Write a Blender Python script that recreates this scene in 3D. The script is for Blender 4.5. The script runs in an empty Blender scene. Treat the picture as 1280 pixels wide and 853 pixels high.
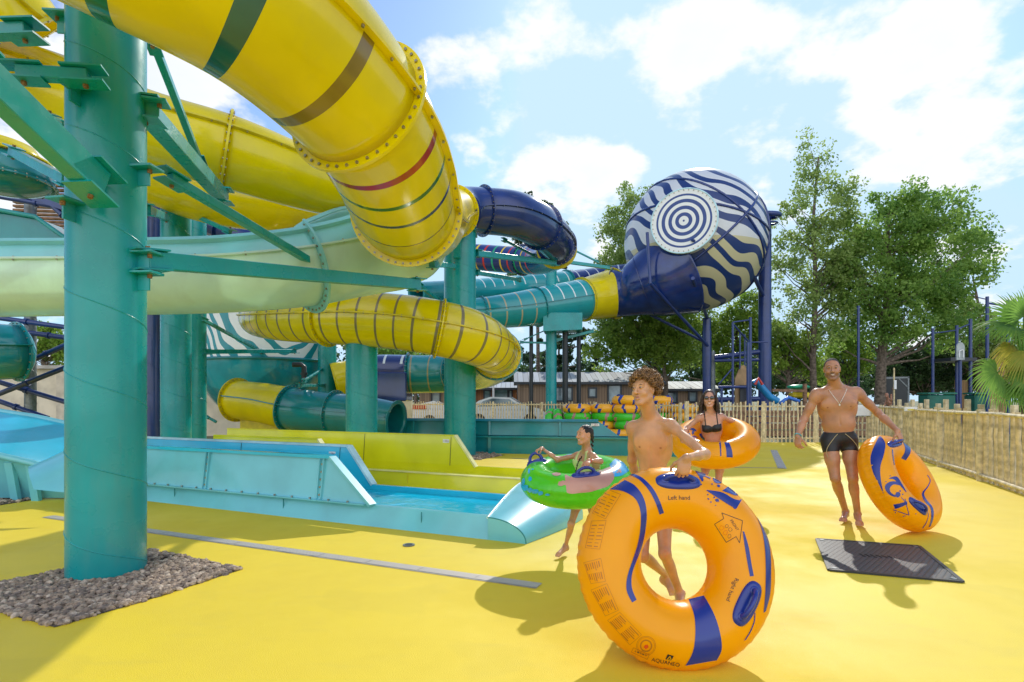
import bpy, bmesh, math, random
import numpy as np
from mathutils import Vector, Matrix, noise
random.seed(7); rng = np.random.default_rng(7)
PI = math.pi
SC = bpy.context.scene
COL = SC.collection
CAMH = 1.35; FPX = 700.0; CX = 640.0; HY = 500.0

def P(px, py, Y):
    """a surveyed point: pixel read-off at real distance Y (metres)"""
    return Vector(((px - CX) / FPX * Y, Y, CAMH - (py - HY) / FPX * Y))
def G(px, py, z=0.0):
    Y = FPX * (CAMH - z) / (py - HY)
    return Vector(((px - CX) / FPX * Y, Y, z))
def W(wpx, Y): return wpx / FPX * Y

# ------------------------------------------------------------------ materials
def newmat(name):
    m = bpy.data.materials.new(name); m.use_nodes = True
    nt = m.node_tree; nt.nodes.clear()
    out = nt.nodes.new('ShaderNodeOutputMaterial')
    return m, nt, out
def N(nt, t, **kw):
    n = nt.nodes.new(t)
    for k, v in kw.items(): setattr(n, k, v)
    return n
def setc(sock, c):
    sock.default_value = (c[0], c[1], c[2], 1.0) if len(c) == 3 else c
def mat(name, col, rough=0.5, var=0.12, vscale=3.0, bump=0.0, bscale=40.0, metal=0.0, coat=0.0, trans=0.0, col2=None, rvar=0.0, sss=0.0, spec=0.5, dirt=0.0):
    m, nt, out = newmat(name)
    b = N(nt, 'ShaderNodeBsdfPrincipled'); L = nt.links
    tc = N(nt, 'ShaderNodeTexCoord')
    nz = N(nt, 'ShaderNodeTexNoise'); nz.inputs['Scale'].default_value = vscale; nz.inputs['Detail'].default_value = 6
    L.new(tc.outputs['Object'], nz.inputs['Vector'])
    mx = N(nt, 'ShaderNodeMix', data_type='RGBA')
    c2 = col2 if col2 else tuple(c * (1 - var * 2) for c in col)
    c1 = col if col2 else tuple(min(1, c * (1 + var)) for c in col)
    rp = N(nt, 'ShaderNodeMapRange'); rp.inputs[1].default_value = 0.35; rp.inputs[2].default_value = 0.68
    L.new(nz.outputs[0], rp.inputs[0]); L.new(rp.outputs[0], mx.inputs['Factor'])
    setc(mx.inputs[6], c1); setc(mx.inputs[7], c2)
    cs = mx.outputs[2]
    if dirt > 0:
        n3 = N(nt, 'ShaderNodeTexNoise'); n3.inputs['Scale'].default_value = 1.3; n3.inputs['Detail'].default_value = 10; n3.inputs['Roughness'].default_value = .7
        mp = N(nt, 'ShaderNodeMapping'); mp.inputs['Scale'].default_value = (3, 3, .5)
        L.new(tc.outputs['Object'], mp.inputs[0]); L.new(mp.outputs[0], n3.inputs['Vector'])
        r3 = N(nt, 'ShaderNodeMapRange'); r3.inputs[1].default_value = .52; r3.inputs[2].default_value = .8; r3.inputs[4].default_value = dirt
        L.new(n3.outputs[0], r3.inputs[0])
        m3 = N(nt, 'ShaderNodeMix', data_type='RGBA'); L.new(r3.outputs[0], m3.inputs['Factor']); L.new(cs, m3.inputs[6]); setc(m3.inputs[7], (.25, .22, .16))
        cs = m3.outputs[2]
    L.new(cs, b.inputs['Base Color'])
    b.inputs['Roughness'].default_value = rough; b.inputs['Metallic'].default_value = metal
    b.inputs['Coat Weight'].default_value = coat; b.inputs['Coat Roughness'].default_value = 0.08
    b.inputs['Specular IOR Level'].default_value = spec
    if sss: b.inputs['Subsurface Weight'].default_value = sss; b.inputs['Subsurface Radius'].default_value = (.02, .008, .004); b.inputs['Subsurface Scale'].default_value = .6
    if rvar:
        r = N(nt, 'ShaderNodeMapRange'); r.inputs[1].default_value = .3; r.inputs[2].default_value = .7
        r.inputs[3].default_value = max(0.02, rough - rvar); r.inputs[4].default_value = min(1, rough + rvar)
        n2 = N(nt, 'ShaderNodeTexNoise'); n2.inputs['Scale'].default_value = vscale * 2.3; n2.inputs['Detail'].default_value = 8
        L.new(tc.outputs['Object'], n2.inputs['Vector']); L.new(n2.outputs[0], r.inputs[0]); L.new(r.outputs[0], b.inputs['Roughness'])
    if bump:
        bn = N(nt, 'ShaderNodeTexNoise'); bn.inputs['Scale'].default_value = bscale; bn.inputs['Detail'].default_value = 3
        L.new(tc.outputs['Object'], bn.inputs['Vector'])
        bp = N(nt, 'ShaderNodeBump'); bp.inputs['Strength'].default_value = bump; bp.inputs['Distance'].default_value = 0.02
        L.new(bn.outputs[0], bp.inputs['Height']); L.new(bp.outputs[0], b.inputs['Normal'])
    sh = b.outputs[0]
    if trans:
        t = N(nt, 'ShaderNodeBsdfTranslucent'); L.new(cs, t.inputs[0])
        ms = N(nt, 'ShaderNodeMixShader'); ms.inputs[0].default_value = trans
        L.new(sh, ms.inputs[1]); L.new(t.outputs[0], ms.inputs[2]); sh = ms.outputs[0]
    L.new(sh, out.inputs[0])
    return m
def ringmat(name, base, stripe, period, width, rough=0.2, trans=0.0, v0=-1, v1=2, coat=.5):
    """gel-coat tube with coloured rings printed round it every PERIOD metres"""
    m, nt, out = newmat(name); L = nt.links
    b = N(nt, 'ShaderNodeBsdfPrincipled')
    uv = N(nt, 'ShaderNodeUVMap'); sp = N(nt, 'ShaderNodeSeparateXYZ'); L.new(uv.outputs[0], sp.inputs[0])
    md = N(nt, 'ShaderNodeMath', operation='MODULO'); md.inputs[1].default_value = period; L.new(sp.outputs[0], md.inputs[0])
    lt = N(nt, 'ShaderNodeMath', operation='LESS_THAN'); lt.inputs[1].default_value = width; L.new(md.outputs[0], lt.inputs[0])
    g1 = N(nt, 'ShaderNodeMath', operation='GREATER_THAN'); g1.inputs[1].default_value = v0; L.new(sp.outputs[1], g1.inputs[0])
    g2 = N(nt, 'ShaderNodeMath', operation='LESS_THAN'); g2.inputs[1].default_value = v1; L.new(sp.outputs[1], g2.inputs[0])
    a = N(nt, 'ShaderNodeMath', operation='MULTIPLY'); L.new(lt.outputs[0], a.inputs[0]); L.new(g1.outputs[0], a.inputs[1])
    a2 = N(nt, 'ShaderNodeMath', operation='MULTIPLY'); L.new(a.outputs[0], a2.inputs[0]); L.new(g2.outputs[0], a2.inputs[1])
    tc = N(nt, 'ShaderNodeTexCoord'); nz = N(nt, 'ShaderNodeTexNoise'); nz.inputs['Scale'].default_value = 2.5; nz.inputs['Detail'].default_value = 6
    L.new(tc.outputs['Object'], nz.inputs['Vector'])
    m0 = N(nt, 'ShaderNodeMix', data_type='RGBA'); L.new(nz.outputs[0], m0.inputs['Factor'])
    setc(m0.inputs[6], tuple(c * 1.08 for c in base)); setc(m0.inputs[7], tuple(c * .82 for c in base))
    mx = N(nt, 'ShaderNodeMix', data_type='RGBA'); L.new(a2.outputs[0], mx.inputs['Factor']); L.new(m0.outputs[2], mx.inputs[6]); setc(mx.inputs[7], stripe)
    L.new(mx.outputs[2], b.inputs['Base Color']); b.inputs['Roughness'].default_value = rough
    b.inputs['Coat Weight'].default_value = coat; b.inputs['Coat Roughness'].default_value = .1
    sh = b.outputs[0]
    if trans:
        t = N(nt, 'ShaderNodeBsdfTranslucent'); L.new(mx.outputs[2], t.inputs[0])
        ms = N(nt, 'ShaderNodeMixShader'); ms.inputs[0].default_value = trans
        L.new(sh, ms.inputs[1]); L.new(t.outputs[0], ms.inputs[2]); sh = ms.outputs[0]
    L.new(sh, out.inputs[0]); return m
def zebra(name, a, b_, scale=0.6, dist=6.0, rot=(0, 0, 0), rough=.3, trans=0.0, thr=.5, lowcol=None, lowz=0):
    m, nt, out = newmat(name); L = nt.links
    b = N(nt, 'ShaderNodeBsdfPrincipled'); tc = N(nt, 'ShaderNodeTexCoord')
    mp = N(nt, 'ShaderNodeMapping'); mp.inputs['Rotation'].default_value = rot; L.new(tc.outputs['Object'], mp.inputs[0])
    w = N(nt, 'ShaderNodeTexWave'); w.inputs['Scale'].default_value = scale; w.inputs['Distortion'].default_value = dist
    w.inputs['Detail'].default_value = 1.2; w.inputs['Detail Scale'].default_value = .75; w.inputs['Detail Roughness'].default_value = .45
    L.new(mp.outputs[0], w.inputs[0])
    lt = N(nt, 'ShaderNodeMath', operation='GREATER_THAN'); lt.inputs[1].default_value = thr; L.new(w.outputs['Fac'], lt.inputs[0])
    mx = N(nt, 'ShaderNodeMix', data_type='RGBA'); L.new(lt.outputs[0], mx.inputs['Factor']); setc(mx.inputs[6], a); setc(mx.inputs[7], b_)
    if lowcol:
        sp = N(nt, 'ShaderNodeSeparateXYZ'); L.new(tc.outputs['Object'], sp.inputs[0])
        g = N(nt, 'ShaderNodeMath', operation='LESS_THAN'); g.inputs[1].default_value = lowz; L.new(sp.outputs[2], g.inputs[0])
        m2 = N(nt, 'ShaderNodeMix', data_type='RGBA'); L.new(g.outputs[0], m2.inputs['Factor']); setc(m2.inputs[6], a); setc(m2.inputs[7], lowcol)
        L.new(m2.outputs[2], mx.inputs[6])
    L.new(mx.outputs[2], b.inputs['Base Color']); b.inputs['Roughness'].default_value = rough; b.inputs['Coat Weight'].default_value = .4
    sh = b.outputs[0]
    if trans:
        t = N(nt, 'ShaderNodeBsdfTranslucent'); L.new(mx.outputs[2], t.inputs[0])
        ms = N(nt, 'ShaderNodeMixShader'); ms.inputs[0].default_value = trans
        L.new(sh, ms.inputs[1]); L.new(t.outputs[0], ms.inputs[2]); sh = ms.outputs[0]
    L.new(sh, out.inputs[0]); return m

YEL = (.92, .755, .0); TEAL = (.012, .33, .31); NAVY = (.008, .03, .17); PALEB = (.22, .62, .68); PALEG = (.42, .72, .48)
M = {}
M['yellow'] = mat('yellow_gelcoat', YEL, .2, .05, 1.5, coat=.3, trans=.22, bump=.03, bscale=2.5, dirt=.10)
M['yellow_dull'] = mat('yellow_flange', (.76, .62, .02), .4, .1, 6, trans=.1, dirt=.25)
M['teal_paint'] = mat('teal_paint', (.002, .30, .31), .3, .08, 2, coat=.15, bump=.05, bscale=8, rvar=.1, dirt=.2)
M['teal_gel'] = mat('teal_gelcoat', (.01, .27, .31), .18, .08, 2, coat=.5, trans=.15, dirt=.12)
M['navy_gel'] = mat('navy_gelcoat', NAVY, .16, .15, 2, coat=.5)
M['navy_paint'] = mat('navy_paint', (.012, .035, .17), .3, .1, 3, coat=.3, bump=.03)
M['black_paint'] = mat('dark_paint', (.02, .025, .03), .4, .1, 4)
M['grey_steel'] = mat('galvanised_steel', (.20, .22, .23), .42, .15, 12, metal=.5, rvar=.1)
M['bolt'] = mat('zinc_bolt', (.42, .38, .3), .35, .2, 30, metal=.8)
M['rust'] = mat('rusty_bolt', (.35, .17, .06), .6, .3, 60, metal=.3)
M['pale_blue'] = mat('pale_blue_gelcoat', (.34, .76, .80), .25, .06, 1.5, coat=.4, trans=.3, dirt=.1)
M['pale_green'] = mat('backlit_green_tint', (.72, .90, .76), .3, .08, 1.2, coat=.4, trans=.35, dirt=.15)  # lower flume wall: green stands in for light through the shell
M['sky_gel'] = mat('sky_blue_gelcoat', (.02, .52, .74), .25, .05, 2, coat=.4, dirt=.06)
M['aqua_gel'] = mat('aqua_gelcoat', (.16, .56, .66), .28, .06, 2, coat=.4, dirt=.1)
M['lime_gel'] = mat('lime_yellow_gelcoat', (.74, .72, .01), .25, .05, 2, coat=.4, dirt=.06)
M['rim_white'] = mat('pale_rim', (.55, .8, .85), .3)
M['rim_yel'] = mat('pale_yellow_rim', (.85, .8, .35), .3)
M['wood_stake'] = mat('pale_chestnut', (.72, .57, .31), .75, .22, 9, bump=.4, bscale=30)
M['wood_rail'] = mat('pale_rail_wood', (.72, .60, .38), .75, .2, 9, bump=.3, bscale=30)
M['wood_brown'] = mat('brown_boards', (.26, .14, .075), .7, .25, 8, bump=.2)
M['bark'] = mat('bark', (.17, .13, .10), .95, .3, 9, bump=.8, bscale=25)
M['cream'] = mat('cream_render', (.72, .62, .46), .85, .1, 2, bump=.1, bscale=80)
M['black_rubber'] = mat('black_rubber', (.02, .02, .022), .5)
M['white'] = mat('white_paint', (.8, .8, .8), .4, .05)
M['red'] = mat('red_plastic', (.6, .05, .03), .35)
M['glass'] = mat('window_glass', (.22, .30, .34), .06, .3, 1.5, coat=.6)
M['frame_dark'] = mat('anthracite_frame', (.03, .035, .045), .4)
M['orange_pvc'] = mat('orange_pvc', (1.0, .45, .0), .28, .04, 3, coat=.12, trans=.28, spec=.35, bump=.02, bscale=6)
M['blue_pvc'] = mat('blue_print', (.006, .026, .25), .25, .05, 3, coat=.3)
M['green_pvc'] = mat('green_pvc', (.10, .68, .02), .22, .05, 3, coat=.35, trans=.2)

# ------------------------------------------------------------------ objects
def link(o, parent=None):
    COL.objects.link(o)
    if parent is not None: o.parent = parent
    return o
def tag(o, label=None, cat=None, group=None, kind=None):
    if label: o['label'] = label
    if cat: o['category'] = cat
    if group: o['group'] = group
    if kind: o['kind'] = kind
    return o
def empty(name, loc=(0, 0, 0), label=None, cat=None, group=None):
    o = bpy.data.objects.new(name, None); o.location = loc; o.empty_display_size = .2
    link(o); tag(o, label, cat, group); return o
class MB:
    def __init__(s): s.v = []; s.f = []; s.mi = []; s.uv = []; s.mats = []; s.sm = []
    def m(s, mt):
        if mt not in s.mats: s.mats.append(mt)
        return s.mats.index(mt)
    def add(s, vs, fs, mt=None, smooth=True, uvs=None):
        o = len(s.v); s.v += [tuple(v) for v in vs]
        i = s.m(mt) if mt is not None else 0
        for k, f in enumerate(fs):
            s.f.append(tuple(a + o for a in f)); s.mi.append(i); s.sm.append(smooth)
            s.uv.append(uvs[k] if uvs else None)
        return s
    def box(s, c, size, mt=None, R=None, bev=0.0):
        c = Vector(c); h = [a / 2 for a in size]; R = R or Matrix.Identity(3)
        if bev <= 0 or min(h) <= bev:
            vs = [c + R @ Vector((x * h[0], y * h[1], z * h[2])) for x in (-1, 1) for y in (-1, 1) for z in (-1, 1)]
            fs = [(0, 1, 3, 2), (4, 6, 7, 5), (0, 4, 5, 1), (2, 3, 7, 6), (0, 2, 6, 4), (1, 5, 7, 3)]
            return s.add(vs, fs, mt, False)
        vs = []; idx = {}
        for sx in (-1, 1):
            for sy in (-1, 1):
                for sz in (-1, 1):
                    for ax in range(3):
                        p = [sx * h[0], sy * h[1], sz * h[2]]; sg = (sx, sy, sz)
                        for q in range(3):
                            if q != ax: p[q] -= sg[q] * bev
                        idx[(sx, sy, sz, ax)] = len(vs); vs.append(c + R @ Vector(p))
        fs = []
        for ax in range(3):
            a, b2 = [q for q in range(3) if q != ax]
            for sg in (-1, 1):
                q4 = []
                for u, v in ((-1, -1), (1, -1), (1, 1), (-1, 1)):
                    k = [0, 0, 0]; k[ax] = sg; k[a] = u; k[b2] = v; q4.append(idx[(k[0], k[1], k[2], ax)])
                fs.append(q4)
            for u in (-1, 1):
                for v in (-1, 1):
                    k0 = [0, 0, 0]; k1 = [0, 0, 0]; k0[ax] = -1; k1[ax] = 1
                    for k in (k0, k1): k[a] = u; k[b2] = v
                    fs.append([idx[(*k0, a)], idx[(*k1, a)], idx[(*k1, b2)], idx[(*k0, b2)]])
        for sx in (-1, 1):
            for sy in (-1, 1):
                for sz in (-1, 1): fs.append([idx[(sx, sy, sz, q)] for q in range(3)])
        return s.add(vs, fs, mt, False)
    def beam(s, a, b, w, h, mt=None, up=(0, 0, 1), bev=0.0):
        a = Vector(a); b = Vector(b); d = (b - a); L = d.length; d.normalize(); up = Vector(up)
        sd = d.cross(up)
        if sd.length < 1e-4: sd = Vector((1, 0, 0))
        sd.normalize(); u2 = sd.cross(d)
        R = Matrix((sd, d, u2)).transposed()
        return s.box((a + b) / 2, (w, L, h), mt, R, bev)
    def cyl(s, a, b, r, r2=None, n=16, mt=None, caps=True):
        r2 = r if r2 is None else r2; a = Vector(a); b = Vector(b); d = (b - a).normalized()
        u = d.orthogonal().normalized(); v = d.cross(u)
        vs = []
        for c, rr in ((a, r), (b, r2)):
            for i in range(n):
                t = 2 * PI * i / n; vs.append(c + u * math.cos(t) * rr + v * math.sin(t) * rr)
        s.add(vs, [(i, (i + 1) % n, n + (i + 1) % n, n + i) for i in range(n)], mt, True)
        if caps:
            s.add(vs[:n], [tuple(range(n))[::-1]], mt, False); s.add(vs[n:], [tuple(range(n))], mt, False)
        return s
    def tube(s, pts, r, n=8, mt=None, caps=True, radii=None):
        pts = [Vector(p) for p in pts]; m = len(pts)
        T = [(pts[min(i + 1, m - 1)] - pts[max(i - 1, 0)]).normalized() for i in range(m)]
        u = T[0].orthogonal().normalized(); vs = []
        for i in range(m):
            u = (u - T[i] * u.dot(T[i])).normalized(); v = T[i].cross(u); rr = radii[i] if radii else r
            for k in range(n):
                t = 2 * PI * k / n; vs.append(pts[i] + (u * math.cos(t) + v * math.sin(t)) * rr)
        fs = [(i * n + k, i * n + (k + 1) % n, (i + 1) * n + (k + 1) % n, (i + 1) * n + k) for i in range(m - 1) for k in range(n)]
        s.add(vs, fs, mt, True)
        if caps:
            s.add(vs[:n], [tuple(range(n))[::-1]], mt, True); s.add(vs[-n:], [tuple(range(n))], mt, True)
        return s
    def ball(s, c, r, mt=None, nu=12, nv=8, R=None):
        c = Vector(c); r = (r, r, r) if not hasattr(r, '__len__') else r; R = R or Matrix.Identity(3)
        vs = [c + R @ Vector((0, 0, r[2]))]
        for j in range(1, nv):
            a = PI * j / nv
            for i in range(nu):
                t = 2 * PI * i / nu; vs.append(c + R @ Vector((math.sin(a) * math.cos(t) * r[0], math.sin(a) * math.sin(t) * r[1], math.cos(a) * r[2])))
        vs.append(c + R @ Vector((0, 0, -r[2])))
        fs = [(0, 1 + i, 1 + (i + 1) % nu) for i in range(nu)]
        for j in range(nv - 2):
            for i in range(nu): fs.append((1 + j * nu + i, 1 + (j + 1) * nu + i, 1 + (j + 1) * nu + (i + 1) % nu, 1 + j * nu + (i + 1) % nu))
        e = len(vs) - 1; fs += [(e, 1 + (nv - 2) * nu + (i + 1) % nu, 1 + (nv - 2) * nu + i) for i in range(nu)]
        return s.add(vs, fs, mt, True)
    def prism(s, poly, vec, mt=None):
        """extrude a planar polygon (list of points) by vec"""
        poly = [Vector(p) for p in poly]; vec = Vector(vec); n = len(poly)
        vs = poly + [p + vec for p in poly]
        fs = [tuple(range(n))[::-1], tuple(range(n, 2 * n))] + [(i, (i + 1) % n, n + (i + 1) % n, n + i) for i in range(n)]
        return s.add(vs, fs, mt, False)
    def build(s, name, parent=None, mt=None, label=None, cat=None, group=None, kind=None, fix=True, origin=None):
        me = bpy.data.meshes.new(name)
        off = Vector((0, 0, 0))
        if origin is not None: off = Vector(origin)
        elif parent is not None: off = parent_world(parent)
        vs = [(v[0] - off[0], v[1] - off[1], v[2] - off[2]) for v in s.v]
        me.from_pydata(vs, [], s.f)
        ms = s.mats if s.mats else [mt]
        if mt is not None and not s.mats: ms = [mt]
        for q in ms: me.materials.append(q)
        me.polygons.foreach_set('material_index', s.mi); me.polygons.foreach_set('use_smooth', s.sm)
        if any(u is not None for u in s.uv):
            ul = me.uv_layers.new(name='UVMap'); data = np.zeros(len(me.loops) * 2, np.float32); k = 0
            for f, u in zip(s.f, s.uv):
                for q in range(len(f)):
                    if u is not None: data[k] = u[q][0]; data[k + 1] = u[q][1]
                    k += 2
            ul.data.foreach_set('uv', data)
        if fix:
            bm = bmesh.new(); bm.from_mesh(me); bmesh.ops.recalc_face_normals(bm, faces=bm.faces); bm.to_mesh(me); bm.free()
        me.update()
        o = bpy.data.objects.new(name, me)
        if parent is None and origin is not None: o.location = off
        link(o, parent); tag(o, label, cat, group, kind)
        return o
def parent_world(p):
    v = Vector((0, 0, 0))
    while p is not None: v += p.location; p = p.parent
    return v
def copy_tree(o, parent=None, loc=None, label=None, group=None, rot=None):
    c = o.copy(); COL.objects.link(c); c.parent = parent
    if loc is not None: c.location = loc
    if rot is not None: c.rotation_euler = rot
    if label: c['label'] = label
    if group: c['group'] = group
    for ch in list(o.children): copy_tree(ch, c)
    return c
def structure(name, mb, mt=None, **k): return mb.build(name, None, mt, kind='structure', **k)

def catmull(pts, ds=0.12):
    """pts: list of tuples (Vector, r). returns dense list of (pos, r, t)"""
    out = []; n = len(pts)
    for i in range(n - 1):
        p0 = pts[max(i - 1, 0)]; p1 = pts[i]; p2 = pts[i + 1]; p3 = pts[min(i + 2, n - 1)]
        L = (p2[0] - p1[0]).length; m = max(2, int(L / ds))
        for k in range(m):
            t = k / m
            def h(a, b, c, d): return .5 * ((2 * b) + (c - a) * t + (2 * a - 5 * b + 4 * c - d) * t * t + (-a + 3 * b - 3 * c + d) * t ** 3)
            out.append((h(p0[0], p1[0], p2[0], p3[0]), h(p0[1], p1[1], p2[1], p3[1]), i + t))
    out.append((pts[-1][0].copy(), pts[-1][1], float(n - 1)))
    return out
def frames(st):
    m = len(st); res = []; acc = 0
    prev = None; sd = None
    for i in range(m):
        T = (st[min(i + 1, m - 1)][0] - st[max(i - 1, 0)][0]).normalized()
        if sd is None: sd = T.cross(Vector((0, 0, 1))).normalized()
        else:
            tgt = T.cross(Vector((0, 0, 1)))
            sd = (sd - T * sd.dot(T)).normalized()
            if tgt.length > .3:
                tgt.normalize()
                if tgt.dot(sd) > 0: sd = (sd * .7 + tgt * .3).normalized()
        up = sd.cross(T)
        if prev is not None: acc += (st[i][0] - prev).length
        prev = st[i][0]
        res.append((st[i][0], st[i][1], T, sd.copy(), up, acc, st[i][2]))
    return res
def frame_at(F, t):
    for i in range(len(F) - 1):
        if F[i][6] <= t <= F[i + 1][6]:
            a, b = F[i], F[i + 1]; k = (t - a[6]) / max(1e-9, b[6] - a[6])
            return (a[0].lerp(b[0], k), a[1] + (b[1] - a[1]) * k, a[2].lerp(b[2], k).normalized(), a[3].lerp(b[3], k).normalized(), a[4].lerp(b[4], k).normalized(), a[5] + (b[5] - a[5]) * k, t)
    return F[-1] if t > 0 else F[0]
def shell(F, t0, t1, mt, n=64, a0=0.0, a1=2 * PI, thick=.012, stripes=None, matfn=None, nring_extra=()):
    """tube wall between t0 and t1; stripes = [(tcentre, halfwidth_m, material, v0, v1)]"""
    mb = MB(); full = (a1 - a0) > 2 * PI - 1e-3
    ts = sorted(set([t0, t1] + [f[6] for f in F if t0 < f[6] < t1] + [t for t in nring_extra if t0 < t < t1]))
    fr = [frame_at(F, t) for t in ts]
    if stripes:
        ex = []
        for (tc, hw, sm, v0, v1) in stripes:
            c = frame_at(F, tc)
            sp = (frame_at(F, min(tc + .05, F[-1][6]))[5] - frame_at(F, max(tc - .05, 0))[5]) / .1
            ex += [tc - hw / sp, tc + hw / sp]
        ts = sorted(set(ts + [t for t in ex if t0 < t < t1])); fr = [frame_at(F, t) for t in ts]
    cols = n + (0 if full else 1)
    def V(f, k, rr):
        a = a0 + (a1 - a0) * k / n
        return f[0] + (f[3] * math.cos(a) + f[4] * math.sin(a)) * rr
    vs = [V(f, k, f[1]) for f in fr for k in range(cols)]
    base = len(vs)
    vs += [V(f, k, f[1] - thick) for f in fr for k in range(cols)]
    mb.v = [tuple(v) for v in vs]
    def face(q, m_, uv): mb.f.append(q); mb.mi.append(mb.m(m_)); mb.sm.append(True); mb.uv.append(uv)
    for i in range(len(fr) - 1):
        mm = mt; sv = None
        if stripes:
            tm = (ts[i] + ts[i + 1]) / 2
            for (tc, hw, sm, v0, v1) in stripes:
                sp = (frame_at(F, min(tc + .05, F[-1][6]))[5] - frame_at(F, max(tc - .05, 0))[5]) / .1
                if abs(tm - tc) < hw / sp: sv = (sm, v0, v1)
        for k in range(n):
            k2 = (k + 1) % n if full else k + 1
            va = (a0 + (a1 - a0) * k / n) / (2 * PI); vb = (a0 + (a1 - a0) * (k + 1) / n) / (2 * PI)
            q = (i * cols + k, i * cols + k2, (i + 1) * cols + k2, (i + 1) * cols + k)
            m_ = mt
            if sv and sv[1] <= (va % 1) and (vb if vb <= 1 else vb % 1) <= sv[2] + 1e-6: m_ = sv[0]
            if matfn: m_ = matfn(fr[i], (va + vb) / 2) or m_
            ua, ub = fr[i][5], fr[i + 1][5]
            uv = ((ua, va), (ua, vb), (ub, vb), (ub, va))
            face(q, m_, uv)
            face((q[0] + base, q[3] + base, q[2] + base, q[1] + base), m_, (uv[0], uv[3], uv[2], uv[1]))
    for row in (0, len(fr) - 1):
        for k in range(n):
            k2 = (k + 1) % n if full else k + 1
            a, b = row * cols + k, row * cols + k2
            face((a, b, b + base, a + base), mt, ((0.5, 0), (0.5, 0), (0.5, 0), (0.5, 0)))
    if not full:
        for k in (0, n):
            for i in range(len(fr) - 1):
                a, b = i * cols + k, (i + 1) * cols + k; face((a, b, b + base, a + base), mt, ((.5, 0),) * 4)
    return mb
def flange(F, t, mt, w=.055, thick=.03, nb=28, n=64, bolt=None, a0=0.0, a1=2 * PI, br=.014):
    c, r, T, sd, up, _, _ = frame_at(F, t); mb = MB()
    full = (a1 - a0) > 2 * PI - 1e-3; cols = n + (0 if full else 1)
    prof = [(r - .003, -thick / 2), (r + w, -thick / 2), (r + w, thick / 2), (r - .003, thick / 2)]
    vs = []
    for k in range(cols):
        a = a0 + (a1 - a0) * k / n; d = sd * math.cos(a) + up * math.sin(a)
        for (rr, o) in prof: vs.append(c + d * rr + T * o)
    fs = []
    for k in range(n):
        k2 = (k + 1) % n if full else k + 1
        for j in range(4): fs.append((k * 4 + j, k2 * 4 + j, k2 * 4 + (j + 1) % 4, k * 4 + (j + 1) % 4))
    if not full: fs += [(0, 1, 2, 3), (n * 4 + 3, n * 4 + 2, n * 4 + 1, n * 4)]
    mb.add(vs, fs, mt, False)
    if bolt:
        for k in range(nb):
            a = a0 + (a1 - a0) * (k + .5) / nb; d = sd * math.cos(a) + up * math.sin(a)
            p = c + d * (r + w * .55)
            mb.cyl(p - T * (thick / 2 + br * 1.1), p + T * (thick / 2 + br * 1.1), br, n=6, mt=bolt)
    return mb
def seam(F, t0, t1, a, mt, w=.045, thick=.024, bolt=None, every=.28, br=.012):
    mb = MB(); ts = sorted(set([t0, t1] + [f[6] for f in F if t0 < f[6] < t1])); fr = [frame_at(F, t) for t in ts]; vs = []
    for f in fr:
        d = f[3] * math.cos(a) + f[4] * math.sin(a); s2 = -f[3] * math.sin(a) + f[4] * math.cos(a)
        for (rr, o) in ((f[1] - .004, -thick / 2), (f[1] + w, -thick / 2), (f[1] + w, thick / 2), (f[1] - .004, thick / 2)): vs.append(f[0] + d * rr + s2 * o)
    m = len(fr); fs = [(i * 4 + j, i * 4 + (j + 1) % 4, (i + 1) * 4 + (j + 1) % 4, (i + 1) * 4 + j) for i in range(m - 1) for j in range(4)]
    fs += [(0, 1, 2, 3), tuple((m - 1) * 4 + j for j in (3, 2, 1, 0))]
    mb.add(vs, fs, mt, False)
    if bolt:
        L0 = fr[0][5]; L1 = fr[-1][5]; u = L0 + every / 2; i = 0
        while u < L1:
            while i < m - 2 and fr[i + 1][5] < u: i += 1
            f = fr[i]; k = (u - f[5]) / max(1e-6, fr[i + 1][5] - f[5]); g = fr[i + 1]
            c = f[0].lerp(g[0], k); d = f[3] * math.cos(a) + f[4] * math.sin(a); s2 = -f[3] * math.sin(a) + f[4] * math.cos(a)
            p = c + d * (f[1] + w * .55)
            mb.cyl(p - s2 * (thick / 2 + br), p + s2 * (thick / 2 + br), br, n=6, mt=bolt)
            u += every
    return mb
# ------------------------------------------------------------------ camera, light, sky
cam = bpy.data.cameras.new('camera'); co = bpy.data.objects.new('camera', cam); COL.objects.link(co)
co.location = (0, 0, CAMH); co.rotation_euler = (PI / 2, 0, 0)
cam.sensor_width = 36; cam.lens = 36 * FPX / 1280; cam.shift_y = (HY - 426.5) / 1280; cam.clip_end = 2000; cam.clip_start = .05
SC.camera = co
SUN_EL = math.radians(35.5); SUN_AZ = math.radians(20)
sunv = Vector((math.sin(SUN_AZ) * math.cos(SUN_EL), math.cos(SUN_AZ) * math.cos(SUN_EL), math.sin(SUN_EL)))
sl = bpy.data.lights.new('sun', 'SUN'); sl.energy = 2.6; sl.angle = math.radians(.6); sl.color = (1, .95, .86)
so = bpy.data.objects.new('sun', sl); COL.objects.link(so); so.rotation_euler = (-sunv).to_track_quat('-Z', 'Y').to_euler(); so.location = (10, 30, 30)
wd = bpy.data.worlds.new('World'); SC.world = wd; wd.use_nodes = True
nt = wd.node_tree; nt.nodes.clear(); L = nt.links
wo = N(nt, 'ShaderNodeOutputWorld'); bg = N(nt, 'ShaderNodeBackground'); bg2 = N(nt, 'ShaderNodeBackground')
sk = N(nt, 'ShaderNodeTexSky'); sk.sky_type = 'NISHITA'; sk.sun_disc = False; sk.sun_elevation = SUN_EL; sk.sun_rotation = SUN_AZ
sk.air_density = 1.0; sk.dust_density = .6; sk.ozone_density = 1.6; sk.altitude = 50
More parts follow.
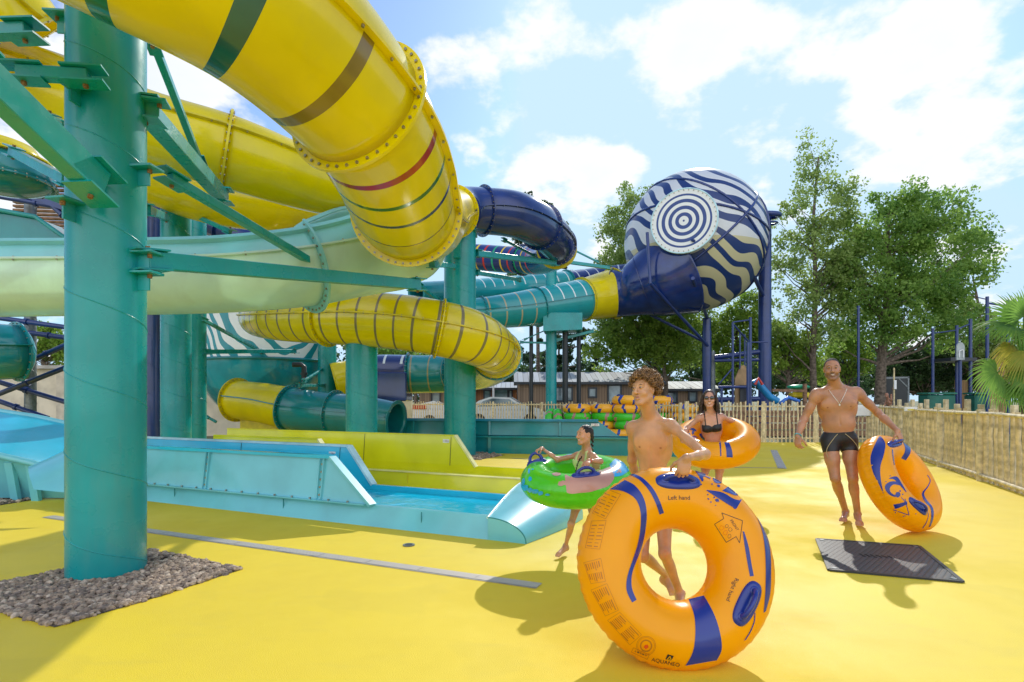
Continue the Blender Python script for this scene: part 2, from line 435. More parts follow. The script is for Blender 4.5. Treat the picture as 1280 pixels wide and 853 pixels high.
stn = N(nt, 'ShaderNodeMix', data_type='RGBA', blend_type='MULTIPLY'); stn.inputs['Factor'].default_value = 1; L.new(sk.outputs[0], stn.inputs[6]); setc(stn.inputs[7], (.62, .86, 1.12)); cap = N(nt, 'ShaderNodeMix', data_type='RGBA', blend_type='DARKEN'); cap.inputs['Factor'].default_value = 1; sca = N(nt, 'ShaderNodeMix', data_type='RGBA', blend_type='MULTIPLY'); sca.inputs['Factor'].default_value = 1; L.new(stn.outputs[2], sca.inputs[6]); setc(sca.inputs[7], (.14, .14, .14)); L.new(sca.outputs[2], cap.inputs[6]); setc(cap.inputs[7], (.46, .68, .90)); L.new(cap.outputs[2], bg.inputs[0]); bg.inputs[1].default_value = 1.0
tc = N(nt, 'ShaderNodeTexCoord')
sepd = N(nt, 'ShaderNodeSeparateXYZ'); L.new(tc.outputs['Generated'], sepd.inputs[0])
# cloud layer: direction mapped to a plane so that clouds flatten to the horizon
zz = N(nt, 'ShaderNodeMath', operation='MAXIMUM'); L.new(sepd.outputs[2], zz.inputs[0]); zz.inputs[1].default_value = 0.0
za = N(nt, 'ShaderNodeMath', operation='ADD'); L.new(zz.outputs[0], za.inputs[0]); za.inputs[1].default_value = .35
dx = N(nt, 'ShaderNodeMath', operation='DIVIDE'); L.new(sepd.outputs[0], dx.inputs[0]); L.new(za.outputs[0], dx.inputs[1])
dy = N(nt, 'ShaderNodeMath', operation='DIVIDE'); L.new(sepd.outputs[1], dy.inputs[0]); L.new(za.outputs[0], dy.inputs[1])
cmb = N(nt, 'ShaderNodeCombineXYZ'); L.new(dx.outputs[0], cmb.inputs[0]); L.new(dy.outputs[0], cmb.inputs[1]); cmb.inputs[2].default_value = 3.1
n1 = N(nt, 'ShaderNodeTexNoise'); n1.inputs['Scale'].default_value = 4.6; n1.inputs['Detail'].default_value = 12; n1.inputs['Roughness'].default_value = .56
L.new(cmb.outputs[0], n1.inputs['Vector'])
dens = n1.outputs[0]
def pdir(px, py): return Vector(((px - CX) / FPX, 1, -(py - HY) / FPX)).normalized()
blobs = [(640, 100, .075, .26), (580, 60, .05, .10), (820, 60, .09, .24), (930, 80, .10, .22), (1080, 60, .13, .26), (1220, 60, .13, .24), (1150, 130, .09, .12), (700, 240, .12, .24), (770, 200, .07, .2), (620, 250, .08, .12),
         (250, 120, .14, .22), (330, 60, .08, .05), (1160, 182, .05, .13), (930, 215, .07, .16), (60, 60, .2, .25), (1240, 350, .12, .12), (60, 280, .2, .2), (540, 80, .06, .14), (585, 180, .03, .18)]
prev = dens
for (bx, by, w_, amp) in blobs:
    d = pdir(bx, by)
    dt = N(nt, 'ShaderNodeVectorMath', operation='DISTANCE'); L.new(tc.outputs['Generated'], dt.inputs[0]); dt.inputs[1].default_value = d
    mr = N(nt, 'ShaderNodeMapRange', interpolation_type='SMOOTHSTEP'); mr.inputs[1].default_value = w_ * 1.6; mr.inputs[2].default_value = w_ * .3; mr.inputs[3].default_value = 0; mr.inputs[4].default_value = amp * .60
    L.new(dt.outputs['Value'], mr.inputs[0])
    ad = N(nt, 'ShaderNodeMath', operation='ADD'); L.new(prev, ad.inputs[0]); L.new(mr.outputs[0], ad.inputs[1]); prev = ad.outputs[0]
cf = N(nt, 'ShaderNodeMapRange', interpolation_type='SMOOTHSTEP'); cf.inputs[1].default_value = .60; cf.inputs[2].default_value = .72; L.new(prev, cf.inputs[0])
ccr = N(nt, 'ShaderNodeMapRange'); ccr.inputs[1].default_value = .62; ccr.inputs[2].default_value = 1.05; L.new(prev, ccr.inputs[0])
cm = N(nt, 'ShaderNodeMix', data_type='RGBA'); L.new(ccr.outputs[0], cm.inputs['Factor']); setc(cm.inputs[6], (1.0, 1.0, 1.0)); setc(cm.inputs[7], (.84, .89, .97))
L.new(cm.outputs[2], bg2.inputs[0]); bk = N(nt, 'ShaderNodeMapRange', interpolation_type='SMOOTHSTEP'); bk.inputs[1].default_value = .15; bk.inputs[2].default_value = -.75; bk.inputs[3].default_value = .90; bk.inputs[4].default_value = 1.95; L.new(sepd.outputs[1], bk.inputs[0]); L.new(bk.outputs[0], bg2.inputs[1])  # unseen cloud bank added behind the camera, brightened to fill shaded sides
# thin bright veil over the whole sky, added to lift the shaded sides
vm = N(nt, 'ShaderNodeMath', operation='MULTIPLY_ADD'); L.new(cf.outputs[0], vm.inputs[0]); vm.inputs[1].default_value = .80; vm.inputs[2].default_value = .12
bc = N(nt, 'ShaderNodeMapRange', interpolation_type='SMOOTHSTEP'); bc.inputs[1].default_value = .0; bc.inputs[2].default_value = -.6; bc.inputs[3].default_value = 0; bc.inputs[4].default_value = .55; L.new(sepd.outputs[1], bc.inputs[0]); mxv = N(nt, 'ShaderNodeMath', operation='MAXIMUM'); L.new(vm.outputs[0], mxv.inputs[0]); L.new(bc.outputs[0], mxv.inputs[1])  # denser cloud cover added out of view behind the camera as fill
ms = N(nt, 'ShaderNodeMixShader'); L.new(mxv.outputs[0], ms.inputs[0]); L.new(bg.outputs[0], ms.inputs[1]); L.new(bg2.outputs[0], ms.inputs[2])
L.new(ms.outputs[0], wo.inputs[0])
SC.view_settings.view_transform = 'Standard'; SC.view_settings.look = 'None'; SC.view_settings.gamma = 1; SC.view_settings.exposure = .30
SC.cycles.max_bounces = 8; SC.cycles.transparent_max_bounces = 8
SC.cycles.use_denoising = True
SC.cycles.sample_clamp_indirect = 6

# ------------------------------------------------------------------ ground
def ground_yellow():
    m, nt, out = newmat('yellow_rubber_surfacing'); L = nt.links
    b = N(nt, 'ShaderNodeBsdfPrincipled'); tc = N(nt, 'ShaderNodeTexCoord')
    n1 = N(nt, 'ShaderNodeTexNoise'); n1.inputs['Scale'].default_value = .9; n1.inputs['Detail'].default_value = 10; n1.inputs['Roughness'].default_value = .65
    n2 = N(nt, 'ShaderNodeTexNoise'); n2.inputs['Scale'].default_value = 210; n2.inputs['Detail'].default_value = 2
    n3 = N(nt, 'ShaderNodeTexNoise'); n3.inputs['Scale'].default_value = .45; n3.inputs['Detail'].default_value = 8; n3.inputs['Roughness'].default_value = .6
    for q in (n1, n2, n3): L.new(tc.outputs['Object'], q.inputs['Vector'])
    m1 = N(nt, 'ShaderNodeMix', data_type='RGBA'); r1 = N(nt, 'ShaderNodeMapRange'); r1.inputs[1].default_value = .3; r1.inputs[2].default_value = .72
    L.new(n1.outputs[0], r1.inputs[0]); L.new(r1.outputs[0], m1.inputs['Factor']); setc(m1.inputs[6], (.86, .645, .02)); setc(m1.inputs[7], (.72, .53, .03))
    m2 = N(nt, 'ShaderNodeMix', data_type='RGBA'); r2 = N(nt, 'ShaderNodeMapRange'); r2.inputs[1].default_value = .46; r2.inputs[2].default_value = .7; r2.inputs[4].default_value = .5
    L.new(n2.outputs[0], r2.inputs[0]); L.new(r2.outputs[0], m2.inputs['Factor']); L.new(m1.outputs[2], m2.inputs[6]); setc(m2.inputs[7], (.84, .70, .16))
    # faint scuffs
    mp = N(nt, 'ShaderNodeMapping'); mp.inputs['Scale'].default_value = (1.2, 5, 1); mp.inputs['Rotation'].default_value = (0, 0, .4); L.new(tc.outputs['Object'], mp.inputs[0])
    n4 = N(nt, 'ShaderNodeTexNoise'); n4.inputs['Scale'].default_value = 1.6; n4.inputs['Detail'].default_value = 12; n4.inputs['Roughness'].default_value = .7; L.new(mp.outputs[0], n4.inputs['Vector'])
    r4 = N(nt, 'ShaderNodeMapRange'); r4.inputs[1].default_value = .55; r4.inputs[2].default_value = .8; r4.inputs[4].default_value = .28; L.new(n4.outputs[0], r4.inputs[0])
    m4 = N(nt, 'ShaderNodeMix', data_type='RGBA'); L.new(r4.outputs[0], m4.inputs['Factor']); L.new(m2.outputs[2], m4.inputs[6]); setc(m4.inputs[7], (.58, .46, .10))
    # sparse dark specks and a few damp stains
    n5 = N(nt, 'ShaderNodeTexVoronoi', feature='F1'); n5.inputs['Scale'].default_value = 9; L.new(tc.outputs['Object'], n5.inputs['Vector'])
    r5 = N(nt, 'ShaderNodeMapRange'); r5.inputs[1].default_value = .035; r5.inputs[2].default_value = .02; r5.inputs[3].default_value = 0; r5.inputs[4].default_value = .7; L.new(n5.outputs['Distance'], r5.inputs[0])
    m5 = N(nt, 'ShaderNodeMix', data_type='RGBA'); L.new(r5.outputs[0], m5.inputs['Factor']); L.new(m4.outputs[2], m5.inputs[6]); setc(m5.inputs[7], (.30, .24, .08))
    n6 = N(nt, 'ShaderNodeTexNoise'); n6.inputs['Scale'].default_value = 1.1; n6.inputs['Detail'].default_value = 5; n6.inputs['Distortion'].default_value = .6; mp6 = N(nt, 'ShaderNodeMapping'); mp6.inputs['Location'].default_value = (7.3, 2.2, 0); L.new(tc.outputs['Object'], mp6.inputs[0]); L.new(mp6.outputs[0], n6.inputs['Vector'])
    r6 = N(nt, 'ShaderNodeMapRange'); r6.inputs[1].default_value = .60; r6.inputs[2].default_value = .64; r6.inputs[4].default_value = .10; L.new(n6.outputs[0], r6.inputs[0])
    m6 = N(nt, 'ShaderNodeMix', data_type='RGBA'); L.new(r6.outputs[0], m6.inputs['Factor']); L.new(m5.outputs[2], m6.inputs[6]); setc(m6.inputs[7], (.50, .40, .05)); L.new(m6.outputs[2], b.inputs['Base Color'])
    r3 = N(nt, 'ShaderNodeMapRange'); r3.inputs[1].default_value = .42; r3.inputs[2].default_value = .62; r3.inputs[3].default_value = .46; r3.inputs[4].default_value = .80
    L.new(n3.outputs[0], r3.inputs[0]); L.new(r3.outputs[0], b.inputs['Roughness'])
    bp = N(nt, 'ShaderNodeBump'); b.inputs['Specular IOR Level'].default_value = .28; bp.inputs['Strength'].default_value = .7; bp.inputs['Distance'].default_value = .004; L.new(n2.outputs[0], bp.inputs['Height']); L.new(bp.outputs[0], b.inputs['Normal'])
    L.new(b.outputs[0], out.inputs[0]); return m
def ground_far():
    return mat('sandy_grass', (.30, .27, .16), .95, .2, .8, bump=.3, bscale=30, col2=(.10, .13, .04))
FAR = 17.8
g = MB(); g.add([(-400, -60, -.02), (400, -60, -.02), (400, 900, -.02), (-400, 900, -.02)], [(0, 1, 2, 3)], ground_far(), False); structure('ground', g)
# yellow wet-pour surfacing, edged by the two fences
FR0 = Vector((6.0, 4.94)); FRd = Vector((2.0, 4.76)).normalized()   # right fence line
def rf(Y): return 7.26 + (Y - 7.94) * (2.0 / 4.76)
FN = [(11.3, 17.75), (8.0, 17.8), (6.05, 18.0), (-5.0, 25.0), (-15, 31.3)]  # far fence polyline (x,y)
poly = [(-16, -4), (3.5, -4), (rf(3) , 3), (rf(8), 8), (rf(12.7), 12.7), (11.35, 17.75)] + FN[1:4] + [(-9.0, 22), (-12, 12), (-16, 8)]
me = bpy.data.meshes.new('pool_deck'); bm = bmesh.new(); vs = [bm.verts.new((x, y, 0)) for x, y in poly]; f = bm.faces.new(vs)
bmesh.ops.triangulate(bm, faces=[f]); bm.normal_update()
for f in bm.faces:
    if f.normal.z < 0: f.normal_flip()
bm.to_mesh(me); bm.free(); me.materials.append(ground_yellow()); o = bpy.data.objects.new('yellow_pool_deck', me); link(o); tag(o, kind='structure')

U = Vector((-.913, .408, 0)); Wd = Vector((.408, .913, 0))   # along the landing troughs (to the left) / across them
# drain channels
def drain_mat():
    m, nt, out = newmat('drain_grating'); L = nt.links; b = N(nt, 'ShaderNodeBsdfPrincipled'); uv = N(nt, 'ShaderNodeUVMap')
    vo = N(nt, 'ShaderNodeTexVoronoi', feature='F1'); vo.inputs['Randomness'].default_value = 0; vo.inputs['Scale'].default_value = 60; L.new(uv.outputs[0], vo.inputs['Vector'])
    r = N(nt, 'ShaderNodeMapRange'); r.inputs[1].default_value = .25; r.inputs[2].default_value = .4; L.new(vo.outputs['Distance'], r.inputs[0])
    mx = N(nt, 'ShaderNodeMix', data_type='RGBA'); L.new(r.outputs[0], mx.inputs['Factor']); setc(mx.inputs[6], (.16, .15, .14)); setc(mx.inputs[7], (.68, .62, .58)); L.new(mx.outputs[2], b.inputs['Base Color'])
    b.inputs['Roughness'].default_value = .5; b.inputs['Metallic'].default_value = .3; L.new(b.outputs[0], out.inputs[0]); return m
DM = drain_mat()
steel_edge = mat('steel_edge', (.56, .53, .50), .5, .15, 8, metal=.4)
def drain(a, b, w, label):
    a = Vector(a); b = Vector(b); d = (b - a).normalized(); s = d.cross(Vector((0, 0, 1))).normalized(); L_ = (b - a).length
    e = empty('drain_channel', a, label, 'drain', 'drain channels let into the yellow deck')
    m1 = MB(); nseg = max(1, int(L_ / .5)); seg = L_ / nseg
    for i in range(nseg):
        p = a + d * seg * i + d * .004; q = a + d * seg * (i + 1) - d * .004
        m1.add([p - s * w * .38 + Vector((0, 0, .006)), q - s * w * .38 + Vector((0, 0, .006)), q + s * w * .38 + Vector((0, 0, .006)), p + s * w * .38 + Vector((0, 0, .006))], [(0, 1, 2, 3)], DM, False, [((0, 0), (seg, 0), (seg, w * .76), (0, w * .76))])
    m1.build('grating', e, fix=False)
    m2 = MB()
    m2.add([a - s * w * .5 + Vector((0, 0, .003)), b - s * w * .5 + Vector((0, 0, .003)), b + s * w * .5 + Vector((0, 0, .003)), a + s * w * .5 + Vector((0, 0, .003))], [(0, 1, 2, 3)], steel_edge, False); m2.build('channel_frame', e, fix=False)
drain(G(674, 733), G(60, 646), .13, 'long grey slotted drain channel crossing the yellow deck in front of the blue trough')
drain(G(967, 563), G(978, 586), .16, 'short wide grey drain strip in the deck near the far gate')
drain(G(640, 573), G(812, 586), .045, 'thin grey drain line on the deck behind the girl')
drain(G(905, 584.5), G(981, 585.5), .05, 'thin grey drain line meeting the short strip by the far gate')
# access cover
def cover():
    q = [G(1020.6, 675), G(1149, 684), G(1204, 729), G(1036, 714)]
    e = empty('access_cover', q[0], 'dark grey diamond-pattern access cover set in the deck before the man', 'cover')
    m, nt, out = newmat('cover_composite'); L = nt.links; b = N(nt, 'ShaderNodeBsdfPrincipled'); tc = N(nt, 'ShaderNodeTexCoord')
    mp = N(nt, 'ShaderNodeMapping'); mp.inputs['Rotation'].default_value = (0, 0, .785); L.new(tc.outputs['Object'], mp.inputs[0])
    vo = N(nt, 'ShaderNodeTexVoronoi', feature='F1', distance='CHEBYCHEV'); vo.inputs['Randomness'].default_value = 0; vo.inputs['Scale'].default_value = 26; L.new(mp.outputs[0], vo.inputs['Vector'])
    r = N(nt, 'ShaderNodeMapRange'); r.inputs[1].default_value = .28; r.inputs[2].default_value = .4; r.inputs[3].default_value = 1; r.inputs[4].default_value = 0; L.new(vo.outputs['Distance'], r.inputs[0])
    bp = N(nt, 'ShaderNodeBump'); bp.inputs['Strength'].default_value = 1; bp.inputs['Distance'].default_value = .006; L.new(r.outputs[0], bp.inputs['Height']); L.new(bp.outputs[0], b.inputs['Normal'])
    mx = N(nt, 'ShaderNodeMix', data_type='RGBA'); L.new(r.outputs[0], mx.inputs['Factor']); setc(mx.inputs[6], (.035, .037, .042)); setc(mx.inputs[7], (.10, .105, .115)); L.new(mx.outputs[2], b.inputs['Base Color'])
    b.inputs['Roughness'].default_value = .42; L.new(b.outputs[0], out.inputs[0])
    c = sum(q, Vector()) / 4
    mb = MB(); up = Vector((0, 0, .012))
    inner = [c + (p - c) * .96 + up for p in q]; mb.add([p for p in inner] + [p - up * .9 for p in q], [(0, 1, 2, 3)] + [(i, (i + 1) % 4, 4 + (i + 1) % 4, 4 + i) for i in range(4)], m, False)
    mb.build('cover_plate', e)
    mb = MB()
    for i in range(4):
        a = c + (q[i] - c) * .99; b2 = c + (q[(i + 1) % 4] - c) * .99; mb.beam(a + Vector((0, 0, .009)), b2 + Vector((0, 0, .009)), .03, .014, M['frame_dark'])
    mb.build('cover_frame', e)
    mb = MB()
    ex = (q[1] - q[0]).normalized(); ey = (q[3] - q[0]).normalized()
    for (u, v, s) in ((.35, .45, .09), (.5, .45, .07)):
        for k in range(3):
            p = q[0] + (q[1] - q[0]) * (u + k * .05) + (q[3] - q[0]) * v
            mb.beam(p + Vector((0, 0, .014)), p + ex * .03 + ey * s + Vector((0, 0, .014)), .012, .004, M['black_rubber'])
    mb.build('lifting_slot', e)
    mb = MB()
    for (i) in range(4):
        p = c + (q[i] - c) * .9; mb.cyl(p + Vector((0, 0, .012)), p + Vector((0, 0, .017)), .022, n=12, mt=M['grey_steel'])
    mb.build('corner_screw', e)
cover()
e = empty('floor_light_fitting', G(511, 682), 'small round grey metal fitting set flush in the deck beside the blue trough', 'floor fitting')
c = G(511, 682)
MB().cyl(c + Vector((0, 0, .001)), c + Vector((0, 0, .009)), .055, n=28, mt=M['grey_steel']).build('metal_ring', e)
MB().cyl(c + Vector((0, 0, .009)), c + Vector((0, 0, .012)), .034, n=24, mt=M['frame_dark']).build('lens', e)

# gravel beds with real stones
stone_m = []
for i, c_ in enumerate([(.40, .30, .22), (.28, .21, .16), (.50, .40, .31), (.35, .26, .19), (.22, .17, .14)]):
    stone_m.append(mat('pebble', c_, .85, .25, 30, bump=.3, bscale=60))
soil = mat('bed_soil', (.10, .08, .06), .95, .3, 12, bump=.6, bscale=60)
def in_poly(x, y, pl):
    c = False; j = len(pl) - 1
    for i in range(len(pl)):
        if (pl[i][1] > y) != (pl[j][1] > y) and x < (pl[j][0] - pl[i][0]) * (y - pl[i][1]) / (pl[j][1] - pl[i][1]) + pl[i][0]: c = not c
        j = i
    return c
ico = bmesh.new(); bmesh.ops.create_icosphere(ico, subdivisions=1, radius=1)
icoV = np.array([v.co[:] for v in ico.verts]); icoF = np.array([[v.index for v in f.verts] for f in ico.faces]); ico.free()
def gravel(pl, n, rmin, rmax, label, layers=2):
    xs = [p[0] for p in pl]; ys = [p[1] for p in pl]
    V = []; F = []; MI = []; cnt = 0; off = 0
    while cnt < n:
        x = random.uniform(min(xs), max(xs)); y = random.uniform(min(ys), max(ys))
        if not in_poly(x, y, pl): continue
        r = random.uniform(rmin, rmax); s = np.array([r * random.uniform(.8, 1.3), r * random.uniform(.7, 1.1), r * random.uniform(.5, .8)])
        q = Matrix.Rotation(random.uniform(0, 6.28), 3, 'Z') @ Matrix.Rotation(random.uniform(-.5, .5), 3, 'X')
        v = icoV * (1 + rng.uniform(-.22, .22, icoV.shape)) * s
        v = v @ np.array(q).T + np.array([x, y, .001 + random.uniform(0, .014) * layers / 2 + r * .08])
        V.append(v); F.append(icoF + off); off += len(v); MI += [random.randrange(5)] * len(icoF); cnt += 1
    V = np.concatenate(V); F = np.concatenate(F)
    me = bpy.data.meshes.new('gravel_bed'); me.from_pydata(V.tolist(), [], F.tolist())
    for s in stone_m: me.materials.append(s)
    me.materials.append(soil)
    me.polygons.foreach_set('material_index', MI); me.update()
    o = bpy.data.objects.new('gravel', me); link(o); tag(o, label, 'gravel', kind='stuff')
    mb = MB(); mb.add([(x, y, .004) for x, y in pl], [tuple(range(len(pl)))], soil, False); structure('gravel_bed_base', mb)
def gp(pts): return [tuple(G(x, y)[:2]) for x, y in pts]
gravel(gp([(-60, 738), (20, 726), (85, 712), (190, 688), (303, 712), (180, 752), (68, 785), (-30, 758)]), 3000, .014, .030, 'brown stone gravel filling the square bed round the big teal column')
gravel(gp([(-160, 598), (40, 600), (85, 606), (85, 618), (0, 632), (-160, 646)]), 1500, .018, .04, 'brown gravel patch under the pale blue run-out slide at left')
gravel(gp([(545, 567), (600, 566.5), (632, 569), (600, 575), (550, 577)]), 700, .02, .05, 'gravel round the base of the slim teal column beyond the troughs')
# ------------------------------------------------------------------ water slides
def path(pts, ds=.12): return frames(catmull([(P(x, y, Y), W(w, Y) / 2) for (x, y, Y, w) in pts], ds))
DGRN = mat('dark_green_print', (.01, .16, .05), .2, coat=.5); DTEAL = mat('dark_teal_print', (.01, .11, .12), .2, coat=.5)
BRN = mat('brown_print', (.22, .15, .02), .2, coat=.5); REDP = mat('red_print', (.35, .02, .01), .2, coat=.5); NVP = mat('navy_print', (.01, .04, .18), .2, coat=.5)
# A: the big yellow tube in the foreground, running on as the navy tube
e = empty('tube_slide', (0, 6, 0), 'big glossy yellow tube slide curving down across the top left of the photo', 'water slide')
A = path([(-230, -290, 3.0, 262), (-60, -205, 3.05, 255), (150, -98, 3.3, 235), (327, 10, 3.75, 206), (446, 131, 4.5, 168), (487, 205, 5.25, 146), (508, 262, 6.3, 124), (532, 276, 8, 98), (546, 272, 10.3, 76), (557, 268, 11.8, 66), (566, 265, 12.9, 58)])
# stripes: (t, half width m, material, v0, v1)
st = [(2.05, .055, DGRN, 0, 1), (2.83, .06, DTEAL, 0, 1), (3.48, .045, BRN, .5, 1.0), (4.42, .03, REDP, .5, 1), (4.82, .024, DGRN, .5, 1), (5.2, .024, NVP, .5, 1), (5.6, .012, BRN, .5, 1)]
shell(A, 0, 4, M['yellow'], n=96, stripes=st).build('upper_tube_section', e)
shell(A, 4, 6.0, M['yellow'], n=96, stripes=st).build('curved_tube_section', e)
shell(A, 6.0, 10, M['yellow'], n=64).build('lower_tube_section', e)
for t, nb in ((4, 40), (6.0, 44), (9.95, 28)):
    flange(A, t, M['yellow'], w=.075, thick=.03, nb=nb, n=96, bolt=M['bolt'], br=.013).build('joint_flange', e)
seam(A, 0, 10, 0.0, M['yellow'], w=.06, bolt=M['bolt'], every=.24).build('seam_flange', e)
seam(A, 0, 10, PI, M['yellow'], w=.05, bolt=M['bolt'], every=.24).build('seam_flange', e)

e = empty('tube_slide', (3, 15, 0), 'shiny navy tube curling back on itself behind the big yellow tube', 'water slide')
Nv = path([(566, 265, 12.9, 57), (578, 263, 13.5, 56), (604, 264, 13.9, 56), (645, 269, 14.3, 56), (676, 284, 15.2, 52), (695, 303, 16.8, 46), (692, 318, 18.6, 40), (672, 325, 20.3, 36), (640, 325, 21.5, 33), (600, 322, 22.3, 32), (565, 320, 22.6, 31)])
MR = ringmat('navy_rainbow', NAVY, (.75, .5, .02), 1.7, .09); 
shell(Nv, 0, 5.2, M['navy_gel'], n=56).build('upper_tube_section', e)
RB = [mat('ring_red', (.6, .03, .02), .3), mat('ring_yellow', (.75, .5, .02), .3), mat('ring_green', (.02, .4, .2), .3)]
shell(Nv, 5.2, 10, M['navy_gel'], n=48, stripes=[(7.0 + i * .28, .045, RB[i % 3], 0, 1) for i in range(10)]).build('lower_tube_section', e)
for t in (2.0, 4.0, 5.2, 7.6): flange(Nv, t, M['navy_gel'], w=.07, nb=26, n=56, bolt=M['bolt']).build('joint_flange', e)
flange(Nv, 5.5, M['yellow_dull'], w=.10, nb=20, n=56).build('joint_flange', e)
for a in (0, PI): seam(Nv, 0, 10, a, M['navy_gel'], w=.05, bolt=M['grey_steel'], every=.3).build('seam_flange', e)

# B: second yellow tube crossing behind the big column
e = empty('tube_slide', (-4, 8, 0), 'plain yellow tube slide passing behind the big teal column at upper left', 'water slide')
B = path([(-120, 60, 7.1, 92), (60, 112, 7.2, 90), (184, 160, 7.3, 89), (290, 192, 7.6, 88), (375, 222, 8.3, 76), (428, 240, 9.2, 63), (470, 255, 11, 50)])
shell(B, 0, 2.93, M['yellow'], n=64).build('tube_section', e); shell(B, 2.93, 6, M['yellow'], n=64).build('tube_section', e)
flange(B, 2.93, M['yellow_dull'], w=.07, nb=30, bolt=M['bolt']).build('joint_flange', e); flange(B, 5, M['yellow_dull'], w=.07, nb=30, bolt=M['bolt']).build('joint_flange', e)
for a in (0.35, PI + .3): seam(B, 0, 5, a, M['yellow_dull'], w=.05, bolt=M['bolt'], every=.34).build('seam_flange', e)
# C: yellow/teal tube just under it
e = empty('tube_slide', (-4, 11, 0), 'yellow tube ending in a teal section below the plain yellow tube', 'water slide')
Cc = path([(120, 190, 9.6, 74), (200, 222, 9.8, 72), (262, 244, 10.1, 70), (330, 257, 10.7, 62), (385, 262, 11.8, 52), (430, 262, 13, 46), (470, 260, 14, 42)])
shell(Cc, 0, 4, M['yellow'], n=56).build('tube_section', e); shell(Cc, 4, 6, M['teal_gel'], n=48).build('end_section', e)
flange(Cc, 4, M['yellow_dull'], w=.06, nb=26, bolt=M['bolt']).build('joint_flange', e)
seam(Cc, 0, 4, 0.1, M['yellow_dull'], w=.05, bolt=M['bolt'], every=.34).build('seam_flange', e)
# yellow hood and rib at the very left top
e = empty('tube_slide', (-6, 7, 3), 'pale yellow slide hood with a pointed flange at the top left corner', 'water slide')
Hd = path([(-110, -80, 6.4, 150), (-60, -40, 6.4, 140), (-12, 10, 6.5, 130), (24, 52, 6.7, 118)])
shell(Hd, 0, 3, M['yellow'], n=56).build('hood', e); flange(Hd, 2.97, M['yellow_dull'], w=.10, nb=26, bolt=M['bolt']).build('joint_flange', e)
seam(Hd, 0, 3, .35, M['yellow_dull'], w=.07, bolt=M['bolt']).build('seam_flange', e)

# D: pale open trough
e = empty('open_flume', (-3, 7, 3), 'pale blue and green open flume running level behind the big teal column', 'water slide')
D = path([(-160, 348, 6.5, 100), (0, 346, 6.5, 100), (200, 344, 6.6, 98), (300, 340, 6.8, 99), (386, 329, 7.2, 106), (440, 308, 7.9, 128), (485, 294, 8.5, 138), (515, 296, 9.0, 112)])
def dm(f, v): return M['pale_blue'] if (math.sin(v * 2 * PI) > .18) else None
shell(D, 0, 3.9, M['pale_green'], n=72, a0=PI * .78, a1=PI * 2.22, matfn=dm).build('flume_section', e, fix=False)
shell(D, 3.9, 7, M['pale_green'], n=72, a0=PI * .80, a1=PI * 2.2, matfn=dm).build('flared_section', e, fix=False)
flange(D, 3.9, M['pale_blue'], w=.10, nb=26, bolt=M['bolt'], a0=PI * .75, a1=PI * 2.25).build('joint_flange', e)
for a in (2 * PI + .19,): seam(D, 0, 6, a, M['pale_green'], w=.035, bolt=M['bolt'], every=.45, br=.011).build('seam_flange', e)
seam(D, 0, 6, PI * .80, M['pale_blue'], w=.06, thick=.05).build('lip', e); seam(D, 0, 7, PI * 2.2, M['pale_blue'], w=.06, thick=.05).build('lip', e)

# E: yellow tube with brown rings; goes on as teal and navy behind
YR = ringmat('yellow_ringed', YEL, (.26, .22, .10), .36, .045, trans=.2)
TR = ringmat('teal_ringed', (.01, .27, .28), (.34, .30, .16), .62, .05); NR = ringmat('navy_ringed', NAVY, (.75, .8, .8), .52, .07, v0=.08, v1=.42)
e = empty('tube_slide', (-2, 12, 0), 'yellow tube slide ringed with brown stripes low in the middle of the slides', 'water slide')
E = path([(330, 396, 14.6, 38), (322, 398, 13.6, 44), (346, 399, 12.5, 53), (395, 399, 11.8, 61), (445, 399, 11.5, 67), (500, 403, 11.4, 69), (545, 410, 11.4, 69), (585, 420, 11.7, 68), (612, 433, 12.6, 62), (621, 443, 13.8, 55)])
shell(E, 0, 3.3, YR, n=56).build('tube_section', e); shell(E, 3.3, 6.1, YR, n=56).build('tube_section', e); shell(E, 6.1, 9, YR, n=56).build('tube_section', e)
for t in (.6, 3.3, 6.1, 8.9): flange(E, t, M['yellow'], w=.06, nb=30, bolt=M['bolt'], br=.012).build('joint_flange', e)
for a in (.12, PI): seam(E, 0, 9, a, M['yellow_dull'], w=.045, bolt=M['bolt'], every=.36).build('seam_flange', e)
e = empty('tube_slide', (-2, 16, 0), 'teal tube with tan rings leading to a navy white-striped section behind the slim columns', 'water slide')
E2 = path([(621, 443, 13.8, 57), (618, 452, 15, 54), (600, 462, 16.2, 49), (565, 467, 17, 47), (530, 468, 17.2, 47), (508, 468, 17.2, 48), (472, 468, 17.2, 48), (445, 474, 17, 50), (418, 480, 16.8, 52)])
shell(E2, 0, 4.9, TR, n=48).build('teal_tube_section', e); shell(E2, 4.9, 6.6, NR, n=48).build('navy_tube_section', e); shell(E2, 6.6, 8, M['yellow'], n=48).build('yellow_tube_section', e)
for t in (.1, 2.9, 4.9): flange(E2, t, M['teal_gel'], w=.08, nb=26, bolt=M['bolt']).build('joint_flange', e)
mb = MB(); c = P(488, 484, 16.9); mb.box(c, (1.15, 1.0, .85), M['navy_gel'], bev=.03); mb.build('splash_box', e)
mb = MB(); mb.cyl(P(497, 498, 16.9), G(497, 560) + Vector((0, 0, 0)) if False else Vector((P(497, 498, 16.9).x, 16.9, 0)), .14, n=16, mt=M['black_paint']); mb.build('drain_pipe', e)
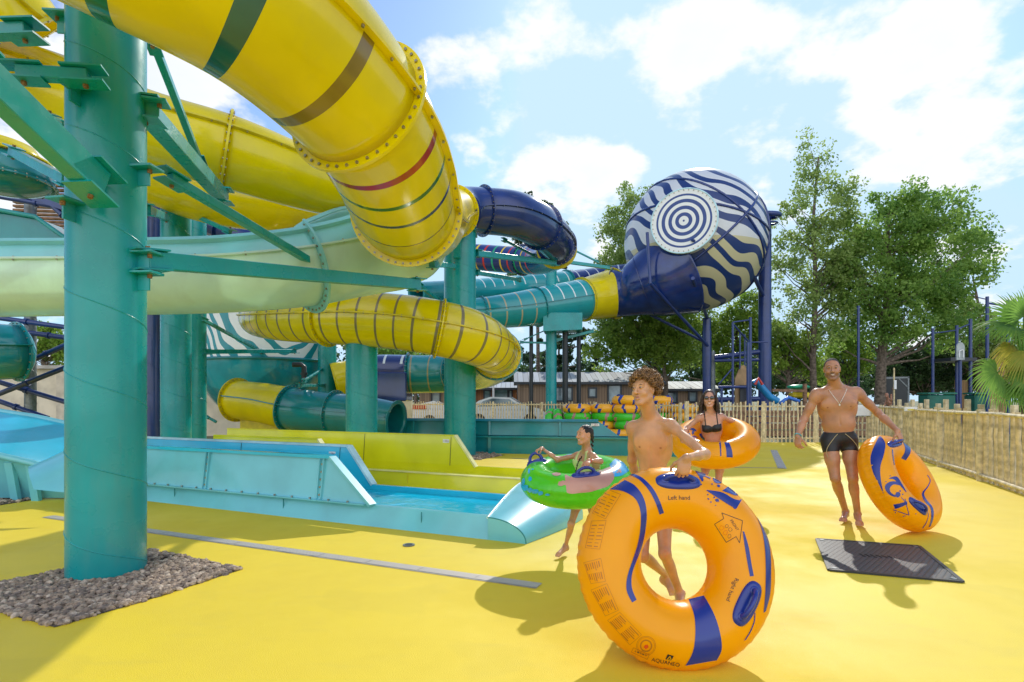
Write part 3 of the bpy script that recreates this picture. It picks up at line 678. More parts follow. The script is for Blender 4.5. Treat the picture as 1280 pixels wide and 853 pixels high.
# F: short yellow collar + teal tube exit
e = empty('tube_slide', (-4, 14, 0), 'short yellow collar and teal tube ending in a dark open mouth near the ground', 'water slide')
Ff = path([(296, 500, 15.6, 48), (330, 504, 15.2, 50), (363, 511, 14.9, 53), (410, 517, 14.6, 53), (455, 521, 14.3, 52), (496, 526, 14.0, 46)])
shell(Ff, 0, 2, M['yellow'], n=56).build('yellow_collar', e); shell(Ff, 2, 5, M['teal_gel'], n=56, thick=.05).build('teal_tube_section', e)
for t, m_ in ((.03, M['yellow_dull']), (2, M['teal_gel']), (3.2, M['teal_gel'])): flange(Ff, t, m_, w=.08, nb=28, bolt=M['bolt']).build('joint_flange', e)
flange(Ff, 4.98, M['teal_gel'], w=.05, nb=10).build('mouth_rim', e)
for a in (.2, PI): seam(Ff, 0, 4.9, a, M['teal_gel'], w=.04).build('seam_flange', e)
mb = MB(); p0 = P(300, 523, 15.5); p1 = P(360, 535, 15); 
mb.prism([Vector((p0.x, 15.5, .02)), Vector((p1.x, 15.0, .02)), Vector((p1.x, 15.0, p1.z)), Vector((p0.x, 15.5, p0.z))], (.25, .7, 0), M['yellow_dull']); mb.build('pedestal', e)

# G: big zebra bowl
ZB = zebra('zebra_teal_print', (.85, .87, .86), (.008, .28, .34), 1.15, 7, (0, .5, .9), trans=.1, thr=.57)
e = empty('bowl_slide', (-6, 18, 0), 'big teal bowl with a white and teal zebra-striped rim behind the slim columns', 'water slide')
cx_, cz_ = P(328, 452, 17.6).x, P(328, 452, 17.6).z; RX, RZ, RY = W(79, 17.6), W(78, 17.6), 1.9
mb = MB(); nu, nv = 48, 20; vs = []
for j in range(nv + 1):
    ph = PI / 2 * j / nv
    for i in range(nu): th = 2 * PI * i / nu; vs.append((cx_ + RX * math.cos(th) * math.cos(ph), 17.9 + RY * math.sin(th) * math.cos(ph), cz_ - RZ * math.sin(ph)))
mb.add(vs, [(j * nu + i, j * nu + (i + 1) % nu, (j + 1) * nu + (i + 1) % nu, (j + 1) * nu + i) for j in range(nv) for i in range(nu)], M['teal_gel']); mb.build('bowl', e)
mb = MB(); vs = []; H_ = W(72, 17.6)
for j in range(9):
    for i in range(nu): th = 2 * PI * i / nu; q = 1 + .05 * j / 8; vs.append((cx_ + RX * q * math.cos(th), 17.9 + RY * q * math.sin(th), cz_ + H_ * j / 8 * (1 - .12 * math.cos(th))))
fs = [(j * nu + i, j * nu + (i + 1) % nu, (j + 1) * nu + (i + 1) % nu, (j + 1) * nu + i) for j in range(8) for i in range(nu)]
mb.add(vs, fs, ZB); mb.build('zebra_wall', e)
mb = MB(); ring = [Vector((cx_ + RX * 1.01 * math.cos(2 * PI * i / nu), 17.9 + RY * 1.01 * math.sin(2 * PI * i / nu), cz_)) for i in range(nu + 1)]; mb.tube(ring, .05, 6, M['teal_gel']); mb.build('bowl_rim', e)
for k in range(2):
    mb = MB(); mb.tube([Vector((cx_ - RX * 1.0 * math.cos(a) * (1.03 + .05 * k), 16.2 + .5 * k, cz_ - RZ * (1.0 + .07 * k) * math.sin(a) )) for a in [x * .1 for x in range(2, 12)]], .045, 6, M['teal_paint']); mb.build('support_hoop', e)
for (x0, y0, x1, y1) in ((258, 400, 320, 437), (252, 437, 368, 439), (368, 456, 380, 457), (380, 457, 380, 480)):
    pass
# funnel + tube I to the sphere
e = empty('tube_slide', (6, 20, 0), 'long teal tube slide with white and tan rings running up to the zebra sphere', 'water slide')
I1 = path([(548, 393, 23.5, 36), (594, 392, 23.6, 38), (640, 388, 24.2, 43), (690, 381, 25.2, 49), (727, 375, 26, 51), (748, 371, 26.6, 56), (768, 367, 27, 60)])
T2 = ringmat('teal_white_rings', (.012, .33, .36), (.75, .8, .78), .60, .06, v0=.02, v1=.36); T3 = ringmat('teal_tan_rings', (.012, .33, .36), (.48, .40, .22), .66, .06, v0=0, v1=.98)
shell(I1, 0, 2.6, T3, n=48).build('teal_tube_section', e); shell(I1, 2.6, 4, T2, n=48).build('teal_tube_section', e); shell(I1, 4, 6, M['yellow'], n=48).build('yellow_collar', e)
for t in (1.2, 2.6): flange(I1, t, M['teal_gel'], w=.07, nb=22, bolt=M['bolt']).build('joint_flange', e)
for t in (4.05, 5.95): flange(I1, t, M['yellow_dull'], w=.08, nb=24).build('joint_flange', e)
seam(I1, 0, 4, .1, M['teal_gel'], w=.05).build('seam_flange', e)
mb = MB(); mb.prism([P(679, 391, 24.2), P(728, 391, 24.6), P(728, 412, 24.6), P(679, 414, 24.2)], (.15, 1.2, 0), M['teal_paint']); mb.build('cradle', e)
e = empty('tube_slide', (6, 24, 0), 'teal and navy ringed tube slide partly hidden behind the long teal tube', 'water slide')
I2 = path([(520, 366, 22.6, 26), (560, 365, 24, 28), (620, 362, 26, 30), (690, 357, 27.5, 32), (745, 352, 29, 34), (790, 346, 29, 34)])
shell(I2, 0, 1.0, M['teal_gel'], n=40).build('teal_tube_section', e); shell(I2, 1, 3.3, T2, n=40).build('teal_tube_section', e); shell(I2, 3.3, 5, ringmat('navy_rings_2', NAVY, (.6, .65, .7), .7, .07, v0=.02, v1=.4), n=40).build('navy_tube_section', e)
for t in (0.02, 1.3, 3.3): flange(I2, t, M['teal_gel'], w=.07, nb=22).build('joint_flange', e)

# the sphere
SK = 27 / 19.6
def PS(px, py, Y): return P(px, py, Y * SK)
SCt = PS(868, 303, 19.6); SR = W(86, 27)
e = empty('sphere_slide', SCt, 'huge navy and white zebra-striped sphere ride with a bullseye disc, held up on navy posts', 'water slide')
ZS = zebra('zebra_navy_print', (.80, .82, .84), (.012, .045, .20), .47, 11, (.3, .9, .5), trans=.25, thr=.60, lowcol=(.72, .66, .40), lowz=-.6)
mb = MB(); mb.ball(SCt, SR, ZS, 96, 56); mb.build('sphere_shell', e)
def arc_on(c, r, n_, w0, a0, a1, tr, mt, name, nn=40):
    nrm = Vector(n_).normalized(); u = nrm.orthogonal().normalized(); v = nrm.cross(u)
    off = w0; rr = math.sqrt(max(0.01, r * r - off * off)); mb = MB()
    mb.tube([c + nrm * off + (u * math.cos(a) + v * math.sin(a)) * rr for a in [a0 + (a1 - a0) * i / nn for i in range(nn + 1)]], tr, 6, mt, caps=False); mb.build(name, e)
for nrm, w0 in (((.2, .1, 1), .25), ((.75, .2, -.8), 0), ((.65, .2, .75), .3), ((.95, .3, 0), 1.5)):
    arc_on(SCt, SR + .01, nrm, w0 * SK, 0, 2 * PI, .06, M['navy_gel'], 'shell_rib')
# bullseye
dn = (PS(853, 274, 17.4) - SCt).normalized(); dn = (dn + Vector((-.10, -.25, -.02))).normalized()
m, nt, out = newmat('bullseye_print'); L = nt.links; b = N(nt, 'ShaderNodeBsdfPrincipled'); tc = N(nt, 'ShaderNodeTexCoord')
ln = N(nt, 'ShaderNodeVectorMath', operation='LENGTH'); L.new(tc.outputs['Object'], ln.inputs[0])
md = N(nt, 'ShaderNodeMath', operation='PINGPONG'); md.inputs[1].default_value = .104 * SK; L.new(ln.outputs['Value'], md.inputs[0])
lt = N(nt, 'ShaderNodeMath', operation='LESS_THAN'); lt.inputs[1].default_value = .054 * SK; L.new(md.outputs[0], lt.inputs[0])
l2 = N(nt, 'ShaderNodeMath', operation='LESS_THAN'); l2.inputs[1].default_value = .84 * SK; L.new(ln.outputs['Value'], l2.inputs[0])
mu = N(nt, 'ShaderNodeMath', operation='MULTIPLY'); L.new(lt.outputs[0], mu.inputs[0]); L.new(l2.outputs[0], mu.inputs[1])
mx = N(nt, 'ShaderNodeMix', data_type='RGBA'); L.new(mu.outputs[0], mx.inputs['Factor']); setc(mx.inputs[6], (.78, .79, .76)); setc(mx.inputs[7], (.012, .05, .22)); L.new(mx.outputs[2], b.inputs['Base Color'])
b.inputs['Roughness'].default_value = .3; L.new(b.outputs[0], out.inputs[0]); BE = m
DC = SCt + dn * (SR + .02); DR = 1.38
u = dn.cross(Vector((0, 0, 1))).normalized(); v = u.cross(dn)
def disc_obj(name, r0, z0, r1, z1, mt, parent, nn=64):
    me = bpy.data.meshes.new(name); vs = [(r0 * math.cos(2 * PI * i / nn), r0 * math.sin(2 * PI * i / nn), z0) for i in range(nn)] + [(r1 * math.cos(2 * PI * i / nn), r1 * math.sin(2 * PI * i / nn), z1) for i in range(nn)]
    fs = [(i, (i + 1) % nn, nn + (i + 1) % nn, nn + i) for i in range(nn)]
    if r1 < .01: pass
    me.from_pydata(vs, [], fs + [tuple(range(nn, 2 * nn))]); me.materials.append(mt); me.update()
    o = bpy.data.objects.new(name, me); o.parent = parent; R = Matrix((u, v, dn)).transposed().to_4x4(); o.matrix_local = Matrix.Translation(DC - parent_world(parent)) @ R; COL.objects.link(o); return o
disc_obj('bullseye_disc', DR, -.75, DR, .06, BE, e)
mb = MB()
for i in range(40):
    a = 2 * PI * i / 40; p = DC + (u * math.cos(a) + v * math.sin(a)) * (DR * .95) + dn * .06; mb.cyl(p, p + dn * .04, .026, n=6, mt=M['bolt'])
mb.tube([DC + (u * math.cos(2 * PI * i / 64) + v * math.sin(2 * PI * i / 64)) * DR + dn * .05 for i in range(65)], .035, 6, M['rim_white'], caps=False)
mb.build('disc_rim', e)
# horn joining tube and sphere
HN = path([(766, 367, 27.0, 60), (785, 366, 26.7, 60), (801, 360, 26.4, 74), (822, 351, 26.2, 95), (846, 339, 26.2, 118)], .12)
shell(HN, 0, 4, M['navy_gel'], n=64).build('horn', e); flange(HN, .05, M['navy_gel'], w=.07, nb=26, bolt=M['bolt']).build('joint_flange', e)
flange(HN, 2.2, M['navy_gel'], w=.03, nb=10).build('joint_flange', e)
# posts and bracket
px_ = PS(956, 500, 19.9).x
Ya, Yb, Yc_ = 19.9 * SK, 20.7 * SK, 20.3 * SK
mb = MB(); mb.cyl((px_, Ya, 0), (px_, Ya, PS(956, 268, 19.9).z), .30, n=28, mt=M['navy_paint']); mb.build('post', e)
mb = MB(); mb.cyl((px_ + .52, Yb, 0), (px_ + .52, Yb, PS(956, 318, 20.7).z), .25, n=24, mt=M['navy_paint']); mb.build('post', e)
lx = PS(883.5, 500, 20.3).x
mb = MB(); mb.cyl((lx, Yc_, 0), (lx, Yc_, PS(883, 398, 20.3).z), .20, n=24, mt=M['navy_paint']); mb.cyl((lx, Yc_, PS(883, 460, 20.3).z), (lx, Yc_, PS(883, 414, 20.3).z), .225, n=24, mt=M['navy_paint']); mb.build('post', e)
mb = MB(); mb.cyl((lx + .55, 20.9 * SK, 0), (lx + .55, 20.9 * SK, PS(883, 438, 20.3).z), .17, n=20, mt=M['grey_steel']); mb.build('rear_post', e)
mb = MB()
cc = PS(950, 270, 19.6); mb.tube([cc + Vector((math.cos(a) * .85, math.sin(a) * .85, .16 * math.sin(a))) for a in [2 * PI * i / 32 for i in range(33)]], .13, 8, M['navy_paint'], caps=False)
mb.tube([cc + Vector((math.cos(a) * .76, math.sin(a) * .76, -.38 + .12 * math.sin(a))) for a in [2 * PI * i / 32 for i in range(33)]], .05, 8, M['navy_paint'], caps=False); mb.build('head_bracket', e)
for (a_, b_, r) in (((809, 291, 17.6), (813, 355, 17.4), .05), ((813, 355, 17.4), (885, 433, 20.2), .055), ((866, 348, 17.3), (884, 398, 20.2), .06), ((806, 390, 19.2), (885, 430, 20.2), .05), ((865, 300, 17.2), (942, 345, 18.7), .05), ((942, 345, 18.7), (955, 372, 19.9), .07), ((893, 447, 20.3), (950, 440, 19.9), .09), ((893, 451, 20.3), (950, 450, 19.9), .06), ((897, 500, 20.3), (950, 499, 19.9), .10)):
    mb = MB(); mb.cyl(PS(*a_), PS(*b_), r * 1.35, n=12, mt=M['navy_paint']); mb.build('strut', e)

# ------------------------------------------------------------------ landing troughs
TO = Vector((.1575, 5.25, 0))  # front right foot of the blue trough
def T3d(s, w, z, O=TO): return O + U * s + Wd * w + Vector((0, 0, z))
def sheet(mb, pts, mt, th=.03, nrm=None):
    pts = [Vector(p) for p in pts]; n = nrm or (pts[1] - pts[0]).cross(pts[2] - pts[0]).normalized(); mb.prism([p - n * th / 2 for p in pts], n * th, mt); return mb
waterm, nt, out = newmat('trough_water'); L = nt.links
b = N(nt, 'ShaderNodeBsdfPrincipled'); setc(b.inputs['Base Color'], (.01, .50, .72)); b.inputs['Roughness'].default_value = .08; b.inputs['Transmission Weight'].default_value = .12; b.inputs['IOR'].default_value = 1.33
tc = N(nt, 'ShaderNodeTexCoord'); nz = N(nt, 'ShaderNodeTexNoise'); nz.inputs['Scale'].default_value = 5; nz.inputs['Detail'].default_value = 4; L.new(tc.outputs['Object'], nz.inputs['Vector'])
bp = N(nt, 'ShaderNodeBump'); bp.inputs['Strength'].default_value = .35; bp.inputs['Distance'].default_value = .04; L.new(nz.outputs[0], bp.inputs['Height']); L.new(bp.outputs[0], b.inputs['Normal']); L.new(b.outputs[0], out.inputs[0])
# blue trough
e = empty('landing_trough', TO, 'sky blue landing trough full of shallow water with a rounded right end', 'landing trough')
LL = 7.2
mb = MB(); mb.prism([T3d(.42, -.02, 0), T3d(.42, .06, .21), T3d(.42, .12, .21), T3d(.42, .12, .10), T3d(.42, 1.2, .06), T3d(.42, 1.26, .0)], U * LL, M['aqua_gel']); mb.build('base', e)
mb = MB(); mb.prism([T3d(.43, .125, .105), T3d(.43, 1.2, .105), T3d(.43, 1.2, .125), T3d(.43, .125, .125)], U * LL, M['sky_gel']); mb.build('floor', e)
mb = MB(); mb.add([T3d(.45, .13, .155), T3d(LL, .13, .155), T3d(LL, 1.19, .155), T3d(.62, 1.19, .155)], [(0, 1, 2, 3)], waterm, False); mb.build('water', e, fix=False)
mb = MB(); sheet(mb, [T3d(.5, 1.22, 0), T3d(.5, 1.22, .22), T3d(LL, 1.22, .22), T3d(LL, 1.22, 0)], M['sky_gel'], .05); mb.build('back_wall', e)
mb = MB()
for s in (1.2, 3.1, 5.0): mb.box(T3d(s, .018, .1), (.005, .012, .19), M['teal_gel'], R=Matrix((U, Wd, (0, 0, 1))).transposed())
mb.build('panel_joint', e)
# rounded end: quarter bulge with curl
mb = MB(); n1_, n2_ = 18, 16; vs = []
def rend(i, j, inner=False):
    q = i / n1_; w_ = -.02 + 1.30 * q; s0 = .42 + .20 * q; ext = -.02 + .16 * math.sin(PI * q * .5); hh = .212 + .15 * math.sin(PI * .5 * q); a = PI / 2 * j / n2_
    return T3d(s0 - (s0 + ext) * math.sin(a) ** (1 - .15 * q), w_, hh * max(0, math.cos(a)) ** (.95 - .30 * q) if j < n2_ else 0)
vs = [rend(i, j) for i in range(n1_ + 1) for j in range(n2_ + 1)]
mb.add(vs, [(i * (n2_ + 1) + j, i * (n2_ + 1) + j + 1, (i + 1) * (n2_ + 1) + j + 1, (i + 1) * (n2_ + 1) + j) for i in range(n1_) for j in range(n2_)], M['aqua_gel'])
lip = [rend(i, 0) for i in range(n1_ + 1)]; low = [T3d(.42 + .20 * i / n1_, -.02 + 1.30 * i / n1_, .0) for i in range(n1_ + 1)]
mb.add(lip + low, [(i, i + 1, n1_ + 2 + i, n1_ + 1 + i) for i in range(n1_)], M['sky_gel'], False)
for i in (0, n1_): mb.add([rend(i, j) for j in range(n2_ + 1)] + [low[i]], [tuple(range(n2_ + 2))], M['aqua_gel'], False)
mb.tube([rend(0, j) + Vector((0, 0, .004)) for j in range(n2_ + 1)], .006, 5, M['teal_gel']); mb.tube(lip, .014, 6, M['rim_white'])
mb.build('rounded_end', e)
# front raised panel with ribs (outer side faces us)
s1 = 2.45
mb = MB(); sheet(mb, [T3d(s1 - .62, .03, .215), T3d(s1, .10, .69), T3d(LL, .10, .69), T3d(LL, .03, .215)], M['aqua_gel'], .03); mb.build('front_splash_panel', e)
mb = MB(); mb.beam(T3d(s1, .10, .705), T3d(LL, .10, .705), .10, .035, M['sky_gel']); mb.beam(T3d(s1, .10, .70), T3d(s1 - .62, .03, .215), .10, .035, M['aqua_gel']); mb.build('panel_lip', e)
mb = MB()
for s in (s1 + .08, s1 + 1.95, s1 + 3.9):
    for q in (0, .06): sheet(mb, [T3d(s + q, .03, .215), T3d(s + q, -.0, .24), T3d(s + q, .05, .68), T3d(s + q, .10, .68)], M['aqua_gel'], .012, nrm=U)
    for k in range(5): c = T3d(s + .03, .04 + .012 * k, .28 + .085 * k); mb.cyl(c - Wd * .03, c, .012, n=6, mt=M['bolt'])
for k in range(20): c = T3d(s1 - .3 + k * .27, .02, .235); mb.cyl(c - Wd * .02, c + Wd * .01, .011, n=6, mt=M['bolt'])
mb.beam(T3d(s1 - .55, .0, .222), T3d(LL, .0, .222), .07, .012, M['aqua_gel']); mb.build('panel_rib', e)
s2 = 2.05
TB0 = Vector((-.14, 6.65, 0))
def sb(t): return (TB0 + U * t - TO).dot(U)
mb = MB(); sheet(mb, [T3d(sb(1.904), 1.23, .20), T3d(sb(2.36), 1.28, .70), T3d(LL + .6, 1.28, .70), T3d(LL + .6, 1.23, .20)], M['sky_gel'], .05); mb.build('rear_splash_panel', e)
mb = MB(); mb.beam(T3d(sb(2.36), 1.28, .715), T3d(LL + .6, 1.28, .715), .08, .03, M['rim_white']); mb.beam(T3d(sb(2.36), 1.28, .715), T3d(sb(1.904), 1.23, .215), .10, .03, M['rim_white']); mb.build('panel_lip', e)
mb = MB()
for t in (2.36 + .13, 4.4): sheet(mb, [T3d(sb(t), 1.20, .21), T3d(sb(t), 1.25, .69), T3d(sb(t) + .006, 1.25, .69), T3d(sb(t) + .006, 1.20, .21)], M['frame_dark'], .003)
mb.build('panel_joint', e)
# depth sign "1.20m"
def text_mesh(s, size, name='text'):
    cu = bpy.data.curves.new(name, 'FONT'); cu.body = s; cu.size = size; cu.align_x = 'CENTER'; cu.align_y = 'CENTER'; cu.resolution_u = 4
    ob = bpy.data.objects.new(name, cu); COL.objects.link(ob)
    bpy.context.view_layer.update(); dg = bpy.context.evaluated_depsgraph_get(); me = bpy.data.meshes.new_from_object(ob.evaluated_get(dg))
    bpy.data.objects.remove(ob); bpy.data.curves.remove(cu)
    vs = [v.co.copy() for v in me.vertices]; fs = [tuple(p.vertices) for p in me.polygons]; bpy.data.meshes.remove(me)
    return vs, fs
INKR = mat('purple_ink', (.25, .02, .10), .5); INKB = mat('black_ink', (.015, .015, .02), .4)
def depth_sign(c, s, parent):
    ex = -U; ez = Vector((0, 0, 1)); n = -Wd
    mb = MB(); mb.add([c + ex * a * s * .5 + ez * b_ * s * .24 for a, b_ in ((-1, -1), (1, -1), (1, 1), (-1, 1))], [(0, 1, 2, 3)], M['white'], False)
    sg = mb.build('depth_sign', parent, fix=False)
    vs, fs = text_mesh('1.20m', s * .32); mb = MB(); mb.add([c + n * .002 + ex * v.x + ez * v.y for v in vs], fs, INKR, False); mb.build('sign_lettering', sg, fix=False)
depth_sign(T3d(sb(2.36) + .27, 1.245, .60), .12, e)
# lime trough
TL = Vector((.137, 7.98, 0))
def dW(p): return (p - TO).dot(Wd)
wl0, wl1 = 2.49, 3.60
e = empty('landing_trough', TO + Wd * 2.5, 'lime yellow landing trough lying behind the sky blue one', 'landing trough')
LS = -1.15; LE = 7.0
mb = MB(); mb.prism([T3d(LS, wl0 - .02, 0), T3d(LS, wl0 + .03, .21), T3d(LS, wl0 + .09, .21), T3d(LS, wl0 + .09, .10), T3d(LS, wl1, .10), T3d(LS, wl1, 0)], U * (LE - LS), M['lime_gel']); mb.build('base', e)
mb = MB(); mb.beam(T3d(LS, wl0 + .05, .215), T3d(LE, wl0 + .05, .215), .09, .014, M['rim_yel']); mb.build('rim', e)
mb = MB(); sheet(mb, [T3d(LS, wl1 + .02, 0), T3d(LS, wl1 + .02, .22), T3d(LE, wl1 + .02, .22), T3d(LE, wl1 + .02, 0)], M['lime_gel'], .05); mb.build('back_wall', e)
def s_at(w_, px, z=0):
    # s where line (w_) crosses pixel column px
    k = (px - CX) / FPX; b0 = TO + Wd * w_; return (k * b0.y - b0.x) / (U.x - k * U.y)
sA = s_at(3.62, 568); sA2 = s_at(3.62, 595.5)
mb = MB(); sheet(mb, [T3d(sA2, 3.62, .20), T3d(sA, 3.66, .72), T3d(LE + 1.5, 3.66, .72), T3d(LE + 1.5, 3.62, .20)], M['lime_gel'], .05); mb.build('rear_splash_panel', e)
mb = MB(); mb.beam(T3d(sA, 3.66, .73), T3d(LE + 1.5, 3.66, .73), .07, .02, M['lime_gel']); mb.beam(T3d(sA, 3.66, .73), T3d(sA2, 3.62, .2), .09, .03, M['rim_yel']); mb.build('panel_lip', e)
mb = MB()
for px_j in (563, 455): 
    s = s_at(3.6, px_j); sheet(mb, [T3d(s, 3.585, .21), T3d(s, 3.63, .71), T3d(s + .007, 3.63, .71), T3d(s + .007, 3.585, .21)], M['frame_dark'], .003)
for px_j in (510,): s = s_at(2.49, px_j); mb.box(T3d(s, 2.485, .1), (.005, .01, .18), M['yellow_dull'], R=Matrix((U, Wd, (0, 0, 1))).transposed())
mb.build('panel_joint', e)
depth_sign(T3d(s_at(3.6, 557), 3.615, .63), .13, e)
sB = s_at(2.55, 399); sB2 = s_at(2.55, 410)
mb = MB(); sheet(mb, [T3d(sB2 - .25, 2.50, .20), T3d(sB, 2.55, .66), T3d(LE + .5, 2.55, .66), T3d(LE + .5, 2.50, .20)], M['lime_gel'], .05); mb.build('front_splash_panel', e)
mb = MB(); mb.beam(T3d(sB, 2.55, .675), T3d(LE + .5, 2.55, .675), .06, .03, M['lime_gel']); mb.beam(T3d(sB, 2.55, .675), T3d(sB2 - .25, 2.50, .2), .09, .03, M['rim_yel']); mb.build('panel_lip', e)
# teal trough at the back
Q0 = Vector((P(868, 570, 13.2).x, 13.2, 0)); 
def TQ(s, w_, z): return Q0 + U.lerp(Vector((-1, .12, 0)), .75).normalized() * s + Vector((0, 1, 0)) * w_ + Vector((0, 0, z))
e = empty('landing_trough', Q0, 'teal landing trough with a tall splash wall in front of the far fence', 'landing trough')
UQ = (TQ(1, 0, 0) - TQ(0, 0, 0)); k0 = Q0 + UQ * .0
def sq(px): k = (px - CX) / FPX; return (k * Q0.y - Q0.x) / (UQ.x - k * UQ.y)
mb = MB(); sheet(mb, [TQ(0, 0, 0), TQ(0, 0, .40), TQ(sq(490), 0, .40), TQ(sq(490), 0, 0)], M['teal_gel'], .05); mb.build('front_wall', e)
mb = MB(); mb.prism([TQ(0, -.10, .40), TQ(0, .14, .40), TQ(0, .14, .47), TQ(0, -.10, .44)], UQ * sq(490), M['teal_gel']); mb.build('rim', e)
s1_, s0_ = sq(748), sq(775)
mb = MB(); sheet(mb, [TQ(s0_, .05, .46), TQ(s1_, .10, .83), TQ(sq(490), .10, .83), TQ(sq(490), .05, .46)], M['teal_gel'], .05); mb.build('splash_wall', e)
mb = MB(); mb.beam(TQ(s1_, .05, .84), TQ(sq(490), .05, .84), .16, .06, mat('teal_blue_lip', (.01, .22, .38), .3)); mb.build('wall_lip', e)
mb = MB()
for p_ in (517, 612, 700): s = sq(p_); mb = MB(); mb.beam(TQ(s, .0, .46), TQ(s, .04, .82), .05, .06, M['teal_gel']); mb.build('stiffener', e)
for p_ in (560, 612): s = sq(p_); mb = MB(); mb.beam(TQ(s, -.06, 0), TQ(s, -.06, .4), .08, .06, M['teal_gel']); mb.build('stiffener', e)
mb = MB(); c = TQ(sq(744), -.0, .74); mb.add([c + Vector((a * .10, -.002, b_ * .03)) for a, b_ in ((-1, -1), (1, -1), (1, 1), (-1, 1))], [(0, 1, 2, 3)], M['white'], False); sg = mb.build('depth_sign', e, fix=False)
vs, fs = text_mesh('1.20m', .06); mb = MB(); mb.add([c + Vector((v.x, -.005, v.y)) for v in vs], fs, INKR, False); mb.build('sign_lettering', sg, fix=False)
mb = MB(); sheet(mb, [TQ(0, 0, 0), TQ(0, 0, .4), TQ(0, 1.3, .4), TQ(0, 1.3, 0)], M['teal_gel'], .05); mb.build('end_wall', e)

# left: run-out slide in sky blue with flared lip
e = empty('runout_slide', G(40, 600), 'sky blue curved run-out slide with a flared lip behind the big column at left', 'water slide')
mb = MB(); n_ = 20; vs = []
rows = [((-90, 505), (-60, 508), (-20, 512), (0, 514), (45, 521), (86, 530), (130, 541)), ((-90, 540), (-60, 542), (-20, 545), (0, 547), (45, 560), (86, 572), (130, 584)), ((-90, 560), (-60, 563), (-20, 566), (0, 570), (40, 579), (60, 586), (86, 592))]
dep = [8.9, 7.9, 7.35]
rr = []
for row, Y in zip(rows, dep): rr.append([P(x, y, Y + (.0 if i < 9 else 0)) for i, (x, y) in enumerate(row)])
full = []
for i in range(7):
    a, b_, c = rr[0][i], rr[1][i], rr[2][i]
    for k in range(9):
        t = k / 8; full.append(a * (1 - t) ** 2 + (b_ * 2 - (a + c) / 2) * 2 * t * (1 - t) + c * t * t)
mb.add(full, [(i * 9 + k, i * 9 + k + 1, (i + 1) * 9 + k + 1, (i + 1) * 9 + k) for i in range(6) for k in range(8)], M['sky_gel'])
mb.build('slide_bed', e)
mb = MB(); mb.tube([rr[2][i] for i in range(7)], .045, 8, M['aqua_gel']); mb.build('lip', e); mb = MB(); mb.tube([rr[0][i] for i in range(7)], .04, 8, M['aqua_gel']); mb.build('lip', e)
mb = MB()
low = [Vector((p.x * .995, p.y + .25, .02)) for p in rr[2]]
mb.add([p for p in rr[2]] + low, [(i, i + 1, 8 + i, 7 + i) for i in range(6)], M['aqua_gel']); mb.build('skirt', e)
for x in (12, 38):
    mb = MB(); p = P(x, 578, 7.4); mb.beam(p, Vector((p.x, p.y + .1, 0)), .10, .06, M['aqua_gel']); mb.build('foot', e)
e = empty('landing_trough', G(64, 617), 'pale blue rounded trough end with bolts just left of the big column foot', 'landing trough')
mb = MB(); vs = []
for i in range(11):
    t = i / 10; p = P(46 + 60 * t, 589 - 40 * t, 7.3); q = P(42 + 62 * t, 612 + 6 * t, 6.3); q.z = max(q.z, .0)
    for k in range(9):
        u_ = k / 8; a = p.lerp(q, u_); a.z += .16 * math.sin(PI * u_) ; a.y -= .1 * math.sin(PI * u_); vs.append(a)
mb.add(vs, [(i * 9 + k, i * 9 + k + 1, (i + 1) * 9 + k + 1, (i + 1) * 9 + k) for i in range(10) for k in range(8)], M['aqua_gel']); mb.build('rounded_end', e)
mb = MB()
for i in range(4): p = P(58 + 8 * i, 583 + 3 * i, 6.8); mb.cyl(p, p + Vector((0, -.05, .02)), .02, n=6, mt=M['bolt'])
mb.build('joint_bolts', e)

# other slide pieces at the far left
e = empty('tube_slide', (-9, 11, 0), 'dark teal tube mouth with a bolted ring at the left edge below the pale flume', 'water slide')
K1 = path([(-90, 440, 11.2, 72), (-40, 440, 11.2, 72), (0, 440, 11.2, 70), (22, 440, 11.4, 66)])
shell(K1, 0, 3, M['teal_gel'], n=48).build('tube_section', e); flange(K1, 2.95, M['teal_gel'], w=.07, nb=22, bolt=M['bolt']).build('joint_flange', e); seam(K1, 0, 3, .15, M['teal_gel'], w=.1).build('seam_flange', e)
mb = MB(); c, r, T, sd, up, _, _ = frame_at(K1, 2.9); mb.ball(c, (r * .5, r * .98, r * .98), M['teal_gel'], 32, 20, R=Matrix((T, sd, up)).transposed()); mb.build('end_cap', e)
e = empty('bowl_slide', P(10, 210, 10), 'teal dish with a yellow bolted ring hanging near the top of the left edge', 'water slide')
K2 = path([(6, 178, 10, 60), (4, 196, 10, 84), (4, 212, 10, 100), (4, 228, 10, 102)])
shell(K2, 0, 1, M['yellow'], n=48).build('yellow_ring', e); shell(K2, 1, 3, M['teal_gel'], n=48).build('tube_section', e)
mb = MB(); mb.ball(P(4, 222, 10), (W(51, 10), W(51, 10), W(20, 10)), M['teal_gel'], 40, 20); mb.build('dish', e)
flange(K2, 1, M['yellow'], w=.1, nb=20, bolt=M['bolt']).build('joint_flange', e); flange(K2, 3, M['teal_gel'], w=.05, nb=30, bolt=M['bolt']).build('joint_flange', e)
e = empty('open_flume', P(20, 280, 9), 'glossy teal flume side with sloping end above the pale flume at left', 'water slide')
mb = MB(); mb.prism([P(-80, 258, 8.6), P(0, 264, 8.6), P(44, 272, 8.6), P(84, 300, 8.6), P(-80, 300, 8.6)], (0, .5, 0), M['teal_gel']); mb.build('side_panel', e)
mb = MB(); mb.tube([P(-80, 257, 8.55), P(0, 263, 8.55), P(44, 271, 8.55), P(86, 301, 8.55)], .035, 6, M['teal_paint']); mb.build('rim', e)

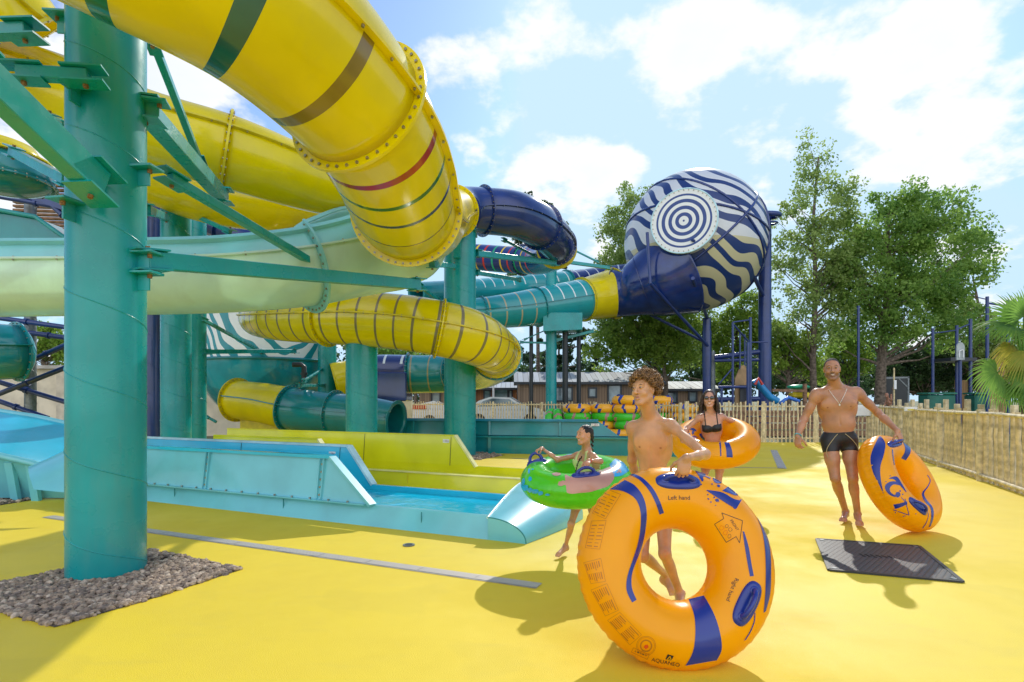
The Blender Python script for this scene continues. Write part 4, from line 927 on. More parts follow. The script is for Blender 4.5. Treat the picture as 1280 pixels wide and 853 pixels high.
# ------------------------------------------------------------------ steel columns
def column(px, Yc, r, ztop, label, mt=M['teal_paint'], seamstep=.62, name='support_column', bead=True, n=48, base=True, cat='column'):
    x = (px - CX) / FPX * Yc
    e = empty(name, (x, Yc, 0), label, cat, 'columns holding up the water slides')
    MB().cyl((x, Yc, 0), (x, Yc, ztop), r, n=n, mt=mt, caps=True).build('pole', e)
    if bead:
        mb = MB(); z = -seamstep
        pts = []; th = 0; tot = ztop / seamstep
        k = 0; m_ = int(tot * 28)
        for k in range(m_ + 1):
            t = k / 28; a = -t * 2 * PI + 1; pts.append(Vector((x + math.cos(a) * r, Yc + math.sin(a) * r, t * seamstep)))
        mb.tube(pts, .006, 4, mt, caps=False); mb.build('weld_seam', e)
    if base:
        MB().cyl((x, Yc, 0), (x, Yc, .025), r * 1.25, n=n, mt=mt).build('base_plate', e)
    return e
c1 = column(133.8, 4.40, .264, 6.4, 'thick glossy teal column standing in the gravel bed at the left foreground', base=False, n=96)
c2 = column(220, 10.5, .255, 6.0, 'slim teal column just right of the big column, left of a matching pair')
c2b = column(242, 12.6, .26, 6.5, 'teal column partly hidden behind the slim column right of the big one')
c3 = column(452, 11.6, .318, P(452, 418, 11.6).z, 'teal column under the brown-ringed yellow tube')
c4 = column(575, 13.6, .385, P(575, 292, 13.6).z, 'tall teal column in the middle holding the end of the big yellow tube')
c5 = column(409, 17, .27, P(409, 425, 17).z, 'short slim teal column beside the zebra bowl')
c6 = column(689, 25.2, .245, P(689, 268, 25.2).z, 'thin teal post under the long teal tube, rising to the navy loop')
c7 = column(192, 12.0, .16, 6.8, 'navy column standing behind the big teal column', M['navy_paint'])
c8 = column(38, 12.5, .11, P(38, 226, 12.5).z, 'grey steel post at the left edge behind the teal tube mouth', M['grey_steel'], name='support_post')
c9 = column(664, 25.5, .09, P(664, 408, 25.5).z, 'thin black post left of the thin teal post', M['black_paint'], bead=False, n=16)
c10 = column(706.5, 25.2, .13, P(706, 412, 25.2).z, 'thicker of the two black posts right of the thin teal post', M['black_paint'], bead=False, n=16)
c11 = column(723.5, 25.8, .10, P(723, 412, 25.8).z, 'thinner black post, rightmost under the long teal tube', M['black_paint'], bead=False, n=16)
for c_, px in ((c9, 664), (c10, 706.5), (c11, 723.5)):
    x = c_.location.x; Yc = c_.location.y; z = P(px, 505, Yc).z; MB().box((x, Yc, z), (.42, .3, .10), M['black_paint'], bev=.01).build('collar', c_)
# collar brackets on main column
def ebeam(a, b_, w_, h_, mt, label, up=(0, 0, 1), plates=True, name='steel_beam', bolts=((0, 1))):
    a = P(*a); b_ = P(*b_)
    e = empty(name, a, label, 'beam', 'steel beams bracing the slide columns')
    MB().beam(a, b_, w_, h_, mt, up, bev=.006).build('box_section', e)
    if plates:
        d = (b_ - a).normalized()
        for p, sg in ((a, 1), (b_, -1)):
            s = d.cross(Vector(up)).normalized(); u2 = s.cross(d)
            pl = MB()
            for q in (-1, 1): pl.beam(p - d * .10 * sg + u2 * q * (h_ / 2 + .009), p + d * .16 * sg + u2 * q * (h_ / 2 + .009), w_ * 1.7, .014, mt, up)
            pl.build('gusset_plate', e)
            bo = MB()
            for q in (-1, 1): c = p + d * .03 * sg + u2 * q * (h_ / 2 + .015); bo.cyl(c, c + u2 * q * .025, .018, n=6, mt=M['rust'])
            bo.build('plate_bolt', e)
    return e
TP = M['teal_paint']
ebeam((182, 325, 4.38), (523, 356, 7.6), .10, .135, TP, 'long horizontal teal beam running right from the big column in front of the pale flume')
ebeam((-60, 56, 3.05), (124, 232, 4.02), .13, .20, TP, 'heavy square teal beam slanting down to the front of the big column')
ebeam((22, 91, 3.9), (112, 96, 4.02), .085, .085, TP, 'short pale teal stub beam on the front face of the big column, upper part')
ebeam((-60, 42, 4.4), (36, 39, 4.4), .10, .10, TP, 'level teal beam at the top left corner, left of the big column')
ebeam((180, 136, 4.5), (278, 246, 7.2), .15, .15, TP, 'teal beam slanting down right from behind the big column under the plain yellow tube')
ebeam((190, 48, 5.2), (252, 208, 7.0), .07, .07, TP, 'thin steep teal brace above the plain yellow tube')
ebeam((212, 222, 4.9), (398, 333, 6.9), .08, .08, TP, 'long thin teal brace slanting down to the horizontal beam')
ebeam((16, 190, 7.0), (84, 226, 6.0), .10, .10, TP, 'dark teal brace below the heavy square beam at the left edge')
ebeam((60, 148, 6.4), (84, 160, 6.0), .10, .10, TP, 'small teal stub brace behind the big column at left')
ebeam((182, 262, 6.2), (208, 272, 10.0), .10, .10, TP, 'short teal stub linking the big column to the slim column behind')
ebeam((236, 266, 10.2), (288, 290, 9.5), .07, .07, TP, 'small teal brace right of the slim column pair above the pale flume')
ebeam((254, 400, 12.6), (327, 440, 16), .07, .07, TP, 'thin teal brace slanting across the zebra wall')
ebeam((254, 440, 12.6), (369, 439, 16), .10, .10, TP, 'level teal beam along the bottom of the zebra wall')
ebeam((596, 317, 13.7), (694, 329, 17), .12, .14, TP, 'teal beam crossing in front of the lower navy loop')
ebeam((630, 300, 15), (668, 320, 17), .06, .06, TP, 'short teal brace slanting down below the upper navy tube')
ebeam((596, 341, 13.7), (650, 350, 18), .10, .10, TP, 'teal beam above the long teal tubes, right of the tall column')
ebeam((696, 326, 25), (762, 335, 25.6), .14, .14, TP, 'teal arm reaching right from the thin teal post')
ebeam((708, 308, 25), (748, 328, 25.5), .07, .07, TP, 'thin slanting teal brace above the arm of the thin teal post')
ebeam((650, 428, 25.2), (684, 429, 25.2), .08, .08, TP, 'small level teal arm left of the thin teal post')
ebeam((655, 425, 25.2), (684, 412, 25.2), .05, .05, TP, 'small slanting teal arm left of the thin teal post')
ebeam((694, 426, 25.2), (742, 414, 25.2), .12, .12, TP, 'slanting teal arm below the cradle of the long teal tube')
ebeam((524, 357, 12.0), (548, 376, 13.4), .07, .07, TP, 'short teal brace between the horizontal beam end and the tall column')
ebeam((540, 330, 8), (568, 333, 13), .09, .09, TP, 'teal beam below the big yellow ring, left of the tall column')
ebeam((380, 476, 14.2), (402, 462, 16.8), .06, .06, TP, 'small slanting teal prop on top of the teal exit tube')
ebeam((374, 482, 14.2), (406, 482, 16.8), .06, .08, TP, 'small level teal prop on top of the teal exit tube')
# bracket on column 4 top and black pipe
e = empty('pipe', P(368, 457, 15.5), 'bent black pipe above the teal exit tube', 'pipe')
mb = MB(); mb.tube([P(366, 456, 15.5), P(376, 456, 15.5), P(380, 459, 15.5), P(380, 478, 15.5)], .07, 10, M['black_paint']); mb.build('pipe_run', e)
mb = MB(); mb.tube([P(380 + 0, 466, 15.5), P(380, 469, 15.5)], .095, 10, M['black_paint']); mb.build('coupling', e)
mb = MB(); cx4 = c4.location.x; zt = P(575, 292, 13.6).z
mb.box((cx4, 13.6, zt + .03), (.8, .8, .05), TP); mb.box((cx4 - .02, 13.1, zt - .35), (.16, .12, .75), TP); mb.box((cx4 + .2, 13.4, zt + .12), (.08, .5, .25), TP); mb.box((cx4 - .2, 13.4, zt + .12), (.08, .5, .25), TP); mb.build('head_bracket', c4)
mb = MB()
for (px, py) in ((113, 232), (120, 250)): pass
x, Yc = c1.location.x, c1.location.y
def lug(z, ang, parent, h=.02, L_=.16):
    d = Vector((math.cos(ang), math.sin(ang), 0)); mb = MB(); mb.beam(Vector((x, Yc, z)) + d * .25, Vector((x, Yc, z)) + d * (.265 + L_), .16, h, TP, bev=.004)
    mb.beam(Vector((x, Yc, z - .07)) + d * .25, Vector((x, Yc, z - .07)) + d * (.265 + L_ * .6), .014, .13, TP)
    c = Vector((x, Yc, z)) + d * (.265 + L_ * .6); mb.cyl(c - Vector((0, 0, .04)), c + Vector((0, 0, .03)), .018, n=6, mt=M['rust']); mb.build('lug', parent)
for zz_, an in ((P(190, 213, 4.4).z, -.1), (P(190, 318, 4.4).z, -.1), (P(190, 343, 4.4).z, -.1), (P(80, 24, 4.4).z, PI + .1), (P(120, 253, 4.1).z, -1.75), (P(118, 108, 4.1).z, -1.6), (P(180, 120, 4.4).z, .3)): lug(zz_, an, c1)

# platform underside and bracing at the far left
e = empty('platform', P(60, 240, 13), 'dark slatted underside of a raised platform seen between the slides at left', 'platform')
mb = MB(); a = P(10, 232, 13); b_ = P(80, 264, 11.5)
for i in range(12):
    p = P(18, 226 + 0 * i, 12.2 + i * .28); p.z = 6.05; mb.beam(p, p + Vector((3.0, .3, 0)), .12, .05, M['wood_brown'])
mb.build('deck_boards', e)
mb = MB(); mb.beam(P(18, 238, 12), P(90, 262, 12), .12, .16, M['navy_paint']); mb.build('edge_beam', e); mb = MB(); mb.beam(P(18, 214, 15.5), P(100, 220, 15.5), .12, .2, M['navy_paint']); mb.build('edge_beam', e)
brs = [((-20, 395, 12), (86, 410, 12), 'upper level navy tube brace at the left edge'), ((30, 455, 12), (86, 430, 12), 'navy tube brace rising right from the grey post'), ((-20, 500, 12.1), (86, 458, 12.1), 'navy tube brace rising steeply across the cream wall at left'), ((-20, 472, 12.3), (86, 504, 12.3), 'navy tube brace falling right across the cream wall'), ((36, 416, 12.4), (86, 423, 12.4), 'short level navy brace right of the grey post'), ((-20, 495, 12.4), (60, 523, 12.4), 'lowest navy tube brace at the left edge'), ((0, 246, 12), (90, 262, 12), 'navy pipe under the raised platform at left'), ((66, 258, 12), (90, 280, 12), 'short navy strut below the platform edge')]
for a, b_, l in brs:
    e = empty('brace', P(*a), l, 'brace', 'navy braces of the left tower'); MB().cyl(P(*a), P(*b_), .055, n=12, mt=M['navy_paint']).build('tube', e); MB().cyl(P(*a).lerp(P(*b_), .48), P(*a).lerp(P(*b_), .52), .075, n=12, mt=M['navy_paint']).build('clamp', e)
# second navy slide bit behind at (255-300, 260-290)
e = empty('tube_slide', P(270, 275, 14), 'short piece of navy tube between the slim columns and the pale flume', 'water slide')
K4 = path([(150, 262, 15, 34), (230, 268, 15, 36), (268, 280, 14.6, 34), (300, 296, 14.4, 34), (340, 318, 14, 30)]); shell(K4, 0, 4, M['navy_gel'], n=36).build('tube_section', e); flange(K4, 2.4, M['navy_gel'], w=.06, nb=14).build('joint_flange', e)
# cream wall building at left behind
e = empty('service_building', P(100, 500, 20), 'cream rendered wall of a low building behind the slides at left', 'building')
mb = MB(); mb.box((-12.5, 21.0, 1.25), (17.5, .3, 2.5), M['cream']); mb.build('wall', e)
mb = MB(); mb.box((-12.5, 20.9, 2.56), (17.7, .6, .12), mat('wall_cap', (.5, .46, .4), .8)); mb.build('coping', e)
mb = MB(); mb.box((-16.6, 20.8, 1.2), (.5, .2, 2.4), mat('pilaster', (.62, .53, .4), .8)); mb.build('pilaster', e)
# ------------------------------------------------------------------ fences
def stake_mesh(h, r, seed, mt, lean=0.0):
    rd = random.Random(seed); mb = MB(); n = 6; pts = []; rad = []
    for i in range(n + 1):
        z = h * i / n; pts.append(Vector((rd.uniform(-.008, .008) + lean * z, rd.uniform(-.008, .008), z))); rad.append(r * rd.uniform(.86, 1.1))
    mb.tube(pts, r, 7, mt, radii=rad); return mb
def make_protos(h, r, mt, k, hv=0.0):
    res = []
    for i in range(k):
        mb = stake_mesh(h * (1 + random.uniform(-hv, hv)), r * random.uniform(.8, 1.2), i * 13 + 1, mt, random.uniform(-.015, .015)); o = mb.build('picket', None, origin=(0, 0, 0)); res.append(o)
    return res
def line_pts(pl, step, jit=.0):
    out = []; 
    for (a, b_) in zip(pl[:-1], pl[1:]):
        a = Vector(a).to_3d(); b_ = Vector(b_).to_3d(); L_ = (b_ - a).length; n = int(L_ / step)
        for i in range(n): out.append((a.lerp(b_, (i + .5) / n), (b_ - a).normalized()))
    return out
def fence(name, label, pl, step, h, r, mt, post_every, post_h, post_r, rails, hv=.02, side=.05, maxind=100, railr=.03):
    e = empty(name, Vector(pl[0]).to_3d(), label, 'fence')
    base = e.location.copy(); pr = make_protos(h, r, mt, 7, hv)
    P_ = line_pts(pl, step)
    P_.sort(key=lambda q: q[0].length)
    P_vis = P_
    for i, (p, d) in enumerate(P_vis[:maxind]):
        o = pr[i % 7].copy(); COL.objects.link(o); o.parent = e; o.location = p - base; o.rotation_euler = (0, 0, random.uniform(0, 6))
    if len(P_vis) > maxind:
        mb = MB()
        for (p, d) in P_vis[maxind:]:
            s = random.choice(pr).data; o_ = len(mb.v); mb.v += [tuple(v.co + p) for v in s.vertices]; mb.f += [tuple(a + o_ for a in f.vertices) for f in s.polygons]; mb.mi += [0] * len(s.polygons); mb.sm += [True] * len(s.polygons); mb.uv += [None] * len(s.polygons)
        mb.mats = [mt]; mb.build('far_pickets', e, kind='stuff')
    for o in pr: bpy.data.objects.remove(o)
    for (a, b_) in zip(pl[:-1], pl[1:]):
        a = Vector(a).to_3d(); b_ = Vector(b_).to_3d(); d = (b_ - a).normalized(); sd = d.cross(Vector((0, 0, 1)))
        for z in rails:
            L_ = (b_ - a).length; n = max(2, int(L_ / 1.2)); pts = [a.lerp(b_, i / n) + sd * side + Vector((0, 0, z + random.uniform(-.01, .01))) for i in range(n + 1)]
            mb = MB(); mb.tube(pts, railr, 8, M['wood_rail'], radii=[railr * random.uniform(.85, 1.1) for _ in pts]); mb.build('rail', e)
        m_ = max(1, round((b_ - a).length / post_every))
        for i in range(m_ + 1):
            p = a.lerp(b_, i / m_) + sd * side * .6; mb = MB(); mb.cyl(p, p + Vector((0, 0, post_h)), post_r, post_r * .95, n=12, mt=M['wood_rail']); mb.build('post', e)
    return e
def rp(Y): return (rf(Y), Y)
fence('stake_fence', 'dense pale chestnut stake fence running away along the right side behind the man', [rp(5.4), rp(13.2), (10.9, 16.0), (11.35, 17.7)], .20, 1.18, .032, M['wood_stake'], 1.9, 1.19, .06, [1.12, .10], hv=.03, side=-.06, maxind=100)
# taller end posts sticking up behind the right fence
e = empty('stake_fence', (rf(8) + .35, 8, 0), 'row of taller flat-topped posts rising just behind the right stake fence', 'fence')
y = 7.0; k = 0
while y < 15.5:
    h = 1.27 if k % 2 else 1.36; mb = MB(); x_ = rf(y) + .22 + random.uniform(-.03, .03); mb.box((x_, y, h / 2), (.075, .075, h), M['wood_rail'], bev=.006); mb.build('post', e); y += .60 + random.uniform(-.06, .06); k += 1
fence('picket_fence', 'pale open picket fence with a gate closing the far side of the deck', [(11.3, 17.75), (8.0, 17.8), (5.6, 18.0)], .125, 1.27, .022, M['wood_rail'], 1.7, 1.30, .055, [1.14, .12], hv=.04, side=.03, railr=.026)
fence('picket_fence', 'long pale picket fence behind the tube stacks and in front of the cabins', [(5.5, 18.3), (3.2, 21.5), (-4.8, 25.4), (-9, 27)], .125, 1.24, .02, M['wood_stake'], 2.0, 1.26, .05, [1.15, .12], hv=.04, side=.03, railr=.026)

# ------------------------------------------------------------------ cabins, car
def board_mat(name, col, period=.15, ax=0):
    m, nt, out = newmat(name); L = nt.links; b = N(nt, 'ShaderNodeBsdfPrincipled'); tc = N(nt, 'ShaderNodeTexCoord'); sp = N(nt, 'ShaderNodeSeparateXYZ'); L.new(tc.outputs['Object'], sp.inputs[0])
    dv = N(nt, 'ShaderNodeMath', operation='DIVIDE'); dv.inputs[1].default_value = period; L.new(sp.outputs[ax], dv.inputs[0])
    fl = N(nt, 'ShaderNodeMath', operation='FLOOR'); L.new(dv.outputs[0], fl.inputs[0]); wn = N(nt, 'ShaderNodeTexWhiteNoise', noise_dimensions='1D'); L.new(fl.outputs[0], wn.inputs['W'])
    fr = N(nt, 'ShaderNodeMath', operation='FRACT'); L.new(dv.outputs[0], fr.inputs[0]); lt = N(nt, 'ShaderNodeMath', operation='LESS_THAN'); lt.inputs[1].default_value = .12; L.new(fr.outputs[0], lt.inputs[0])
    mx = N(nt, 'ShaderNodeMix', data_type='RGBA'); L.new(wn.outputs[0], mx.inputs['Factor']); setc(mx.inputs[6], tuple(c * .75 for c in col)); setc(mx.inputs[7], tuple(c * 1.2 for c in col))
    m2 = N(nt, 'ShaderNodeMix', data_type='RGBA'); L.new(lt.outputs[0], m2.inputs['Factor']); L.new(mx.outputs[2], m2.inputs[6]); setc(m2.inputs[7], tuple(c * .35 for c in col)); L.new(m2.outputs[2], b.inputs['Base Color']); b.inputs['Roughness'].default_value = .75
    L.new(b.outputs[0], out.inputs[0]); return m
BM = board_mat('grey_brown_boards', (.30, .20, .13)); BM2 = board_mat('red_brown_boards', (.32, .13, .05), .12)
RM = board_mat('ribbed_metal_roof', (.36, .40, .44), .3)
def cabin(x0, x1, Y, depth, hw, hr, label, wins, bmat=BM, porch=False, rm=RM):
    e = empty('wooden_cabin', (x0, Y, 0), label, 'cabin')
    mb = MB(); mb.prism([(x0, Y, .25), (x0, Y + depth, .25), (x0, Y + depth, hw), (x0, Y + depth / 2, hr - .06), (x0, Y, hw)], (x1 - x0, 0, 0), bmat); mb.build('wall', e)
    mb = MB()
    mb.prism([(x0 - .2, Y - .35, hw - .03), (x0 - .2, Y + depth / 2, hr), (x0 - .2, Y + depth / 2, hr + .07), (x0 - .2, Y - .35, hw + .04)], (x1 - x0 + .4, 0, 0), rm)
    mb.prism([(x0 - .2, Y + depth + .35, hw - .03), (x0 - .2, Y + depth / 2 + .003, hr), (x0 - .2, Y + depth / 2 + .003, hr + .07), (x0 - .2, Y + depth + .35, hw + .04)], (x1 - x0 + .4, 0, 0), rm)
    mb.build('roof', e)
    MB().box(((x0 + x1) / 2, Y - .38, hw - .02), (x1 - x0 + .4, .06, .14), M['frame_dark']).build('gutter', e)
    MB().box(((x0 + x1) / 2, Y + depth / 2, .12), (x1 - x0 - .3, depth - .3, .24), M['frame_dark']).build('plinth', e)
    for (wx, wz, ww, wh) in wins:
        mb = MB()
        for s in (-1, 1): mb.box((wx + s * ww / 2, Y - .03, wz), (.09, .08, wh + .09), M['frame_dark']); mb.box((wx, Y - .032, wz + s * wh / 2), (ww - .09, .08, .09), M['frame_dark'])
        w_ = mb.build('window', e); MB().box((wx, Y - .01, wz), (ww - .09, .02, wh - .09), M['glass']).build('pane', w_)
    return e
Yc = 31.0
def cx(px, Y=Yc): return (px - CX) / FPX * Y
def cz(py, Y=Yc): return CAMH - (py - HY) / FPX * Y
cabin(cx(647), cx(826), Yc, 4.0, cz(479), cz(467) + .1, 'long wood-clad cabin with grey ribbed roof behind the boy', [(cx(705), cz(493), .9, .75), (cx(740.5), cz(491), .42, .5), (cx(768), cz(493), .72, 1.0), (cx(805), cz(493), .6, .6)])
cabin(cx(830), cx(905), Yc + 1, 4.0, cz(487), cz(479) + .12, 'low cabin with a bright metal roof behind the woman', [(cx(846), cz(497), .6, .6), (cx(873), cz(496), .45, .6)], rm=board_mat('pale_metal_roof', (.62, .63, .62), .4))
e = cabin(cx(585, 36), cx(646, 36), 36, 4.0, cz(486, 36), cz(478, 36), 'red-brown cabin with a porch behind the white car', [(cx(609, 36), cz(497, 36), .4, .9), (cx(626, 36), cz(497, 36), .9, 1.1), (cx(638, 36), cz(497, 36), .2, .9)], bmat=BM2)
MB().box((cx(617, 36), 35.6, 1.2), (.13, .13, 2.2), M['white']).build('porch_post', e)
cabin(cx(524, 33), cx(560, 33), 33, 3.5, cz(484, 33), cz(478, 33), 'grey wood-clad cabin end seen left of the tall middle column', [(cx(545, 33), cz(497, 33), .5, .8)])
e = empty('parked_car', (cx(620, 29), 29, 0), 'white parked car half hidden behind the picket fence', 'car')
x0 = cx(580, 29); prof = [(0, .45), (.05, .85), (.9, 1.0), (1.5, 1.48), (2.6, 1.50), (3.3, 1.05), (4.1, .92), (4.3, .6), (4.25, .35), (0.1, .33)]
pr_ = [(0, .40), (.03, .82), (.35, .96), (.8, 1.3), (1.4, 1.50), (2.4, 1.46), (3.0, 1.10), (3.9, .90), (4.25, .66), (4.25, .34), (0.1, .33)]
CARW = mat('white_car_paint', (.72, .74, .76), .2, .02, coat=.8)
body = MB(); body.prism([(x0 + a, 28.2, b_) for a, b_ in pr_], (0, 1.7, 0), CARW); bo = body.build('body', e)
mb = MB(); mb.prism([(x0 + .75, 28.18, 1.0), (x0 + 1.05, 28.18, 1.30), (x0 + 1.5, 28.18, 1.42), (x0 + 2.35, 28.18, 1.38), (x0 + 2.8, 28.18, 1.08)], (0, .03, 0), M['glass']); mb.build('side_window', e)
mb = MB(); mb.prism([(x0 + 2.45, 28.3, 1.46), (x0 + 3.02, 28.3, 1.12), (x0 + 3.02, 29.8, 1.12), (x0 + 2.45, 29.8, 1.46)], (.03, 0, .04), M['glass']); mb.build('windscreen', e)
for a in (.8, 3.4):
    mb = MB(); mb.cyl((x0 + a, 28.15, .33), (x0 + a, 28.38, .33), .33, n=24, mt=M['black_rubber']); w_ = mb.build('wheel', e); MB().cyl((x0 + a, 28.12, .33), (x0 + a, 28.16, .33), .2, n=16, mt=M['grey_steel']).build('rim', w_)
e = empty('parked_car', (cx(525, 28), 28, 0), 'tail of a red and white car left of the tall middle column', 'car')
x0 = cx(512, 28); mb = MB(); mb.prism([(x0, 28, .35), (x0, 28, .8), (x0 + .3, 28, 1.1), (x0 + 1.2, 28, 1.3), (x0 + 1.9, 28, 1.0), (x0 + 2.0, 28, .4)], (0, 1.6, 0), CARW); mb.build('body', e); MB().box((x0 + .5, 27.98, .98), (.7, .04, .2), M['red']).build('tail_light', e); MB().cyl((x0 + 1.0, 27.9, .3), (x0 + 1.0, 28.1, .3), .3, n=20, mt=M['black_rubber']).build('wheel', e)

# ------------------------------------------------------------------ trees
def leafmat(name, c1, c2):
    m, nt, out = newmat(name); L = nt.links; b = N(nt, 'ShaderNodeBsdfPrincipled'); at = N(nt, 'ShaderNodeAttribute'); at.attribute_name = 'tint'
    mx = N(nt, 'ShaderNodeMix', data_type='RGBA'); L.new(at.outputs['Fac'], mx.inputs['Factor']); setc(mx.inputs[6], c1); setc(mx.inputs[7], c2); L.new(mx.outputs[2], b.inputs['Base Color']); b.inputs['Roughness'].default_value = .55
    t = N(nt, 'ShaderNodeBsdfTranslucent'); L.new(mx.outputs[2], t.inputs[0]); ms = N(nt, 'ShaderNodeMixShader'); ms.inputs[0].default_value = .6; L.new(b.outputs[0], ms.inputs[1]); L.new(t.outputs[0], ms.inputs[2]); L.new(ms.outputs[0], out.inputs[0]); return m
LM = {'mid': leafmat('leaves_mid_green', (.13, .27, .05), (.40, .58, .12)), 'light': leafmat('leaves_light_green', (.18, .32, .04), (.44, .58, .10)), 'dark': leafmat('leaves_dark_green', (.025, .06, .02), (.09, .16, .05)),
      'olive': leafmat('leaves_olive', (.18, .29, .07), (.44, .56, .16)), 'bluish': leafmat('needles_blue_green', (.03, .07, .035), (.08, .14, .06))}
def leaves_mesh(name, centers, radii, npc, size, mt, parent, squash=.8, tints=None):
    C = np.repeat(np.array(centers), npc, axis=0); R = np.repeat(np.array(radii), npc)[:, None]
    n = len(C); g_ = rng.normal(size=(n, 3)); g_ /= np.linalg.norm(g_, axis=1)[:, None]; rr = rng.uniform(.15, 1, (n, 1)) ** .6
    p = C + g_ * rr * R * np.array([1, 1, squash])
    a = rng.normal(size=(n, 3)); a /= np.linalg.norm(a, axis=1)[:, None]; b_ = rng.normal(size=(n, 3)); b_ -= a * (a * b_).sum(1)[:, None]; b_ /= np.linalg.norm(b_, axis=1)[:, None]
    s = size * rng.uniform(.6, 1.35, (n, 1))
    V = np.stack([p - a * s * .5, p + b_ * s * .32, p + a * s * .5, p - b_ * s * .32], 1).reshape(-1, 3)
    me = bpy.data.meshes.new(name); me.vertices.add(n * 4); off = np.array(parent_world(parent)); me.vertices.foreach_set('co', (V - off).astype(np.float32).ravel())
    me.loops.add(n * 4); me.loops.foreach_set('vertex_index', np.arange(n * 4, dtype=np.int32)); me.polygons.add(n); me.polygons.foreach_set('loop_start', np.arange(0, n * 4, 4, dtype=np.int32)); me.polygons.foreach_set('loop_total', np.full(n, 4, np.int32))
    me.update(calc_edges=True)
    at = me.attributes.new('tint', 'FLOAT', 'POINT'); ct = rng.uniform(0, .75, len(centers)) if tints is None else np.array(tints)
    t = np.clip(np.repeat(ct, npc) + rng.uniform(-.2, .3, n), 0, 1); at.data.foreach_set('value', np.repeat(t, 4).astype(np.float32))
    me.materials.append(mt); o = bpy.data.objects.new(name, me); link(o, parent); return o
def tree(name, label, base, trunk_h, tr, ells, nclump, npc, cr, leaf, mk, branches=True, seed=0, group=None, lean=(0, 0), squash=.75, bark=None):
    """ells: crown volumes (cx,cy,cz,rx,ry,rz) in metres"""
    rd = random.Random(seed); bark = bark or M['bark']; base = Vector(base); e = empty(name, base, label, 'tree', group)
    vol = [a[3] * a[4] * a[5] for a in ells]; cs = []; rs = []
    tries = 0
    while len(cs) < nclump and tries < nclump * 30:
        tries += 1; el = rd.choices(ells, vol)[0]; v = Vector((rd.gauss(0, 1), rd.gauss(0, 1), rd.gauss(0, 1))).normalized() * (rd.uniform(.25, 1) ** .5)
        p = Vector((el[0] + v.x * el[3], el[1] + v.y * el[4], el[2] + v.z * el[5]))
        if all((p - q).length > cr * .55 for q in cs[-60:]): cs.append(p); rs.append(cr * rd.uniform(.55, 1.25))
    leaves_mesh('crown', [tuple(c) for c in cs], rs, npc, leaf, LM[mk], e, squash)
    mb = MB(); topz = max(a[2] + a[5] * .7 for a in ells); cxm = sum(a[0] for a in ells) / len(ells); tx = cxm * .35 + base.x * .65
    npt = 9; tp = []; rr = []
    for i in range(npt):
        t = i / (npt - 1); tp.append(Vector((base.x + (tx - base.x) * t + rd.uniform(-.1, .1) * t * 2 + lean[0] * t, base.y + rd.uniform(-.1, .1) * t * 2 + lean[1] * t, topz * t * .92))); rr.append(tr * (1.25 if i == 0 else 1) * (1 - .85 * t) + .01)
    mb.tube(tp, tr, 9, bark, radii=rr)
    if branches:
        for c in rd.sample(cs, min(len(cs), 60 if trunk_h != 2.3 else 22)):
            hz = max(trunk_h, c.z - (Vector((c.x, c.y, 0)) - Vector((tx, base.y, 0))).length * .8 - .3); hz = min(hz, topz * .88); t = hz / (topz * .92); i = min(npt - 2, int(t * (npt - 1))); f = t * (npt - 1) - i; s = tp[i].lerp(tp[i + 1], min(1, f)); r0 = max(.015, (rr[i]) * .4)
            mid = s.lerp(c, .5) + Vector((0, 0, -.12 * (c - s).length * .5)); mb.tube([s, s.lerp(mid, .6) + Vector((0, 0, .05)), mid, c], r0, 5, bark, caps=False, radii=[r0, r0 * .7, r0 * .45, .008])
    mb.build('trunk', e)
    return e
def EL(px, py, Y, wx, wy, dy=None):
    """crown ellipsoid from a surveyed centre and half sizes in px at distance Y"""
    c = P(px, py, Y); rx, rz = W(wx, Y), W(wy, Y); return (c.x, c.y, c.z, rx, dy if dy else rx * .8, rz)
def gb(px, Y): return Vector(((px - CX) / FPX * Y, Y, 0))
tree('broadleaf_tree', 'big round-headed green tree on the right, its thick trunk behind the stake fence', gb(1098, 30), 3.2, .30, [EL(1115, 300, 30, 50, 62), EL(1165, 320, 30, 62, 72), EL(1085, 350, 30, 50, 60), EL(1130, 390, 30, 70, 55), EL(1208, 330, 30, 34, 46), EL(1060, 400, 30, 30, 40), EL(1195, 400, 30, 38, 40), EL(1150, 260, 30, 50, 30), EL(1070, 300, 30, 34, 50), EL(1215, 290, 30, 26, 26)], 390, 100, 0.69, 0.179, 'mid', seed=1)
tree('broadleaf_tree', 'tall slender airy tree right of the sphere, its top the highest of all', gb(1016, 30), 2.2, .19, [EL(1020, 196, 30, 26, 38), EL(1030, 260, 30, 46, 45), EL(1015, 330, 30, 50, 55), EL(1008, 400, 30, 50, 45), EL(1050, 300, 30, 34, 50), EL(988, 270, 30, 20, 44), EL(1060, 350, 30, 34, 60)], 260, 72, 0.58, 0.164, 'olive', seed=2)
tree('broadleaf_tree', 'airy green tree standing behind the left side of the sphere', gb(822, 33), 4, .17, [EL(800, 300, 33, 46, 66), EL(785, 340, 33, 40, 50), EL(840, 400, 33, 50, 50), EL(800, 400, 33, 50, 45), EL(785, 260, 33, 26, 34), EL(760, 400, 33, 30, 40), EL(870, 420, 33, 30, 40), EL(775, 300, 33, 26, 40)], 400, 85, .6, .16, 'olive', seed=3)
tree('maple_tree', 'bright yellow-green maple with low branches above the long cabin', gb(834, 31), 2.3, .16, [EL(790, 420, 31, 46, 34), EL(830, 430, 31, 40, 34), EL(765, 440, 31, 36, 22), EL(855, 410, 31, 24, 34), EL(860, 452, 31, 24, 14)], 170, 85, 0.50, 0.164, 'light', seed=4)
tree('maple_tree', 'second pale-trunked maple beside the first, behind the boy', gb(824, 32), 2.6, .13, [EL(820, 400, 32, 45, 40), EL(780, 395, 32, 35, 30)], 70, 80, 0.51, 0.160, 'light', seed=14)
